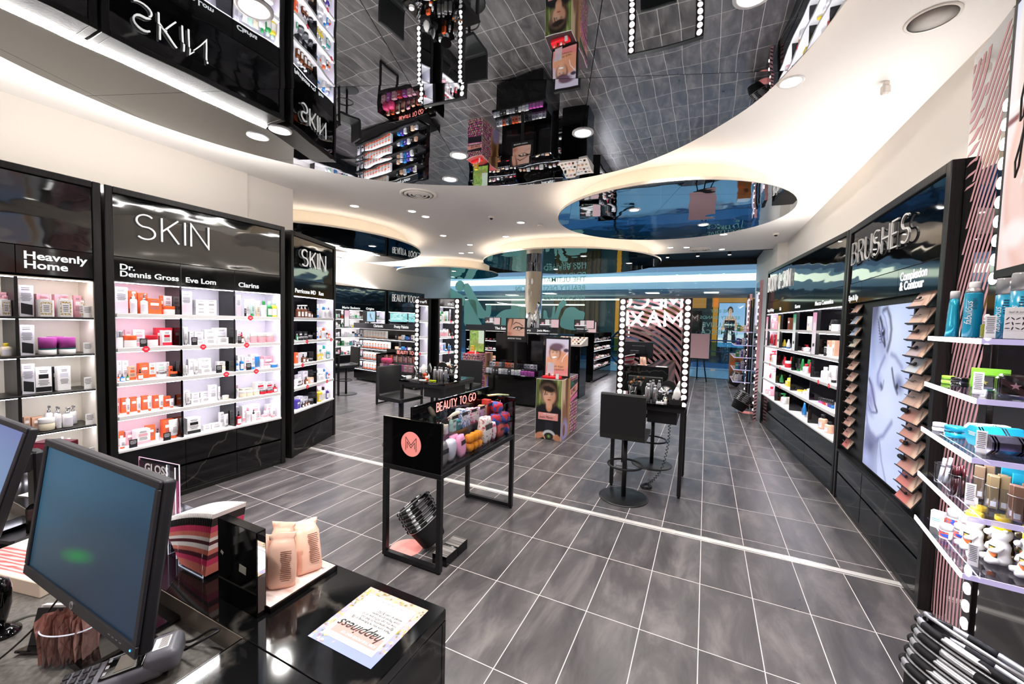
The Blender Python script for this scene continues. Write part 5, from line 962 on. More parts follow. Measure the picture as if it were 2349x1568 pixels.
# mirrored column with a cream sleeve
e = empty('mirrored_column', T(-2.77, 9.0, 0), 'mirrored fluted column with a cream cut out sleeve by the window', 'column')
n = 48; prof = [(.215+.009*math.sin(i*PI/1.5), i*PI*2/n) for i in range(n)]
MB().slab([(r*math.cos(t), r*math.sin(t)) for r, t in prof], 0, HM-.001, sm=True).build('shaft', mat('fluted_mirror', '#cfd2d4', .06, 1), e)
mb = MB(); N = 40
for i in range(N):
    t0, t1 = -PI*.92+PI*.84*i/N+PI*.0, -PI*.92+PI*.84*(i+1)/N; f = lambda q: 2.30-.35*math.sin(q*PI)**2+.12*math.sin(q*PI*3)**2-.1
    z0, z1 = f(i/N), f((i+1)/N); R_ = .236; mb.quad((R_*math.cos(t0), R_*math.sin(t0), z0), (R_*math.cos(t1), R_*math.sin(t1), z1), (R_*math.cos(t1), R_*math.sin(t1), 3.05), (R_*math.cos(t0), R_*math.sin(t0), 3.05))
mb.build('sleeve', mat('cream_sleeve', '#d9cbb3', .35), e)
for k, (q, z, rx, rz) in enumerate([(.40, 2.78, .03, .085), (.56, 2.78, .03, .085), (.42, 2.5, .02, .09), (.54, 2.45, .018, .07), (.48, 2.3, .012, .06)]):
    t = -PI*.92+PI*.84*q; mb = MB(); mb.add([(rx*math.cos(s), 0, rz*math.sin(s)) for s in [2*PI*i/16 for i in range(16)]], [tuple(range(16))]); mb.build('cut_out', CHROME, e, T(.239*math.cos(t), .239*math.sin(t), z) @ RZ(t+PI/2))
# wall behind the counter, seen in the vanity mirrors
UR = frame_mx((3.02, -3.1), (-4.1, -3.1))
MB().box(SX0, 3.2, -3.4, -3.14, 0, HC).build('wall_back', WHITE, kind='structure')
e = empty('striped_logo_wall', UR, 'mirrored wall with pink arcs behind the counter, seen in the vanity mirror', 'feature wall')
MB().box(0, 4.4, -.0, .03, 0, 3.2).build('mirror', mat('bronze_mirror', '#a9a6a5', .03, 1), e); mb = MB()
for i in range(26): stripe(2.1, -.5, .45+i*.16, .085, .02, 2.1, .02, 3.15, lambda x, z: True, -1, 60)
mb_l = mb; mb = MB()
for i in range(26):
    r0, r1 = 1.0+i*.125, 1.0+i*.125+.062; pv = None
    for j in range(73):
        t = PI*j/72; P_ = [(3.7+r*math.cos(t), -.2+r*math.sin(t)) for r in (r0, r1)]
        ok = all(.02 < p[0] < 4.38 and .02 < p[1] < 3.18 for p in P_)
        if ok and pv: mb.quad((pv[0][0], -.001, pv[0][1]), (P_[0][0], -.001, P_[0][1]), (P_[1][0], -.001, P_[1][1]), (pv[1][0], -.001, pv[1][1]))
        pv = P_ if ok else None
mb.build('vinyl_arcs', PINKV, e)
SG = emis('sign_white', '#fff8f6', 3.5)
e = empty('logo_sign', UR, 'large white glowing MECCA MAXIMA sign behind the counter, reversed in the vanity mirror', 'sign')
letters('MECCA', 2.15, 2.16, .37, 2.03, .052, -.06, -.03).build('upper_word', SG, e); letters('MAXIMA', 2.15, 1.68, .37, 2.25, .052, -.06, -.03).build('lower_word', SG, e)
mb = MB(); [mb.box(2.3+.45*k, 2.31+.45*k, -.03, 0, z, z+.01) for k in range(4) for z in (1.8, 2.3)]; mb.build('stand_off', CHROME, e)
# wash from the cabinet tops; lamps tilted inward are added to brighten the ceiling
def wash(x0, y0, x1, y1, z, p, tilt=0, col=(1, .96, .92)):
    L = bpy.data.lights.new('ceiling_fill_wash', 'AREA'); L.shape = 'RECTANGLE'; dx, dy = x1-x0, y1-y0; L.size = math.hypot(dx, dy); L.size_y = .05; L.energy = p*L.size; L.color = col
    o = bpy.data.objects.new('ceiling_fill_wash', L); COL.objects.link(o); o.matrix_world = T((x0+x1)/2, (y0+y1)/2, z, math.atan2(dy, dx)) @ RX(PI+tilt)
def wash_strip(x0, y0, x1, y1, z, label):
    dx, dy = x1-x0, y1-y0; L_ = math.hypot(dx, dy); MB().box(0, L_, -.01, .01, 0, .012).build('led_tape', emis('wash_led', '#fff2e2', 8), None, T(x0, y0, z, math.atan2(dy, dx)), label=label, cat='light strip', group='light strips on top of the cabinets')
for a_, lb in (((-3.14, -.6, -3.14, 1.9, 2.712), 'light strip on top of the wide skin cabinet'), ((2.99, 2.3, 2.95, 7.3, 2.712), 'light strip on top of the right wall cabinets')): wash(*a_, WASH*(1.1 if a_[0] < 0 else .36), .95 if a_[0] < 0 else -.95); wash(*a_, WASH*(.5 if a_[0] < 0 else .1)); wash_strip(*a_, lb)
wash(-8.95, 4.5, -8.85, 11.5, 2.72, WASH, 1.0)  # far left lamp added without a strip, to lift the ceiling
# ================================================================ VANITY TABLES, MIRRORS, STOOLS
def vanity_table(mx, label):
    e = empty('vanity_table', mx, label, 'table', 'black vanity tables')      # local: width x 0-.72, depth y 0-.71
    MB().bbox(0, .72, 0, .71, .885, .915, .004).build('table_top', GBLACK, e); MB().bbox(.01, .71, .01, .70, .845, .885, .002).build('apron', METB, e)
    for x, y in ((.012, .012), (.672, .012), (.012, .662), (.672, .662)):
        l_ = MB().bbox(x, x+.036, y, y+.036, .02, .845, .002).build('leg', METB, e); MB().cyl(x+.018, y+.018, 0, .02, .013, 12).build('foot', MBLACK, l_)
    MB().bbox(.36, .64, .06, .60, .715, .845, .002).build('cable_box', MBLACK, e)
    return e
def vanity_mirror(mx, label):
    e = empty('vanity_mirror', mx, label, 'mirror', 'bulb lit vanity mirrors')   # local width x 0-.74
    f = MB().bbox(0, .74, -.028, .028, 0, 1.075, .003); f.build('frame', MBLACK, e)
    for s_ in (-1, 1):
        MB().box(.082, .658, min(s_*.0285, s_*.0295), max(s_*.0285, s_*.0295), .012, 1.063).build('mirror_face', MIRR, e)
        for x0 in (.006, .664): MB().box(x0, x0+.07, min(s_*.0285, s_*.030), max(s_*.0285, s_*.030), .006, 1.069).build('side_strip', mat('bulb_strip_dark', '#201617', .12), e)
        for k in range(16):
            for x in (.041, .699):
                MB().lathe([(.0255, 0), (.024, .007), (.016, .012), (.001, .014)], n=20).build('bulb', BULB, e, T(x, s_*.030, .04+k*.0662) @ RX(PI/2*(1 if s_ < 0 else -1)))
    return e
def stool(mx, label):
    e = empty('swivel_stool', mx, label, 'stool', 'black swivel stools')         # faces +y
    MB().lathe([(.235, 0), (.235, .006), (.22, .012), (.03, .014)], n=48).build('base', METB, e); MB().cyl(0, 0, .012, .60, .0225, 20).build('pole', METB, e)
    MB().tube([(.165*math.cos(t), .04+.165*math.sin(t), .315) for t in [2*PI*i/36 for i in range(36)]], .0105, 10, closed=True).build('foot_ring', METB, e)
    MB().box(-.008, .008, -.02, .0, .30, .33).build('ring_bracket', METB, e); MB().bbox(-.11, .11, -.11, .11, .595, .612, .003).build('seat_plate', METB, e)
    s = MB(); pr_ = [(.22, .612), (.23, .625), (.22, .655), (.1, .662), (-.14, .662), (-.166, .668), (-.182, .69), (-.195, 1.045), (-.205, 1.058), (-.225, 1.055), (-.232, 1.04), (-.224, .67), (-.205, .625), (-.17, .612)]
    n = len(pr_); 
    for i, xx in enumerate((-.205, -.198, .198, .205)):
        k = .97 if i in (0, 3) else 1; cy, cz = -.02, .64
        s.v += [(xx, (y if k == 1 else y*.985-.001), (z if k == 1 else z-.002)) for y, z in pr_]
    for q in range(3):
        for i in range(n): j = (i+1) % n; s.f.append((q*n+i, q*n+j, (q+1)*n+j, (q+1)*n+i)); s.m.append(0); s.sm.append(False)
    s.f += [tuple(range(n)), tuple(range(4*n-1, 3*n-1, -1))]; s.m += [0, 0]; s.sm += [False, False]
    s.build('seat_and_back', LEATHER, e)
    return e
vanity_table(T(.60, 3.13, 0), 'vanity table right of centre with a black stool in front')
vm = vanity_mirror(T(.585, 3.485, .9155), 'bulb lit mirror reflecting the reversed MECCA MAXIMA sign, right of centre')
vanity_table(T(-2.12, 2.99, 0), 'vanity table left of centre beside the narrow skin cabinet')
copy_tree(vm, T(-2.2, 3.42, .9155), 'bulb lit mirror left of centre reflecting the product shelves')
st = stool(T(.80, 2.92, 0), 'black stool with its back to the camera at the right vanity table')
copy_tree(st, T(.93, 4.06, 0, PI), 'black stool behind the right vanity table, base seen through its legs')
copy_tree(st, T(-2.24, 3.16, 0, -PI/2-.08), 'black leatherette stool at the left of the left vanity table')
copy_tree(st, T(-2.0, 4.38, 0, PI), 'black stool on the far side of the left vanity table')
copy_tree(st, T(-5.72, 5.36, 0, PI*.9), 'distant black stool beside the narrow skin cabinet edge')
vanity_table(T(-6.35, 4.42, 0), 'distant vanity table at the narrow skin cabinet edge')
mb = MB(); pts = [(1.15, 3.5, .72)]   # curly flex
path = [(1.15, 3.52, .715), (1.155, 3.5, .55), (1.14, 3.47, .35), (1.09, 3.42, .15), (1.0, 3.36, .03), (.955, 3.30, .025), (.93, 3.22, .025), (.98, 3.19, .025), (1.02, 3.24, .025), (.99, 3.31, .025)]
def resample(P, n):
    P = [Vector(p) for p in P]; out = []
    for i in range(len(P)-1):
        p0, p1, p2, p3 = P[max(i-1, 0)], P[i], P[i+1], P[min(i+2, len(P)-1)]
        for j in range(n): t = j/n; out.append(.5*(2*p1+(p2-p0)*t+(2*p0-5*p1+4*p2-p3)*t*t+(3*p1-p0-3*p2+p3)*t**3))
    return out+[P[-1]]
rs = resample(path, 44); hel = []
for i, p in enumerate(rs): t = (rs[min(i+1, len(rs)-1)]-rs[max(i-1, 0)]).normalized(); a = t.cross(Vector((.3, 1, .1))).normalized(); b = t.cross(a); q = i*PI/4; hel.append(p+a*(.011*math.cos(q))+b*(.011*math.sin(q)))
MB().tube(hel, .0038, 5).build('curly_cable', MBLACK, None, label='black curly cable hanging under the right vanity table to the floor', cat='cable')
e = empty('floor_power_box', T(.66, 3.62, 0), 'small grey power box on the floor under the right vanity table', 'power box'); MB().bbox(-.07, .05, -.05, .05, 0, .09, .003).build('body', mat('grey_plastic', '#77767a', .4), e); MB().bbox(-.06, .04, -.052, -.05, .03, .07, .001).build('socket', mat('grey_plate', '#a5a7ac', .4), e)
# things on the vanity tables
TZ = .9156
def brush_cup(x, y, z, label):
    e = empty('brush_cup', T(x, y, z), label, 'cup of brushes', 'cups of makeup brushes'); MB().lathe([(.035, 0), (.038, .095), (.035, .095), (.032, .004)], n=24).build('cup', GBLACK, e); r = random.Random(5)
    for k in range(13):
        a = 2*PI*k/13; t = r.uniform(.12, .3); m = T(.014*math.cos(a), .014*math.sin(a), .01, a) @ RY(t); L_ = r.uniform(.13, .16)
        b = MB().lathe([(.003, 0), (.004, L_*.8), (.005, L_)], n=8).build('brush', [MBLACK, mat('brush_grey', '#8f8d90', .3, .6), pm('W')][k % 3], e, m)
        MB().lathe([(.005, L_), (.013, L_+.014), (.013, L_+.028), (.002, L_+.036)], n=10).build('bristles', [mat('bristle_black', '#19161a', .8), mat('bristle_tan', '#a5683a', .8)][k % 4 == 1], b)
brush_cup(.80, 3.27, TZ, 'black cup of makeup brushes on the right vanity table'); brush_cup(-1.52, 3.32, TZ, 'black cup of makeup brushes on the left vanity table')
def silver_bottle(x, y, label): o = MB().lathe([(.022, 0), (.0235, .003), (.0235, .125), (.018, .14), (.012, .146)], n=24).build('silver_bottle', STEEL, None, T(x, y, TZ), label=label, cat='bottle', group='silver bottles on the vanity tables'); MB().lathe([(.0135, .144), (.0135, .168), (.011, .172)], n=16).build('cap', STEEL, o)
silver_bottle(.955, 3.25, 'silver bottle on the right vanity table, left of the pair'); silver_bottle(1.02, 3.25, 'silver bottle on the right vanity table, right of the pair'); silver_bottle(.935, 3.34, 'silver bottle behind the pair on the right vanity table')
for i in range(4): silver_bottle(-1.70+.052*i, 3.20+.02*(i % 2), f'{ORD[i]} silver bottle from left on the left vanity table')
def round_mirror(x, y, rz, label):
    e = empty('table_mirror', T(x, y, TZ, rz), label, 'mirror', 'round table mirrors'); MB().lathe([(.045, 0), (.045, .006), (.01, .01)], n=24).build('foot', CHROME, e); MB().cyl(0, 0, .008, .03, .005, 10).build('stem', CHROME, e)
    h = MB().lathe([(.075, -.004), (.078, 0), (.075, .004)], n=40).build('rim', METB, e, T(0, 0, .1) @ RX(PI/2+.12)); MB().lathe([(.069, .0045), (.0005, .005)], n=40).build('mirror_face', MIRR, e, T(0, 0, .1) @ RX(PI/2+.12))
round_mirror(1.12, 3.24, .1, 'round magnifying mirror on the right vanity table'); round_mirror(-1.93, 3.1, -.5, 'round magnifying mirror on the left vanity table')
def tissue_box(x, y, rz, label):
    e = empty('tissue_box', T(x, y, TZ, rz), label, 'tissue box', 'tissue boxes'); MB().bbox(-.06, .06, -.045, .045, 0, .055, .003).build('box', mat('glossy_smoke', '#2c2a2c', .08), e)
    mb = MB(); n = 14; prof = [(.03, .02, 0), (.038, .03, .035), (.03, .028, .075), (.012, .01, .115)]; v = []; r = random.Random(2)
    for a_, b_, z in prof:
        for i in range(n): t = 2*PI*i/n; k = 1+.22*math.sin(3*t+z*30); v.append((a_*k*math.cos(t)+z*.12, b_*k*math.sin(t), .053+z+.012*math.sin(2*t)))
    mb.add(v, [(k*n+i, k*n+(i+1) % n, (k+1)*n+(i+1) % n, (k+1)*n+i) for k in range(3) for i in range(n)]+[tuple(range(3*n, 4*n))], 0, True); mb.build('tissue', mat('tissue_paper', '#f4f1ee', .9), e)
tissue_box(1.22, 3.21, .1, 'dark tissue box with white tissue on the right vanity table'); tissue_box(-1.99, 3.32, .4, 'dark tissue box with white tissue on the left vanity table')
def small(k, c1, c2, w, h, x, y, label, z=TZ, rz=0, mx=None): return put(k, c1, c2, w, h, mx or T(x, y, z, rz), label, 'small things on the vanity tables')
small('j', 'W', 'O', .03, .035, .90, 3.19, 'small white jar with orange lid on the right vanity table'); small('o', 'W', 'W', .025, .06, .915, 3.24, 'small white bottle beside the silver bottles, right vanity table'); small('o', 'E', 'W', .03, .07, 1.13, 3.17, 'cream bottle in front of the round mirror, right vanity table'); small('b', 'W', 'W', .07, .02, 1.08, 3.16, 'folded white cloth pack on the right vanity table')
small('j', 'O', 'W', .04, .05, -1.77, 3.12, 'orange jar with white lid on the left vanity table'); small('b', 'O', 'K', .05, .07, -1.88, 3.22, 'orange carton by the round mirror on the left vanity table'); small('o', 'W', 'W', .03, .07, -1.80, 3.2, 'white bottle on the left vanity table'); small('j', 'W', 'W', .07, .04, -2.03, 3.08, 'white round pot on the left vanity table')
MB().bbox(-.05, .05, -.008, .008, 0, .012, .004).build('highlighter', mat('acid_yellow', '#d9ec2b', .4), None, T(-1.66, 3.1, TZ, .1), label='acid yellow pencil lying on the left vanity table', cat='pencil'); MB().bbox(-.045, .045, -.02, .02, 0, .014, .004).build('compact', pm('W'), None, T(-1.78, 3.05, TZ, .5), label='white compact lying on the left vanity table', cat='compact')

# ================================================================ BEAUTY TO GO UNITS
def acrylic(mb): return mb
def go_unit(mx, label):
    """local: x 0-.5 across, y 0-1.13 along, products on the +x side"""
    e = empty('display_unit', mx, label, 'display unit', 'Beauty To Go display units')
    for y in (.0, 1.095):
        for x in (0, .465):
            l_ = MB().bbox(x, x+.035, y, y+.035, .012, .645, .002).build('leg', METB, e); MB().cyl(x+.018, y+.018, 0, .012, .014, 12).build('foot', MBLACK, l_)
        MB().bbox(.035, .465, y, y+.035, .012, .045, .002).build('foot_bar', METB, e)
    MB().bbox(0, .5, 0, 1.13, .645, .68, .003).build('base_tray', METB, e)
    for y in (0, 1.108): MB().bbox(0, .5, y, y+.022, .68, 1.015, .002).build('end_panel', GBLACK, e)
    s = MB().bbox(.222, .238, .022, 1.108, .68, 1.095, .002).build('sign_board', GBLACK, e); sm_ = emis('coral_glow', '#ff8f86', 1.25)
    letters('BEAUTY TO GO', 0, 0, .062, .56, .0075, -.002, 0).build('sign_lettering', sm_, s, T(.2385, .30, 1.012) @ RZ(PI/2))
    MB().bbox(.24, .485, .022, 1.108, .68, .70, .001).build('lower_floor', GBLACK, e); MB().bbox(.24, .36, .022, 1.108, .845, .86, .001).build('upper_floor', GBLACK, e); MB().bbox(.352, .36, .022, 1.108, .70, .845, .001).build('riser', GBLACK, e)
    MB().bbox(.486, .491, .022, 1.108, .68, .99, .0005).build('front_pane', clear('unit_acrylic', '#f7f8fb', .05), e); MB().bbox(.366, .370, .022, 1.108, .80, 1.0, .0005).build('upper_pane', clear('unit_acrylic', '#f7f8fb', .05), e)
    for k in range(1, 8): MB().bbox(.24, .365, .022+k*.136, .025+k*.136, .86, .985, .0003).build('divider', clear('unit_acrylic', '#f7f8fb', .05), e)
    for k in range(8): t_ = MB().bbox(.371, .3725, .04+k*.135, .14+k*.135, .965, .99, .0003).build('price_strip', CARDK, e); MB().lathe([(.009, 0), (.008, .0008)], n=14).build('round_mark', PINKV, t_, T(.3728, .128+k*.135, .977) @ RY(PI/2))
    d = MB().add([(.085*math.cos(t), y, .085*math.sin(t)) for y in (-.0012, 0) for t in [2*PI*i/48 for i in range(48)]], [tuple(range(48)), tuple(range(95, 47, -1))]+[(i, 48+i, 48+(i+1) % 48, (i+1) % 48) for i in range(48)]).build('round_logo', mat('logo_coral', '#f09088', .5, emit=.2), e, T(.25, 0, .848))
    mb = MB()
    for o_ in (0, .0125): mb.ribbon([(-.044+o_, -.045+o_*1.2), (-.044+o_, .045-o_*2.6), (0, -.01-o_*1.5+.004), (.044-o_, .045-o_*2.6), (.044-o_, -.045+o_*1.2)], .0042, -.0022, -.0012)
    mb.build('logo_letter', TXK, d); return e
GU = T(-.558, 1.062, 0)
g1 = go_unit(GU, 'black display unit with coral logo and BEAUTY TO GO sign in the foreground')
GU2 = T(-4.34, 5.35, 0, -PI/2)
copy_tree(g1, GU2, 'distant BEAUTY TO GO display unit behind the left vanity stool')
def pouch(U, x, y, z, w_, d, h, mm, label, group, lean=0, rz=0, name='pouch', seed=0, flap=None):
    r = random.Random(seed); n = 16; m_ = 7; v = []; F = []
    for k in range(m_+1):
        t = k/m_; s_ = math.sin(PI*min(max(t, .05), .94))**.22
        for i in range(n):
            a = 2*PI*i/n; c, s2 = math.cos(a), math.sin(a); q = (abs(c)**4+abs(s2)**4)**-.25
            v.append((w_/2*c*q*s_*(1+.05*r.uniform(-1, 1)), d/2*s2*q*s_*(1+.08*r.uniform(-1, 1)), h*t))
    for k in range(m_):
        for i in range(n): F.append((k*n+i, k*n+(i+1) % n, (k+1)*n+(i+1) % n, (k+1)*n+i))
    F += [tuple(range(n-1, -1, -1)), tuple(range(m_*n, m_*n+n))]
    o = MB().add(v, F, 0, True).build(name, mm, None, U @ T(x, y, z, rz) @ RY(lean), label=label, cat=name.replace('_', ' '), group=group)
    if flap: MB().bbox(w_/2*.98, w_/2*1.0+.0015, -d*.3, d*.3, h*.55, h*.75, .0005).build('price_label', flap, o)
    return o
FLO = noise_mat('floral_fabric', '#f3ece0', '#c23f57', (38, 38, 38), .8, detail=2, lo=.52, hi=.62); FLO2 = noise_mat('floral_fabric_pink', '#f6e0e4', '#d84f6e', (45, 45, 45), .8, detail=2, lo=.5, hi=.6)
BLUR = noise_mat('red_blue_print', '#c0202f', '#2c4f9e', (22, 22, 22), .6, detail=1, lo=.46, hi=.54); LTC = noise_mat('lattice_box', '#f2eef4', '#6b8fc0', (50, 50, 50), .5, detail=1, lo=.5, hi=.55)
PKC = mat('pink_cloth', '#ee9fc0', .8); OSP = noise_mat('orange_sponge', '#f09a1f', '#d97f10', (40, 40, 40), .8); GRP = mat('grey_pack', '#8b8785', .3, .3); RBX = mat('coral_red_box', '#c23b31', .5)
gr = 'travel goods in the near display unit'
pouch(GU, .42, .10, .70, .09, .12, .16, GRP, 'grey packed eye mask at the near end of the display unit, lower tray', gr, 0, 0, 'mask_pack', 1, CARDK); pouch(GU, .41, .215, .70, .08, .10, .15, pm('L'), 'pale crinkled pack beside the grey mask pack', gr, .1, .1, 'mask_pack', 2)
pouch(GU, .44, .34, .70, .05, .12, .155, PKC, 'pink cloth glove pack at the front of the display unit', gr, -.12, .15, 'cloth_pack', 3, CARDK); pouch(GU, .39, .33, .70, .05, .13, .15, PKC, 'pink cloth glove pack behind the front pink one', gr, -.12, .1, 'cloth_pack', 4)
k = 0
for yy in (.455, .52, .585):
    for zz in (.70, .765): k += 1; pouch(GU, .43, yy, zz, .07, .062, .064, OSP, f'orange sponge {["nearest","middle","farthest"][(k-1)//2]} {["bottom","top"][(k-1)%2]} in the display unit', gr, 0, 0, 'sponge', 5+k)
for i, yy in enumerate((.67, .745)): pouch(GU, .43-.01*i, yy, .70, .08, .085, .22-.01*i, FLO, f'white floral wash bag in the display unit, {["nearer","farther"][i]} one', gr, 0, 0, 'wash_bag', 12+i, CARDK)
pouch(GU, .43, .82, .70, .07, .06, .15, FLO2, 'pink floral wash bag in the display unit', gr, 0, 0, 'wash_bag', 15); pouch(GU, .43, .93, .70, .09, .12, .11, RBX, 'coral red box bag at the far end of the display unit', gr, 0, 0, 'wash_bag', 16, CARDK)
for i, (x, y, z, s_) in enumerate([(.42, .89, .81, .10), (.43, .98, .81, .11), (.42, 1.05, .70, .10), (.40, .94, .905, .09), (.43, 1.04, .80, .09)]): pouch(GU, x, y, z, .10, s_, .09, BLUR, f'red and blue patterned bag, {ORD[i]} of the pile at the far end of the unit', gr, .2*(i % 2), .3*i, 'printed_bag', 20+i)
up = [('o', 'T', 'K', .04, .07, .06), ('o', 'K', 'S', .035, .09, .115), ('o', 'K', 'W', .035, .08, .165), ('t', 'E', 'Y', .045, .10, .235), ('o', 'E', 'K', .04, .10, .29), ('b', 'C', 'W', .05, .09, .38), ('b', 'T', 'W', .05, .07, .44), ('j', 'W', 'W', .05, .06, .47)]
for k_, a_, b_, w_, h_, y_ in up: put(k_, a_, b_, w_, h_, GU @ T(.33 if y_ != .47 else .27, y_, .8605, PI/2), f'{look(k_, a_, b_)} in the upper tray of the near display unit', 'bottles in the upper tray of the near display unit')
pouch(GU, .30, .36, .95, .035, .035, .10, pm('E'), 'cream tube lying across the upper tray of the display unit', gr, .9, .4, 'tube', 33)
for i, (y_, mm, n_, hh) in enumerate([(.52, LTC, 'lilac and blue patterned carton', .14), (.58, LTC, 'second lilac patterned carton', .12), (.66, FLO2, 'pink dotted carton', .12), (.72, FLO, 'red floral carton', .11), (.80, mat('lilac_orange', '#c9a6c8', .5), 'lilac carton', .10), (.86, mat('peach_c', '#efc193', .5), 'peach carton', .11), (.93, RBX, 'red and violet carton', .15), (1.01, mat('coral2', '#e2574c', .5), 'coral carton', .12)]):
    MB().bbox(-.035, .035, -.025, .025, 0, hh, .001).build('carton', mm, None, GU @ T(.31, y_, .8605, .1*(i % 3)), label=n_+' in the upper tray of the display unit, farther half', cat='carton', group='cartons in the upper tray of the near display unit')
MB().tube([(0, 0, 0), (.1, .05, .0), (.2, .08, -.01)], [.018, .02, .016], 10, sq=.5).build('gold_pouch', mat('pale_gold_foil', '#c9cfa0', .2, .6), None, GU @ T(.28, 1.0, 1.03, .6), label='pale gold foil pouch resting on top at the far end of the display unit', cat='pouch')
gr2 = 'goods in the distant Beauty To Go unit'
for k in range(9):
    y_ = .09+k*.12; put('b', 'PMPRMPPRP'[k], 'W', .085, .12, GU2 @ T(.42, y_, .7005, PI/2), f'{ORD[k]} pink carton from left, lower tray of the distant display unit', gr2); put('b', 'AOEAPAOEW'[k], 'R', .06, .12, GU2 @ T(.32, y_, .8605, PI/2), f'{ORD[k]} peach carton from left, upper tray of the distant display unit', gr2)
for k in range(2): pouch(GU2, .40, .12+.13*k, .83, .1, .12, .10, mat('hot_pink', '#e8447e', .5), f'hot pink bag {["left","right"][k]} on the distant display unit', gr2, 0, .3, 'printed_bag', 50+k)
# shopping baskets, nested in stacks
BWH = mat('basket_white', '#c9c9cd', .3, .6)
def basket(mx, label, group, s=1.0):
    rx, ry, h = .165*s, .105*s, .21*s; P = lambda t, z, k=1: (rx*k*math.cos(t)*(abs(math.cos(t))**-.25 if abs(math.cos(t)) > .05 else 1), ry*k*math.sin(t)*(abs(math.sin(t))**-.25 if abs(math.sin(t)) > .05 else 1), z)
    n = 40; rg = [2*PI*i/n for i in range(n)]; v = []; F = []
    for k, z in ((.70, 0), (.74, .01*s), (.92, h*.7), (1, h)): v += [P(t, z, k) for t in rg]
    for k in range(3):
        for i in range(n): F.append((k*n+i, k*n+(i+1) % n, (k+1)*n+(i+1) % n, (k+1)*n+i))
    F.append(tuple(range(n-1, -1, -1))); m = MB().add(v, F, 0, True); o = m.build('shopping_basket', mat('basket_fabric', '#101012', .75), None, mx, label=label, cat='basket', group=group)
    MB().tube([P(t, h, 1.02) for t in rg], .0085*s, 6, closed=True, sq=1.4).build('rim', BWH, o)
    for q in range(8):
        a = q*PI/4+.12; MB().tube([P(a+.45*i/6, h, 1.03) for i in range(7)], .0125*s, 8).build('fabric_loop', mat('basket_fabric', '#101012', .75), o)
    for z_, kk in ((h*.93, .995),): MB().tube([P(t, z_-.006*s, kk+.01) for t in rg], .005*s, 5, closed=True).build('lower_rim', BWH, o)
    for sgn in (0, PI): MB().lathe([(.016*s, -.008*s), (.016*s, .008*s)], n=16).build('hinge', GBLACK, o, T(*P(sgn, h)) @ RZ(0) @ RX(PI/2))
    hp = [(P(0, h)[0]*math.cos(PI*i/18)*1.0, -ry*1.12*math.sin(PI*i/18), h+.018*s+.02*s*math.sin(PI*i/18)) for i in range(19)]; MB().tube(hp, .006*s, 6).build('handle', BWH, o)
    return o
def basket_stack(x, y, n, tilt, yaw, label, s=1.0, step=.036, z0=0, spin=0):
    M_ = T(x, y, z0+.1*s*math.sin(abs(tilt)), yaw) @ RY(tilt) @ RZ(spin)
    for k in range(n): basket(M_ @ T(.004*(k % 2), .003*((k*7) % 3), .012+k*step*s), f'{["lowest", "second", "third", "fourth", "fifth", "sixth", "seventh", "eighth"][k] if k < n-1 else "topmost"} basket of the {label}', 'stacked baskets, '+label, s)
def sticker(x, y, r, label): MB().lathe([(r, 0), (r, .0015)], n=40).build('floor_sticker', mat('logo_coral', '#f09088', .5, emit=.2), None, T(x, y, .0002), label=label, cat='sticker', group='coral floor stickers')
basket_stack(-.29, 1.33, 6, -.55, .35, 'stack under the near display unit', .80, spin=1.1); sticker(-.47, 1.22, .12, 'round coral sticker on the floor under the near basket stack')
e = empty('floor_socket_box', T(-.13, 1.3, 0), 'black metal floor power box with wood grain lid by the near display unit', 'power box'); MB().bbox(-.06, .06, -.14, .0, 0, .07, .002).build('body', GBLACK, e); MB().bbox(-.06, .06, .004, .13, 0, .07, .002).build('body', GBLACK, e)
for a_ in (-.139, .005): MB().box(-.058, .058, a_, a_+.122, .0701, .0715).build('lid', noise_mat('grey_grain', '#55504e', '#a39c99', (4, 60, 4), .35, detail=1), e)
basket_stack(2.37, .98, 5, .30, .5, 'large stack at the bottom right corner', 1.2, .038, spin=-1.45)
basket_stack(2.08, 8.15, 5, .5, .2, 'stack by the far right wall fin', .95); sticker(2.28, 8.2, .13, 'round coral sticker by the far right wall fin'); basket_stack(2.2, 12.0, 5, .42, .2, 'farthest stack by the orange poster cube', 1.0)

# ================================================================ POSTER STANDS
def face(a, cx, cy, s, skin='#d9a184', hair='#2a1a12', lips='#b5554f', rot=0):
    """a simple portrait; cx, cy, s are fractions of the width"""
    k = 1/a.asp; E_ = lambda x, y, rx, ry, c, r=0, so=.15, al=1: a.ell(cx+x*s, cy+y*s*k, rx*s, ry*s*k, c, r, so, al)
    E_(0, .12, .62, .78, hair, 0, .12); E_(0, -.05, .46, .60, skin); E_(0, -.62, .22, .3, skin); E_(-.12, .1, .44, .5, '#e9bb9f', 0, .8, .5); E_(.25, -.1, .22, .45, '#b97c5f', 0, .9, .45)
    E_(-.05, .47, .5, .22, hair, -12, .25)
    for sx in (-1, 1):
        E_(sx*.19, .07, .105, .045, '#4b2c22', 0, .5, .8); E_(sx*.19, .06, .085, .035, '#efe6e0', 0, .3); E_(sx*.19, .06, .036, .038, '#3a2a1e', 0, .3); E_(sx*.19, .10, .105, .02, '#1f1411', sx*-6, .4); E_(sx*.2, .19, .13, .022, '#33201a', sx*-10, .5, .85)
    E_(.02, -.13, .075, .05, '#b9775c', 0, .8, .6); E_(0, -.05, .03, .14, '#eec3a8', 0, .8, .6); E_(0, -.30, .14, .055, lips, 0, .25); E_(0, -.295, .12, .012, '#7a3030', 0, .4); E_(0, -.42, .14, .04, '#c88e72', 0, .8, .5)
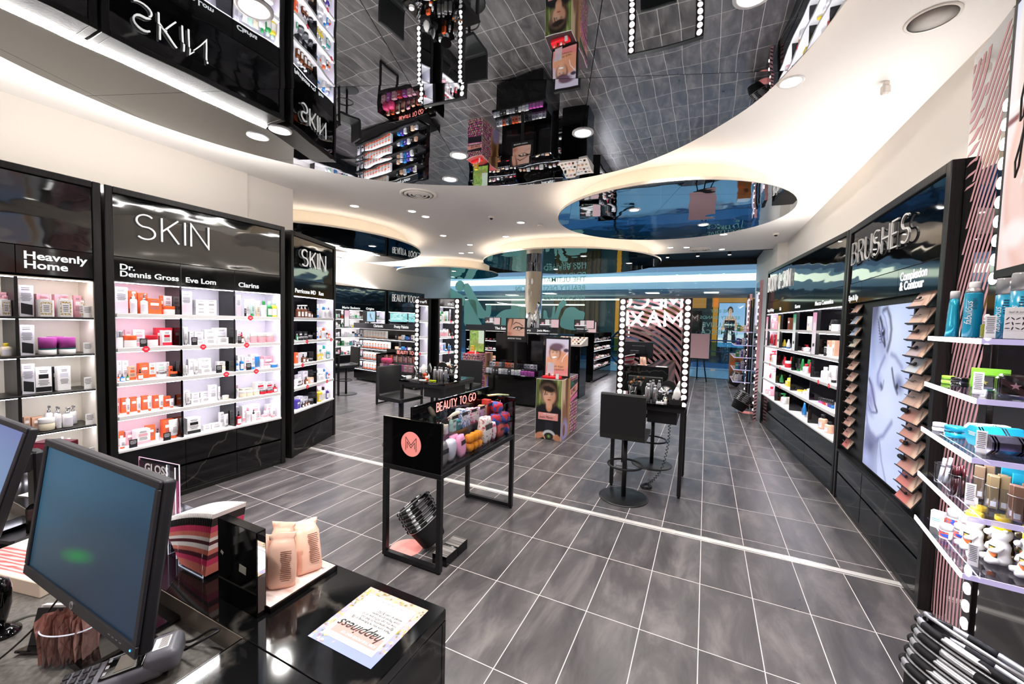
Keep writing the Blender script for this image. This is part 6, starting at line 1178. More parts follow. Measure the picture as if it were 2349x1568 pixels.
def spots(a, n, seed, bg='#16151d'):
    a.c[:] = lin(bg)[:3]; r = random.Random(seed); k = a.w/a.h; nx = n; ny = int(n*a.h/a.w)
    for i in range(ny):
        for j in range(nx):
            x = (j+.5*(i % 2)+.25+r.uniform(-.12, .12))/nx; y = (i+.5+r.uniform(-.12, .12))/ny; a.ell(x, y, .34/nx, .40/nx*k if False else .40/ny, r.choice(['#ef9fb4', '#f2b9b0', '#e05fa8', '#f3c4b5']), r.uniform(-25, 25), .2)
def go_wild(a, y0):
    a.poly([(0, y0+.02), (.15, y0+.10), (.35, y0+.02)], '#1e5c43'); a.poly([(.7, y0-.1), (.95, y0-.02), (.9, y0-.14)], '#1e5c43'); a.rect(0, 1, y0-.055, y0+.055, '#f0a196'); a.rect(0, 1, y0-.13, y0-.075, '#e56fa6')
def poster_stand(mx, w_, d, h, front, side, label, top):
    e = empty('poster_stand', mx, label, 'poster stand', 'printed poster plinths'); MB().bbox(0, w_, 0, d, 0, h, .002).build('plinth', mat('plinth_white', '#e8e4e2', .5), e)
    picture('front_picture', front, ARTP, e, T(.004, -.0012, .004)); picture('side_picture', side, ARTP, e, T(w_+.0012, .004, .004, PI/2)); MB().bbox(.004, w_-.004, .004, d-.004, h, h+.002, .0005).build('top_panel', mat(*top), e); return e
W_, D_, H_ = .392, .86, .885
a = Art(W_-.008, H_-.008, 64, 144, '#6f8440'); a.grad('#54632c', '#97a85c', 'X').noise(.7, 3, 3, 1)
for k in range(9): a.seg([(.05+k*.11, .5), (.02+k*.12, 1)], .012, '#cfd79a' if k % 2 else '#3e4a22', .8, .6)
a.ell(.5, .40, .62, .22, '#15141c', 0, .12).rect(0, 1, 0, .40, '#15141c').ell(.48, .87, .36, .15, '#231711', 0, .2).ell(.62, .76, .28, .22, '#231711', 10, .25).ell(.28, .86, .16, .12, '#231711', 0, .3)
a.ell(.52, .56, .12, .09, '#cf9678', 0, .15); face(a, .52, .735, .52, '#dba588', '#231711')
a.seg([(.50, .90), (.38, .82), (.34, .74)], .016, '#231711', .5).rect(.10, .88, .33, .445, '#efa19b')
a.ell(.16, .06, .22, .05, '#c98b6b', 25, .2).ell(.84, .05, .2, .05, '#c08363', -20, .2).rect(.38, .7, .18, .30, '#24222c').ell(.54, .085, .24, .08, '#cfd0d2', 0, .1).ell(.54, .06, .19, .062, '#17171b', 0, .1).ell(.54, .055, .12, .04, '#2f3a2a', 0, .3).ell(.54, .06, .05, .022, '#7f9a52', 0, .5)
for q in range(4): a.seg([(.20+.04*q, .10-.01*q), (.36+.01*q, .05-.012*q)], .018, '#d39a7a', .4); a.seg([(.88-.03*q, .10-.015*q), (.72, .075-.014*q)], .015, '#c98e6e', .4)
b = Art(D_-.008, H_-.008, 110, 110, '#1a1922'); b2 = Art(.4, .88, 60, 110, '#000'); spots(b, 18, 3)
b.rect(0, .5, 0, 1, '#b98a5a'); b.c[:, :55] = b.c[:, :55]; b.ell(.10, .8, .16, .4, '#e8c9a0', 0, .8, .8).ell(.30, .75, .10, .42, '#6b3f22', 4, .3).ell(.34, .45, .08, .4, '#7d4c2a', 0, .3).ell(.16, .42, .10, .22, '#8d5a3a', 10, .3).ell(.2, .12, .2, .2, '#a99bd0', 0, .3).ell(.16, .15, .07, .1, '#8d5a3a', 0, .2).ell(.42, .6, .06, .4, '#c98a3a', 0, .6, .8)
b.c[:, b.X[0] > .5] = b.c[:, b.X[0] > .5]
b.rect(.5, 1, .55, .92, '#1a1922'); m_ = (b.X > .5); b.poly([(.5, .62), (1, .72), (1, .86), (.5, .78)], '#f0a196'); b.poly([(.5, .55), (1, .60), (1, .69), (.5, .61)], '#e56fa6'); b.poly([(.5, .8), (.8, .86), (.5, .95)], '#1e5c43')
M1 = T(-.735, 4.345, 0, .03)
s1 = poster_stand(M1, W_, D_, H_, a, b, 'poster plinth with a dark haired woman holding a camera, centre of the photo', ('plinth_top_dark', '#3a2426', .3))
t = MB(); text('caption', 'NEW & EXCLUSIVE', TXT, s1, T(.12, -.0022, .37), size=.022, bold=.0006, ext=.0002)
def script(parent, mx, kx, mm=TXK, wd=.0045, seed=1, n=10):
    r = random.Random(seed); pts = []; x = 0
    for i in range(n*8): t = i/8*2*PI; pts.append((x+.35*math.sin(t*1.0), .5+.5*math.cos(t)*(1+.8*(r.random() > .93)))); x += .14
    pts = [(p[0]*kx[0], p[1]*kx[1]) for p in pts]; return MB().ribbon(pts, wd, -.0006, 0).build('script_lettering', mm, parent, mx)
text('signature', 'Josie Maran', TXK, s1, T(.06, -.0022, .315), size=.052, ext=.0002, shear=.35, sx=.85)
text('side_lettering', 'GO WILD', TXK, s1, T(W_+.0024, .47, .60, PI/2) @ RY(-.17), size=.10, ext=.0002, bold=.001, sx=.62)
e = empty('advert_lightbox', T(-.715, 4.62, .8875, 0), 'lit beach portrait advert on top of the centre poster plinth', 'lightbox', 'lit adverts on the poster plinths')
MB().bbox(0, .39, -.02, .025, 0, .60, .003).build('case', MBLACK, e)
a = Art(.35, .54, 60, 90, '#e7c4b4').grad('#e9a39d', '#cfc4d6', 'Y', .0, .9).ell(.5, .15, .8, .16, '#e07f7c', 0, .4).ell(.66, .42, .42, .26, '#dd9470', -25, .15).ell(.3, .35, .3, .2, '#e09a76', 20, .2).ell(.9, .7, .12, .05, '#3f2d3f', 0, .3)
face(a, .40, .60, .44, '#e3a07c', '#5b3a3d'); a.ell(.5, .80, .30, .09, '#6a4a5c', 0, .3).ell(.38, .50, .10, .022, '#ffffff', 8, .3).seg([(.95, .62), (.78, .50), (.72, .38)], .01, '#f3efe9', .4)
picture('lit_advert', a, ARTL, e, T(.02, -.0205, .03)); text('script_lettering', 'with Argan\ncomplexion', TXK, e, T(.13, -.0215, .15), size=.05, shear=.4, ext=.0002, sx=.75)
def tester_tray(x, y, z, label):
    e = empty('tester_tray', T(x, y, z), label, 'tester tray', 'red tester trays'); MB().bbox(0, .27, 0, .10, 0, .03, .003).build('tray', mat('bright_red', '#e3202c', .3, emit=.1), e)
    for k in range(4): MB().lathe([(.013, .03), (.013, .055+.012*(k % 2)), (.009, .06+.012*(k % 2))], n=12).build('tester', [pm('A'), pm('N'), pm('W'), mat('brush_copper', '#b77b62', .3, .6)][k], e, T(.04+.05*k, .05))
    MB().bbox(.21, .255, -.004, -.002, .0, .075, .0005).build('price_card', cm('W'), e)
tester_tray(-.68, 4.43, .8877, 'red tester tray with small bottles on the centre poster plinth')
MB().bbox(-.055, .055, -.0015, .0015, 0, .19, .001).build('story_card', cm('L'), None, T(-.60, 4.555, .918), label='tall white story card in front of the lit beach portrait', cat='card')
M2 = T(-3.995, 7.43, 0)
a = Art(W_-.008, H_-.008, 56, 110, '#000'); spots(a, 8, 5); a.rect(0, 1, .45, .84, '#1a1922'); go_wild(a, .72)
b = Art(D_-.008, H_-.008, 110, 110, '#000'); spots(b, 16, 8); b.rect(.52, 1, 0, 1, '#b98a5a'); b.ell(.75, .75, .14, .42, '#6b3f22', 4, .3).ell(.68, .4, .12, .25, '#8d5a3a', 10, .3).ell(.8, .12, .2, .2, '#a99bd0', 0, .3).ell(.93, .6, .06, .4, '#d99a4a', 0, .6, .8)
s2 = poster_stand(M2, W_, D_, H_, a, b, 'poster plinth printed GO WILD over pink leopard spots, behind the left vanity', ('plinth_top_red', '#a23a3a', .4))
text('front_lettering', 'GO WILD', TXK, s2, T(.09, -.0024, .60), size=.095, bold=.002, ext=.0002, sx=.62); text('front_lettering', 'FOR NEW BEAUTY', TXT, s2, T(.04, -.0024, .535), size=.045, bold=.001, ext=.0002, sx=.75)
e = empty('advert_lightbox', T(-4.06, 7.85, .8875), 'lit green leafy advert on top of the GO WILD plinth', 'lightbox', 'lit adverts on the poster plinths'); MB().bbox(0, .46, -.02, .025, 0, .60, .003).build('case', MBLACK, e)
a = Art(.42, .54, 40, 50, '#8fb04f').noise(.5, 9, 2, 2).ell(.5, .35, .3, .18, '#9c7a4c', 0, .6, .7).ell(.4, .3, .2, .12, '#6f9c3a', 0, .5, .8).rect(.62, 1, .4, 1, '#dfe8df', .7); picture('lit_advert', a, ARTL, e, T(.02, -.0205, .03)); text('caption', 'GLAM', TXT, e, T(.08, -.022, .50), size=.04, ext=.0002)
tester_tray(-3.93, 7.55, .8877, 'red tester tray on the GO WILD plinth'); small('b', 'Y', 'P', .09, .16, 0, 0, 'acid green and pink carton in the GO WILD tester tray', mx=T(-3.82, 7.62, .92))
# ================================================================ SALES COUNTER
e = empty('sales_counter', T(), 'L shaped glossy black stone sales counter in the foreground', 'counter')
MB().bbox(-1.6, .852, -.497, -.18, .868, .90, .003).build('worktop', MARBLE, e); MB().bbox(.47, .852, -2.1, -.4975, .868, .90, .003).build('worktop', MARBLE, e)
MB().bbox(-1.6, .47, -1.25, -.4975, .80, .845, .001).build('desk_top', noise_mat('grey_laminate', '#57534f', '#6a6662', (90, 90, 90), .5, detail=2), e)
MB().bbox(-1.6, .852, -.198, -.180, 0, .868, .002).build('front_panel', MARBLE, e); MB().bbox(.834, .852, -2.1, -.1985, 0, .868, .002).build('side_panel', MARBLE, e); MB().bbox(.47, .488, -2.08, -.5, 0, .868, .002).build('inner_panel', MBLACK, e)
MB().box(-1.6, .4695, -.4995, -.4975, .845, .90).build('edge_strip', mat('metal_edge', '#8d8478', .3, .6), e); MB().box(.468, .4699, -1.25, -.4995, .845, .90).build('edge_strip', GBLACK, e)
MB().lathe([(.035, 0), (.035, .0006)], n=30).build('cable_port', mat('pure_black', '#020202', .8), e, T(.24, -.555, .8451))
CT, DK = .9003, .8453
# square flyer, upside down from here
fl = empty('square_flyer', Matrix(((-1, 0, 0, .8145), (0, 0, 1, -.4225), (0, 1, 0, CT+.0006), (0, 0, 0, 1))) @ T(0, 0, 0), 'square flyer about happiness with blossoms on the black counter corner', 'flyer')
fl.matrix_world = Matrix(((-1, 0, 0, .8145), (0, 0, -1, -.2115), (0, -1, 0, CT+.0008), (0, 0, 0, 1)))
a = Art(.21, .21, 90, 90, '#8f9ad6').grad('#b9a7a0', '#8b97dc', 'Y', .1, .9); r = random.Random(11)
for k in range(520):
    x, y = r.random(), r.random()
    if x > .18 and y > .2 and r.random() < .75 and x < .78: continue
    if y > .8 and x < .6: continue
    a.ell(x, y, r.uniform(.012, .03), r.uniform(.007, .016), r.choice(['#c9a544', '#7b7a2e', '#e0c878', '#96705a', '#5d6a2a', '#f0dca6', '#d8a79c']), r.uniform(0, 180), .4)
picture('printed_picture', a, ARTP, fl, T(0, 0, 0))
MB().box(.022, .190, -.0006, -.0003, .022, .186).build('white_panel', cm('W'), fl); MB().box(.03, .178, -.0009, -.0006, .136, .170).build('coral_band', mat('coral_flat', '#ef9a93', .6), fl)
text('lettering', 'JOIN THE MOVEMENT OF', TXT, fl, T(.034, -.0012, .158), size=.0105, bold=.0002, ext=.0001, sx=.95); text('script_lettering', 'happiness', TXK, fl, T(.034, -.0013, .128), size=.040, bold=.0004, shear=.45, ext=.0001, sx=.92)
text('lettering', "Make sure you're following us @\n@meccamaxima to find out\nhow you can WIN one of 10\nJosie Maran prize packs\nvalued at over $150.*", mat('print_dark_grey', '#3a3a3c', .6), fl, T(.034, -.0012, .107), size=.0115, ext=.0001, sx=.86, line=.95); text('lettering', '*terms and conditions apply in store', INK, fl, T(.06, -.0012, .032), size=.005, ext=.0001)
# wipes display: black upright with a tray in front of it
e = empty('wipes_display', T(.264, -.443, CT), 'black L shaped display tray with its plain back to the camera', 'display tray')
MB().bbox(0, .172, 0, .026, 0, .23, .001).build('back_board', GBLACK, e); MB().bbox(0, .186, .027, .245, 0, .014, .001).build('tray', GBLACK, e); MB().box(.004, .182, .03, .241, .0141, .0148).build('printed_base', noise_mat('blush_print', '#f1dfda', '#d9b7ae', (4, 60, 4), .5, detail=2), e)
MB().box(.1722, .1732, .003, .023, .012, .226).build('mirror_edge', MIRR, e)
for x, z, w_, rz in ((.113, .115, .030, .1), (.02, .137, .012, .5)): MB().box(-w_/2, w_/2, -.0006, -.0001, -w_*.35, w_*.35).build('tape_patch', mat('silver_tape', '#a8a79c', .35), e, T(x, 0, z) @ RY(rz))
text('lettering', 'Josie Maran', TXK, e, Matrix(((-1, 0, 0, .165), (0, 0, -1, .215), (0, -1, 0, .0152), (0, 0, 0, 1))), size=.012, ext=.0001)
WP = mat('peach_wrap', '#f6c9b4', .25, spec=.6)
def wipes(x, y, rz, lean, h, label):
    M_ = T(x, y, CT+.0155, rz) @ RX(lean); n = 14; v = []; F = []; r = random.Random(int(x*999))
    pr_ = [(.034, .012, 0), (.036, .019, .012), (.037, .021, h*.4), (.036, .019, h*.75), (.030, .009, h*.88), (.034, .0022, h*.92), (.036, .0016, h)]
    for a_, b_, z in pr_:
        for i in range(n): t = 2*PI*i/n; c, s_ = math.cos(t), math.sin(t); q = (abs(c)**3+abs(s_)**3)**(-1/3); v.append((a_*c*q*(1+.03*r.uniform(-1, 1)), b_*s_*q*(1+.10*r.uniform(-1, 1)), z+(.003*r.uniform(-1, 1) if z > h*.85 else 0)))
    for k in range(len(pr_)-1):
        for i in range(n): F.append((k*n+i, k*n+(i+1) % n, (k+1)*n+(i+1) % n, (k+1)*n+i))
    F += [tuple(range(n-1, -1, -1)), tuple(range((len(pr_)-1)*n, len(pr_)*n))]
    o = MB().add(v, F, 0, True).build('wipes_pack', WP, None, M_, label=label, cat='pack', group='peach wipes packs on the display tray')
    mb = MB(); print_lines(mb, -.002, .028, -.0222, h*.15, h*.72, 0, 16, 4); mb.build('small_print', mat('brown_ink', '#8a5a4a', .6), o)
wipes(.33, -.375, .25, -.12, .145, 'peach wipes pack nearest the black board, left'); wipes(.395, -.345, .75, -.10, .15, 'peach wipes pack standing in the middle of the tray'); wipes(.405, -.262, 1.15, -.42, .15, 'peach wipes pack leaning at the far right of the tray'); wipes(.345, -.315, .5, -.15, .155, 'peach wipes pack behind the middle one')
# fan of leaflets
hold = empty('leaflet_holder', T(.02, -.37, CT), 'clear acrylic holder under the fanned leaflets', 'leaflet holder')
EDG = clear('acrylic_edge', '#f4f6fb', .5); fr = mat('bright_edge', '#dfe2ee', .15, emit=.25, alpha=.8)
MB().bbox(-.02, .115, -.045, .045, 0, .003, .0005).build('floor_sheet', ACRY, hold); MB().bbox(-.02, .115, -.048, -.045, 0, .075, .0005).build('front_sheet', ACRY, hold); MB().bbox(-.02, .115, .045, .048, 0, .075, .0005).build('rear_sheet', ACRY, hold)
for P_ in ([(-.02, -.0465, .0015), (.115, -.0465, .0015), (.115, -.0465, .075)], [(-.02, -.0465, .0015), (-.02, -.0465, .075)], [(-.02, .0465, .0015), (-.02, .0465, .075)], [(-.02, -.0465, .0015), (-.02, .0465, .0015)]): MB().tube([Vector(p) for p in P_], .0014, 5).build('sheet_edge', fr, hold)
def leaf_mat(): return [mat('leaflet_white', '#efeaea', .5), CARDK, mat('leaflet_rose', '#d2436e', .5), mat('leaflet_coral', '#d98074', .5), mat('leaflet_maroon', '#5a2632', .5)]
LM = leaf_mat(); NL = 30
for k in range(NL):
    q = k/(NL-1); xb, zb = -.005+.135*q, .012; xt, zt = -.115+.29*q, .125+.085*q+.012*math.sin(q*3); L_ = math.hypot(xt-xb, zt-zb); an = math.atan2(xt-xb, zt-zb)
    M_ = T(.02+xb, -.37, CT+zb, 0) @ RY(an); mb = MB(); w_ = .049; y0, y1 = -w_, w_-.004
    cuts = [(0, .16, 3), (.16, .26, 2), (.26, .34, 4), (.34, .42, 3), (.42, .50, 0), (.50, .56, 4), (.56, .62, 0), (.62, .70, 3), (.70, .80, 2), (.80, .93, 1), (.93, 1, 0)]
    for a_, b_, mi in cuts: mb.box(-.0007, .0007, y0, y1, a_*L_, b_*L_, mi)
    mb.tube([(0, y0, L_), (-.004, y0+.012, L_+.0015), (-.0045, (y0+y1)/2, L_+.002), (-.003, y1-.01, L_+.001), (0, y1, L_)], .0012, 5, 0)
    mb.build('leaflet', LM, None, M_, label=f'folded leaflet in the fan on the counter, number {ORD[k] if k < 14 else str(k+1)+"th"} from left', cat='leaflet', group='fanned leaflets on the counter')
# clear poster stand with magenta sheet
e = empty('acrylic_poster_stand', T(-.30, -.392, CT, .12), 'clear stand with magenta sheet behind the front monitor', 'poster stand')
a = Art(.20, .27, 40, 50, '#c83a86').grad('#8d2a5a', '#ef6fb0').rect(0, 1, .84, 1, '#3d2a35').rect(0, .5, .0, .18, '#2a2230').ell(.55, .45, .3, .2, '#f0a3cf', 20, .4); picture('magenta_sheet', a, ARTP, e, T(0, -.001, .01))
MB().bbox(-.003, .203, 0, .003, 0, .29, .0005).build('upright_sheet', ACRY, e); MB().bbox(-.003, .203, .003, .075, 0, .003, .0005).build('foot_sheet', ACRY, e); MB().tube([(-.003, .0015, 0), (-.003, .0015, .29), (.203, .0015, .29), (.203, .0015, .0), (.203, .075, .0015)], .0018, 5).build('sheet_edge', mat('pink_edge', '#f2b6d2', .2, emit=.3), e); text('lettering', 'GLOSS', TXT, e, T(.03, -.0016, .245), size=.042, bold=.001, ext=.0002)
e = empty('acrylic_sign_stand', T(-.10, -.40, CT), 'clear bent acrylic sign stand between the monitor and the leaflets', 'sign stand')
MB().bbox(0, .004, 0, .09, 0, .003, .0005).bbox(0, .05, 0, .003, 0, .30, .0005).bbox(0, .05, 0, .09, 0, .003, .0005).build('bent_sheet', ACRY, e); MB().tube([(0, 0, .30), (0, 0, .0), (.0, .09, .0), (.05, .09, 0), (.05, 0, 0), (.05, 0, .30)], .0016, 5).build('sheet_edge', fr, e)
# burgundy box at the far left of the counter
e = empty('perfume_box', T(-1.03, -.46, CT, .5), 'burgundy gift box with a perfume picture behind the monitors', 'box'); MB().bbox(0, .13, 0, .06, 0, .245, .002).build('carton', mat('burgundy_card', '#5c1828', .35), e); MB().box(.005, .125, -.0006, 0, .13, .24).build('rose_panel', mat('rose_card', '#c2405e', .5), e)
o = MB().bbox(.018, .058, -.0016, -.0006, .135, .195, .0003).build('pictured_bottle', mat('peach_print', '#d9a38c', .5), e); MB().box(.03, .045, -.0018, -.0008, .195, .22).build('pictured_cap', CARDK, o)
# monitors
def monitor(mx, scr, label, logo=True):
    e = empty('computer_monitor', mx, label, 'monitor', 'black monitors on the counter desk'); w_, h_ = .576, .338     # local: centre of front face, tilted back
    MB().rbox(-w_/2, w_/2, .0, .026, -h_/2, h_/2, .008).build('housing', mat('monitor_plastic', '#26262a', .38), e)
    b = MB(); t = .016; 
    b.bbox(-w_/2, w_/2, -.006, .0, h_/2-t, h_/2, .002).bbox(-w_/2, w_/2, -.006, .0, -h_/2, -h_/2+t*1.5, .002).bbox(-w_/2, -w_/2+t, -.006, .0, -h_/2+t*1.5, h_/2-t, .002).bbox(w_/2-t, w_/2, -.006, .0, -h_/2+t*1.5, h_/2-t, .002); b.build('bezel', mat('bezel_plastic', '#2d2d33', .4), e)
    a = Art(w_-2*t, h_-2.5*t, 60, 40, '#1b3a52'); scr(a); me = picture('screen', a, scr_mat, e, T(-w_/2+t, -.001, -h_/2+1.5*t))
    MB().bbox(-.13, .13, .022, .05, -.09, .09, .008).build('rear_housing', mat('monitor_plastic', '#26262a', .38), e)
    if logo:
        d = MB().lathe([(.0085, 0), (.0085, .001)], n=24).build('round_logo', SILV, e, T(0, -.006, -h_/2+.0125) @ RX(PI/2)); text('logo_letters', 'hp', TXK, e, T(-.0055, -.0076, -h_/2+.0095), size=.012, ext=.0001, shear=.3)
        MB().lathe([(.0022, 0), (.002, .0008)], n=12).build('power_light', emis('blue_led', '#2f8cff', 3), e, T(w_/2-.02, -.006, -h_/2+.012) @ RX(PI/2))
        for k in range(4): MB().box(-.004, .004, -.0066, -.006, -.0008, .0008).build('button', mat('grey_mark', '#6a6a70', .5), e, T(w_/2-.06-.016*k, 0, -h_/2+.012))
    i = mx.inverted(); return e
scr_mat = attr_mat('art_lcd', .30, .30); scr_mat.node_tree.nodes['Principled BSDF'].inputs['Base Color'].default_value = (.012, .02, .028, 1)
def scr1(a): a.grad('#0a2233', '#2d5f80', 'Y').ell(.2, .85, .5, .5, '#4481a5', 30, .9, .8).ell(.85, .12, .35, .4, '#0d3558', 0, .9, .8).ell(.35, .30, .3, .12, '#4a5560', 12, .9, .5).ell(.45, .29, .10, .035, '#14a34c', 12, .9, .95).ell(.5, .55, .5, .1, '#3e5566', -5, .9, .35)  # sheen and green laser reflection on the dark screen painted into the glowing art
def scr2(a): a.grad('#6fa3d8', '#8d94e0', 'Y').ell(.6, .45, .5, .4, '#a8cdf0', 0, .9, .7)
def mon_mx(cx, cy, cz, tilt): return T(cx, cy, cz) @ RX(tilt)
TL = math.atan2(-.045, .33)
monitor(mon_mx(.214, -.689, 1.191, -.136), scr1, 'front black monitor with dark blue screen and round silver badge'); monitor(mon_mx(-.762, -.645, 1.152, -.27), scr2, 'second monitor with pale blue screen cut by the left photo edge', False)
for cx, cy, lb in ((.10, -.56, 'front monitor'), (-.76, -.53, 'left monitor')):
    e = empty('monitor_stand', T(cx, cy, DK), f'black stand carrying the {lb}', 'monitor stand', 'monitor stands'); MB().bbox(-.15, .09, -.14, .08, 0, .014, .006).build('base_plate', GBLACK, e)
    MB().bbox(-.035, .035, .0, .03, .014, .33, .006).build('column', mat('monitor_plastic', '#26262a', .38), e); MB().bbox(-.035, .14 if cx > 0 else .035, -.075, .0, .26, .33, .006).build('mount_plate', mat('monitor_plastic', '#26262a', .38), e)
# clear cup of pink sachets
e = empty('sachet_cup', T(.105, -.690, DK, .55), 'clear oval cup for pink foil sachets in front of the monitor', 'cup')
mb = MB(); mb.lathe([(.056, 0), (.058, .085)], n=40, sy=.55, cap=False).lathe([(.001, .003), (.055, .003)], n=40, sy=.55, cap=False); mb.build('wall', clear('cup_acrylic', '#eef2f5', .1), e); MB().tube([(.058*math.cos(t), .058*.55*math.sin(t), .085) for t in [2*PI*i/40 for i in range(40)]], .0015, 6, closed=True).build('rim', fr, e)
FOIL = mat('rose_foil', '#dba79c', .35, .45); r = random.Random(4)
for k in range(18):
    q = k/17; M_ = T(.105, -.690, DK+.004, .55) @ T(-.046+.092*q, .008*math.sin(k*2.4), 0, PI/2+r.uniform(-.25, .25)) @ RX(r.uniform(-.10, .10)); h = r.uniform(.10, .125); w_ = .022; v = []
    for i in range(6):
        z = h*i/5
        for j in range(5): u = j/4-.5; v.append((u*w_*2*(.9 if i in (0, 5) else 1)*(1-.1*abs(math.sin(z*60))), .0022*math.sin(u*9+i*1.3+k), z+(.004*math.cos(u*6+k) if i == 5 else 0)))
    F = [(i*5+j, i*5+j+1, i*5+j+6, i*5+j+5) for i in range(5) for j in range(4)]; n0 = len(v); v += [(x, y+.0008, z) for x, y, z in v]; F2 = [tuple(n0+q_ for q_ in reversed(f)) for f in F]
    MB().add(v, F+F2, 0, False).build('foil_sachet', FOIL, None, M_, label=f'pink foil sachet in the clear cup, number {ORD[k] if k < 14 else str(k+1)+"th"} from left', cat='sachet', group='pink foil sachets in the clear cup')
# card terminal
GT = mat('terminal_grey', '#6d6d76', .35); GT2 = mat('terminal_light', '#a9a9b2', .4)
e = empty('card_terminal', T(.30, -.655, DK, -.62) @ RX(.10), 'grey card payment terminal on the desk at the bottom edge', 'card terminal')
MB().rbox(-.042, .042, -.115, .075, .006, .045, .012).rbox(-.042, .042, .04, .105, .01, .062, .016).build('body', GT, e); MB().rbox(-.047, -.040, -.10, .09, .002, .03, .004).build('side_trim', GT2, e)
MB().rbox(-.034, .034, -.035, .040, .045, .049, .002).build('screen_surround', GBLACK, e); MB().box(-.026, .026, -.012, .022, .0491, .0495).build('display', mat('lcd_olive', '#6f675e', .3), e)
for j in range(3): MB().rbox(-.005, .005, -.003, .003, .0485, .0505, .001).build('soft_key', GT2, e, T(-.02+.02*j, -.028, 0))
for i in range(4):
    for j in range(3): MB().rbox(-.008, .008, -.0055, .0055, .044, .0495, .002).build('key', mat('key_dark', '#2b2b30', .4), e, T(-.021+.021*j, -.052-.0165*i, 0))
MB().box(-.02, .02, .055, .085, .0621, .0626).build('paper_label', cm('W'), e, RZ(.0)); mb = MB(); [mb.box(-.018+.004*k, -.0165+.004*k, .066, .082, .0627, .0629) for k in range(9)]; mb.build('label_print', TXK, e)
MB().tube(resample([(.34, -.56, DK+.02), (.385, -.545, DK+.05), (.40, -.515, DK+.06), (.36, -.512, DK+.045), (.31, -.535, DK+.012), (.25, -.555, DK+.004)], 6), .0032, 6).build('terminal_cable', MBLACK, None, label='thick black cable looping from the card terminal', cat='cable')
MB().tube(resample([(.21, -.60, .98), (.225, -.60, .92), (.22, -.575, .87), (.235, -.56, DK+.004)], 6), .004, 6).build('monitor_cable', MBLACK, None, label='black cable dropping behind the front monitor', cat='cable')
MB().tube(resample([(.03, -.64, 1.03), (.02, -.68, .97), (.0, -.73, .90), (-.03, -.79, DK+.003), (-.07, -.84, DK+.003)], 6), .0022, 6).build('thin_cable', MBLACK, None, label='thin dark cable hanging from the front monitor to the desk', cat='cable')
# scanner, card holder, pad box, telephone
e = empty('barcode_scanner', T(-.175, -.745, DK, .5), 'black barcode scanner on an oval foot at the left photo edge', 'scanner'); MB().lathe([(.055, 0), (.055, .006), (.03, .014)], n=36, sy=.7).build('foot', GBLACK, e); MB().lathe([(.018, .014), (.026, .04), (.034, .075), (.036, .115), (.03, .14), (.012, .15)], n=28, sy=.85).build('head', GBLACK, e)
MB().tube(resample([(-.14, -.72, DK+.03), (-.09, -.695, DK+.05), (-.03, -.66, DK+.045), (.02, -.63, DK+.01), (.07, -.60, DK+.004)], 8), .0042, 8).build('scanner_cable', mat('grey_cable', '#6f6f6a', .5), None, label='grey cable running from the scanner behind the sachet cup', cat='cable')
e = empty('card_holder', T(.005, -.70, DK, .5) @ RX(-.3), 'black business card holder with gold rimmed cards, left of the sachet cup', 'card holder'); MB().bbox(-.045, .045, -.004, .0, .006, .09, .001).build('front_plate', MBLACK, e); MB().bbox(-.05, .05, -.03, .02, 0, .006, .002).build('base', GBLACK, e)
o = MB().bbox(-.042, .042, .001, .016, .008, .095, .0005).build('card_stack', cm('W'), e); text('lettering', 'M\nBEAUTY', TXT, e, T(-.02, -.0046, .05), size=.014, ext=.0001)
e = empty('magazine_box', T(-.62, -.72, DK, .22), 'cream tray box with red striped leaflets left of the monitor', 'tray box'); MB().bbox(0, .36, 0, .17, 0, .045, .002).build('cream_box', mat('cream_card', '#e3d2bf', .5), e)
a = Art(.352, .162, 70, 30, '#efe6e2')
for k in range(7): a.seg([(0, .04+k*.09), (.5, .10+k*.085), (1, .08+k*.075)], .010, '#dd4a48', .3)
a.rect(0, 1, .62, 1, '#f4f1ee'); a.ell(.35, .68, .12, .06, '#6b4636', 0, .4).rect(.5, .9, .66, .80, '#c9c4be'); picture('striped_print', a, ARTP, e, Matrix(((1, 0, 0, .004), (0, 0, 1, .004), (0, 1, 0, .0456), (0, 0, 0, 1))))
e = empty('telephone', T(-.74, -.53, DK, .3), 'black desk telephone with upright handset behind the monitors', 'telephone'); MB().bbox(-.16, .03, -.08, .08, 0, .035, .008).build('base', mat('phone_plastic', '#232327', .3), e); MB().bbox(-.012, .018, -.022, .022, .02, .135, .01).build('handset', GBLACK, e); MB().bbox(-.15, -.06, -.06, .06, .036, .05, .004).build('display_part', GBLACK, e)
MB().bbox(-.19, .0, -.06, .06, 0, .004, .001).build('document', cm('W'), None, T(-.98, -.36, CT, .3), label='white printed sheets lying by the burgundy box', cat='paper')
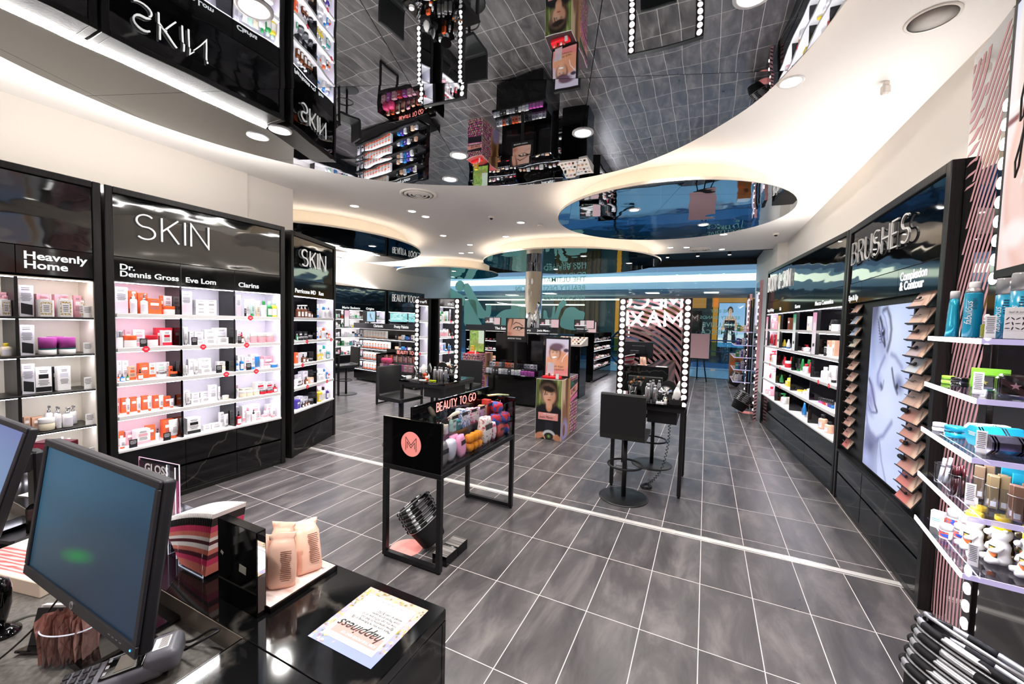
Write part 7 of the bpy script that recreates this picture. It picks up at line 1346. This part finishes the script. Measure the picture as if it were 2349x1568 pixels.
# ================================================================ GONDOLAS AND DISTANT FITTINGS
def rows(U, x0, x1, y, z, n, cols, hmin, hmax, label, group, seed=0, kinds='b', along='x', d=.05):
    """a row of small goods; each is its own object"""
    r = random.Random(seed); w_ = (x1-x0)/n
    for k in range(n):
        kd = r.choice(kinds); c = cols[(k*7+seed) % len(cols)]; h = r.uniform(hmin, hmax); xx = x0+w_*(k+.5)
        c2 = r.choice('WKSL'); me = proto(kd, c, c2, round(min(w_*.86, .08), 2), round(h, 2)); nm, cat = PK[kd]
        o = link(nm, me[0][1], None, U @ T(xx, y, z+.0006, 0), f'{PAL[c][1]} {cat}, {ORD[k] if k < 14 else str(k+1)+"th"} from left, {label}', cat, group)
        for n_, m_ in me[1:]: link(n_, m_, o)
def gondola(A, B, D, label, zs, hdr=None, names=(), h=1.45, back=GBLACK, shelfm=MBLACK, base=.29, endp=True, led=True, nsz=.07, goods=(), gl='', lightp=1.6):
    W = math.hypot(B[0]-A[0], B[1]-A[1]); U = frame_mx(A, B); e = empty('shop_gondola', U, label, 'shop gondola', 'black shop gondolas')
    MB().bbox(0, W, .0, D, .05, base, .004).build('base_cabinet', GBLACK, e); MB().bbox(.03, W-.03, D*.4, D*.6, base, h, .002).build('spine', back, e)
    if endp:
        for x in (0, W-.03): MB().bbox(x, x+.03, .0, D, base, h, .002).build('end_panel', GBLACK, e)
    for x in (.08, W-.14): MB().lathe([(.025, 0), (.025, .03)], n=14).build('castor', STEEL, e, T(x, .06, .026) @ RY(PI/2))
    for z in zs:
        MB().bbox(.03, W-.03, .0, D*.4, z-.022, z, .002).build('shelf', shelfm, e)
        if led: MB().box(.04, W-.04, .012, .02, z-.027, z-.0225).build('led_strip', LEDCOOL, e)
    if led:
        for z in list(zs)[:3]: led_light(U, .05, W-.05, z-.03, lightp, .02)
    if hdr:
        MB().bbox(.0, W, -.01, .02, hdr[0], hdr[1], .002).build('header_board', mat('smoky_header', '#33343a', .15), e); MB().box(0, W, -.012, -.008, hdr[0]-.015, hdr[0]).build('header_edge', SHW, e)
        for x, s_ in names: text('brand_lettering', s_, emis('name_lettering', '#ffffff', .7), e, T(x, -.0112, hdr[0]+.045), size=nsz, bold=nsz*.02, ext=.001)
    return U, e
# device wall gondola, left
Ug, eg = gondola((-7.3, 7.04), (-4.75, 6.55), .62, 'black gondola of white and orange device boxes headed Clarisonic, left of centre', [1.185, .905, .60, .335], (1.43, 1.57), [(.92, 'Clarisonic'), (1.78, 'Pretty Palette')], h=1.43, nsz=.10, endp=False)
for si, z in enumerate([1.185, .905, .60, .335]):
    sn = ['top', 'second', 'third', 'bottom'][si]+' shelf of the device gondola'
    for k in range(9 if si else 8):
        c = 'W'; o = link('carton', proto('b', 'W', 'O' if si else 'A', .11, .19)[0][1], None, Ug @ T(.42+.125*k, .09, z+.001), f'white boxed device, {ORD[k]} from left, {sn}', 'carton', 'boxed devices on the gondola')
    for k in range(2): put('s', 'L', 'K', .10, .19, Ug @ T(.08+.19*k, .05, z+.001), f'printed story card, {["outer","inner"][k]} one, {sn}', 'story cards on the gondola')
    rows(Ug, 1.70, 2.45, .09, z+.0, 6, 'KALBDW', .06, .13, sn, 'palettes on the gondola', si)
e = empty('tablet_screen', Ug @ T(.62, .06, 1.6), 'small blue lit tablet screen standing on the device gondola', 'screen'); MB().bbox(-.3, .3, 0, .02, 0, .3, .003).build('case', MBLACK, e); a = Art(.36, .26, 24, 18, '#a9d6ec').ell(.5, .5, .1, .35, '#2d4a70', 30, .4).ell(.6, .5, .06, .2, '#d7eef8', 20, .4); picture('lit_face', a, ARTL, e, T(-.1, -.001, .02)); MB().bbox(-.04, .04, 0, .02, -.03, 0, .002).build('foot', MBLACK, e)
# far left wall cabinets
UM, cm_ = cabinet((-8.86, 6.0), (-8.56, 9.62), 'far cabinet of green and white skincare left of the beauty tools cabinet', [.05, .95, 1.85, 2.75, 3.57], names=('', '', 'Mario Badescu', 'Origins'), light=LSH*.8, backs=(DARKBACK, DARKBACK, SIDEW, SIDEW), drawer_cols=[.05, 1.2, 2.4, 3.57], name_size=.10)
for si in range(5): rows(UM, 1.3, 3.5, .08, SHZ[si], 22, ['GCWYTOWC', 'WGYWCLGW', 'WLBWCWLW', 'GGWWLTGW', 'RTPWBWCW'][si], .07, .17, ['top', 'second', 'third', 'fourth', 'bottom'][si]+' shelf of the far left cabinet', 'goods in the far left cabinet', si+3, 'bjot')
for x, c0_, lb in ((1.92, '#efc3d8', 'pink'), (2.80, '#e0413b', 'red topped')):
    e = empty('brand_lightbox', UM @ T(x, -.036, 1.42), f'tall {lb} lit sign strip in the far left cabinet', 'sign', 'lit sign strips in the far left cabinet'); MB().bbox(0, .2, 0, .03, 0, .52, .003).build('case', MBLACK, e); a = Art(.17, .5, 5, 30, '#f5eef0').grad('#f5eef0', c0_, 'Y', .5, .7); picture('lit_face', a, ARTL, e, T(.015, -.001, .01))
UT, ct_ = cabinet((-8.555, 9.70), (-8.43, 11.55), 'far black cabinet lettered BEAUTY TOOLS with teal lit pictures', [.05, .95, 1.80], 'BEAUTY TOOLS', (.2, 2.33, .24, 1.35, .014), light=LSH*.5, backs=(DARKBACK, DARKBACK), drawer_cols=[.05, .9, 1.80])
for i, (x, w_) in enumerate(((.08, .84), (.97, .80))):
    a = Art(w_, .33, 50, 20, '#8fd6d6'); r = random.Random(i); [a.seg([(r.random(), r.random()), (r.random(), r.random())], .012, r.choice(['#e6fbfa', '#2f6f78', '#c8f0ef']), .9, .7) for _ in range(26)]
    e = empty('lit_picture_panel', UT @ T(x, -.02, 1.60), ['left', 'right'][i]+' teal lit picture of feathery hair in the beauty tools cabinet', 'lit picture', 'teal lit pictures'); MB().bbox(0, w_, .0, .014, 0, .33, .002).build('case', MBLACK, e); picture('lit_face', a, attr_mat('art_distant', .6), e, T(0, -.001, 0))
rows(UT, .1, 1.75, .08, SHZ[2], 12, 'KLWPKS', .08, .15, 'third shelf of the beauty tools cabinet', 'goods in the beauty tools cabinet', 3, 'bot'); rows(UT, .1, 1.75, .08, SHZ[3], 12, 'PKWLSK', .08, .15, 'fourth shelf of the beauty tools cabinet', 'goods in the beauty tools cabinet', 5, 'bot')
# artistry tools island
e = empty('brush_island', T(-2.62, 6.28, 0), 'black island with brush trays and an eye poster, behind the centre plinth', 'display island')
MB().bbox(0, 1.10, .0, .75, .04, .60, .004).build('base_cabinet', GBLACK, e); MB().bbox(0, .74, .32, .36, .60, 1.45, .003).bbox(.76, 1.10, .30, .34, .60, 1.45, .003).build('back_panel', mat('gloss_black_soft', '#0c0a0c', .10), e); MB().bbox(-.02, 1.12, -.12, .30, .60, .635, .003).build('tray_board', GBLACK, e)
MB().bbox(-.02, 1.12, -.12, -.115, .635, .72, .0005).build('front_pane', ACRY, e); MB().bbox(-.02, 1.12, .02, .025, .72, .87, .0005).build('rear_pane', ACRY, e); MB().bbox(-.02, 1.12, .03, .30, .635, .74, .002).build('upper_step', GBLACK, e); MB().bbox(1.10, 1.105, .30, .75, .60, 1.45, .001).build('side_panel', mat('gloss_black_soft', '#0c0a0c', .10), e)
for k in range(15):
    c = 'LSKKWSSKWWLMMMM'[k]; M_ = T(-2.62+.03+.072*k, 6.22, .636); nm = PAL[c][1]
    o = link('brush_pack', proto('b', c, 'W' if c != 'M' else 'M', .06, .10 if c != 'M' else .09)[0][1], None, M_, f'{nm} brush pack, {ORD[k] if k < 14 else "last"} from left, front tray of the black island', 'pack', 'packs on the front tray of the island')
    c = 'SWOSKOOASKKSSWS'[k]; o = link('tool_pack', proto('b', c, 'K', .06, .11)[0][1], None, T(-2.62+.03+.072*k, 6.36, .741), f'{PAL[c][1]} tool pack, {ORD[k] if k < 14 else "last"} from left, upper tray of the black island', 'pack', 'packs on the upper tray of the island')
e = empty('eye_poster', T(-2.19, 6.20, 1.30), 'framed poster of a winged eye lettered ARTISTRY TOOLS on the black island', 'poster'); MB().bbox(0, .46, 0, .03, .0, .475, .003).build('frame', MBLACK, e); MB().bbox(.2, .26, .01, .03, -.70, 0, .002).build('post', MBLACK, e)
a = Art(.38, .34, 64, 56, '#e9b9a4').grad('#d99f88', '#f0c9b8', 'X').ell(.05, .75, .25, .6, '#4a1f1f', -20, .15).ell(.1, .6, .12, .5, '#d99f88', -15, .3).seg([(.35, .68), (.48, .80), (.70, .74), (.88, .60)], .022, '#5a3028', .5)
a.seg([(.36, .42), (.50, .52), (.66, .54), (.85, .50), (.98, .47)], .028, '#17100f', .3).seg([(.5, .36), (.68, .33), (.86, .44)], .012, '#17100f', .4).ell(.58, .43, .09, .065, '#f2e8e4', 0, .2).ell(.60, .44, .04, .06, '#3a241c', 0, .2).poly([(.68, .46), (1, .48), (.82, .40)], '#17100f').seg([(.66, .26), (.8, .22), (.95, .22)], .006, '#a06a58', .6).ell(.1, .12, .14, .1, '#c07a66', 0, .6)
picture('printed_face', a, ARTP, e, T(.04, -.001, .12)); text('poster_lettering', 'ARTISTRY TOOLS', TXT, e, T(.05, -.0012, .055), size=.038, bold=.0008, ext=.0002)
# makeup gondolas
TC = 'APEKWANLRPEK'
def tester_rows(U, x0, x1, zs, label, seed=0, n=14, y=.06):
    for i, z in enumerate(zs): rows(U, x0, x1, y, z, n, TC, .03, .085, f'{["top","second","third","fourth"][i]} shelf of the {label}', 'testers on the '+label, seed+i, 'bjot')
Uk, ek = gondola((-1.43, 12.72), (-1.43, 10.38), .60, 'tall black makeup gondola of testers between the poster plinth and the mirror', [1.20, .93, .66, .40], h=1.43, base=.33); 
Uk = frame_mx((-1.43, 10.38), (-1.43, 12.72))
for o in [ek]: o.matrix_basis = frame_mx((-1.43, 10.38), (-1.43, 12.72)); 
tester_rows(frame_mx((-1.43, 10.38), (-1.43, 12.72)), .06, 2.28, [1.20, .93, .66, .40], 'right makeup gondola', 2, 20)
e = empty('logo_header', T(-1.98, 10.36, 1.44), 'picture header with bulbs on top of the right makeup gondola', 'header'); MB().bbox(0, .62, 0, .03, 0, .33, .003).build('case', MBLACK, e)
def shelfart(): a = Art(.58, .30, 40, 20, '#2a2a2e').rect(0, 1, .3, .36, '#fff').rect(.62, 1, 0, 1, '#d9b7bb').rect(.3, .5, .36, .95, '#d8cfd0').rect(.1, .2, .36, .6, '#d98f98'); [a.ell(.57, .1+.2*k, .03, .03, '#fff', 0, .2) for k in range(5)]; return a
picture('printed_face', shelfart(), ARTL, e, T(.02, -.001, .015))
# centre makeup island with tester slope
Ui, ei = gondola((-2.95, 8.05), (-1.72, 8.05), .55, 'makeup island with sloping tester top behind the beach portrait', [1.05, .75, .45], (1.44, 1.57), [(.28, 'by Terry'), (.70, 'Josie Maran')], h=1.35, nsz=.07)
tester_rows(Ui, .05, 1.15, [1.05, .75, .45], 'centre makeup island', 5, 10)
o = MB(); o.add([(-1.72, 7.7, 1.22), (-1.05, 7.7, 1.22), (-1.05, 8.3, 1.38), (-1.72, 8.3, 1.38), (-1.72, 7.7, 1.18), (-1.05, 7.7, 1.18), (-1.05, 8.3, 1.18), (-1.72, 8.3, 1.18)], [(0, 1, 2, 3), (4, 7, 6, 5), (0, 4, 5, 1), (1, 5, 6, 2), (2, 6, 7, 3), (3, 7, 4, 0)])
e = empty('tester_bar', T(), 'pale sloping tester bar right of the makeup island', 'tester bar'); o.build('sloping_top', mat('pale_counter', '#d9cfc8', .3), e); MB().bbox(-1.70, -1.07, 7.74, 8.28, 0, 1.18, .004).build('cabinet', GBLACK, e)
r = random.Random(3)
for i in range(4):
    for j in range(7):
        c = 'AEPNLWKA'[(i*3+j) % 8]; y = 7.76+.14*i; z = 1.222+(y-7.7)*.267; link('tester_pot', proto('j', c, 'KWS'[j % 3], .05, .05)[0][1], None, T(-1.66+.09*j, y, z), f'{PAL[c][1]} tester pot, {ORD[j]} from left in the {["front","second","third","back"][i]} row of the tester bar', 'jar', 'pots on the sloping tester bar')
for i, (x, y, lb) in enumerate([(-2.2, 8.02, 'left'), (-1.5, 8.6, 'right')]):
    e = empty('logo_header', T(x, y, 1.575), f'small picture header with bulbs over the makeup island, {lb} one', 'header', 'picture headers'); MB().bbox(0, .52, 0, .03, 0, .22, .003).bbox(.25, .27, .01, .03, -.3 if i == 0 else -1.575, 0, .001).build('case', MBLACK, e); a = shelfart(); a.w, a.h = .48, .19; picture('printed_face', a, ARTL, e, T(.02, -.001, .015))
# left centre makeup gondola
Ul, el = gondola((-4.75, 8.75), (-3.05, 8.75), .55, 'makeup gondola under the mint silhouettes, left of the mirrored column', [1.18, .92, .66, .40], (1.44, 1.60), [(.95, 'The Saint')], h=1.42, nsz=.10); tester_rows(Ul, .06, 1.62, [1.18, .92, .66, .40], 'left makeup gondola', 9, 12)
e = empty('logo_header', T(-4.12, 8.73, 1.61), 'picture header with bulbs over the left makeup gondola', 'header'); MB().bbox(0, .5, 0, .03, 0, .2, .003).build('case', MBLACK, e); a = shelfart(); a.w, a.h = .46, .18; picture('printed_face', a, ARTL, e, T(.02, -.001, .01))
# far right: fin panels, acrylic shelves, poster cube, easel
for i, (x, y0, y1, h, lb) in enumerate([(2.30, 7.42, 8.0, 2.56, 'nearer'), (2.30, 9.3, 9.9, 2.45, 'farther')]):
    e = empty('fin_panel', T(x, y0, 0), f'{lb} pink edged black fin panel at the far end of the right wall', 'fin panel', 'fin panels at the far right'); MB().bbox(0, .05, 0, y1-y0, 0, h, .002).build('panel', mat('dark_gloss_panel', '#171313', .08, spec=.8), e); MB().box(.001, .049, -.001, 0, 0, h).build('pink_edge', PINKV, e)
    mb = MB(); [mb.add([(.004, -.0016, .02+k*.06), (.046, -.0016, .045+k*.06), (.046, -.0016, .07+k*.06), (.004, -.0016, .045+k*.06)], [(0, 1, 2, 3)]) for k in range(16)]; mb.build('edge_stripes', MBLACK, e)
    for k in range(18): MB().lathe([(.02, 0), (.016, .008), (.001, .010)], n=12).build('bulb', BULB, e, T(-.001, .05, .2+k*.125) @ RY(-PI/2))
    picture('lit_face', Art(.4, .6, 10, 20, '#d9d0ea').noise(.8, 4, 3, 3), ARTL, e, T(-.002, .52, 1.75, -PI/2))
for i, z in enumerate([1.62, 1.35, 1.10, .85, .60]):
    e = empty('acrylic_shelf', T(2.0, 8.28, z), f'distant clear acrylic shelf by the far right fins, {ORD[i]} from the top', 'shelf', 'distant clear acrylic shelves'); MB().bbox(0, .30, 0, 1.0, -.02, 0, .001).build('slab', clear('shelf_acrylic', '#e9e8f6', .16), e); MB().box(-.004, 0, 0, 1.0, -.019, -.001).build('lit_edge', LIL, e); MB().box(0, .3, -.004, 0, -.019, -.001).build('end_edge', LIL, e)
    for k in range(5):
        c = ['GYLWP', 'DKWLB', 'GWDWK', 'TDWLK', 'WLWKB'][i][k]; put('b', c, 'W', .06, .13-.015*(k % 3), T(2.06+.045*k, 8.36+.16*k, z+.001), f'{PAL[c][1]} carton, {ORD[k]} from the near end, {ORD[i]} distant acrylic shelf', 'cartons on the distant acrylic shelves')
e = empty('shelf_post', T(2.31, 8.6, 0), 'slim black post carrying the distant acrylic shelves', 'post'); MB().bbox(0, .03, 0, .06, 0, 2.3, .002).bbox(0, .03, .5, .56, 0, 2.3, .002).build('uprights', MBLACK, e)
e = empty('poster_cube', T(2.17, 13.25, 0), 'orange sunset poster cube standing by the far end of the window', 'poster cube'); MB().bbox(0, .36, 0, .36, 0, .87, .003).build('plinth', mat('plinth_white', '#e8e4e2', .5), e)
a = Art(.352, .862, 24, 50, '#a2522c').grad('#6d3a22', '#d98a4c').ell(.4, .7, .4, .12, '#c97a4c', 10, .4).ell(.2, .62, .18, .08, '#f0742c', 0, .8).poly([(.62, .18), (.72, .30), (.82, .18), (.72, .06)], '#a99bd0').ell(.6, .75, .2, .08, '#7d3f24', 0, .4); picture('front_picture', a, ARTP, e, T(.004, -.001, .004)); picture('side_picture', a, ARTP, e, T(-.001, .356, .004, -PI/2))
e = empty('easel', T(1.25, 12.75, 0), 'black easel with a pink board by the shop window', 'easel')
for p0, p1 in (((-.28, -.10, 0), (-.05, .1, 1.55)), ((.28, -.10, 0), (.05, .1, 1.55)), ((0, .55, 0), (0, .12, 1.45))): MB().tube([p0, p1], .018, 6).build('leg', MBLACK, e)
MB().bbox(-.42, .32, -.07, -.05, .72, 1.48, .002).build('pink_board', mat('pink_board', '#dcb6bd', .5), e); MB().bbox(-.3, .3, -.09, -.03, .69, .715, .002).build('ledge', MBLACK, e)
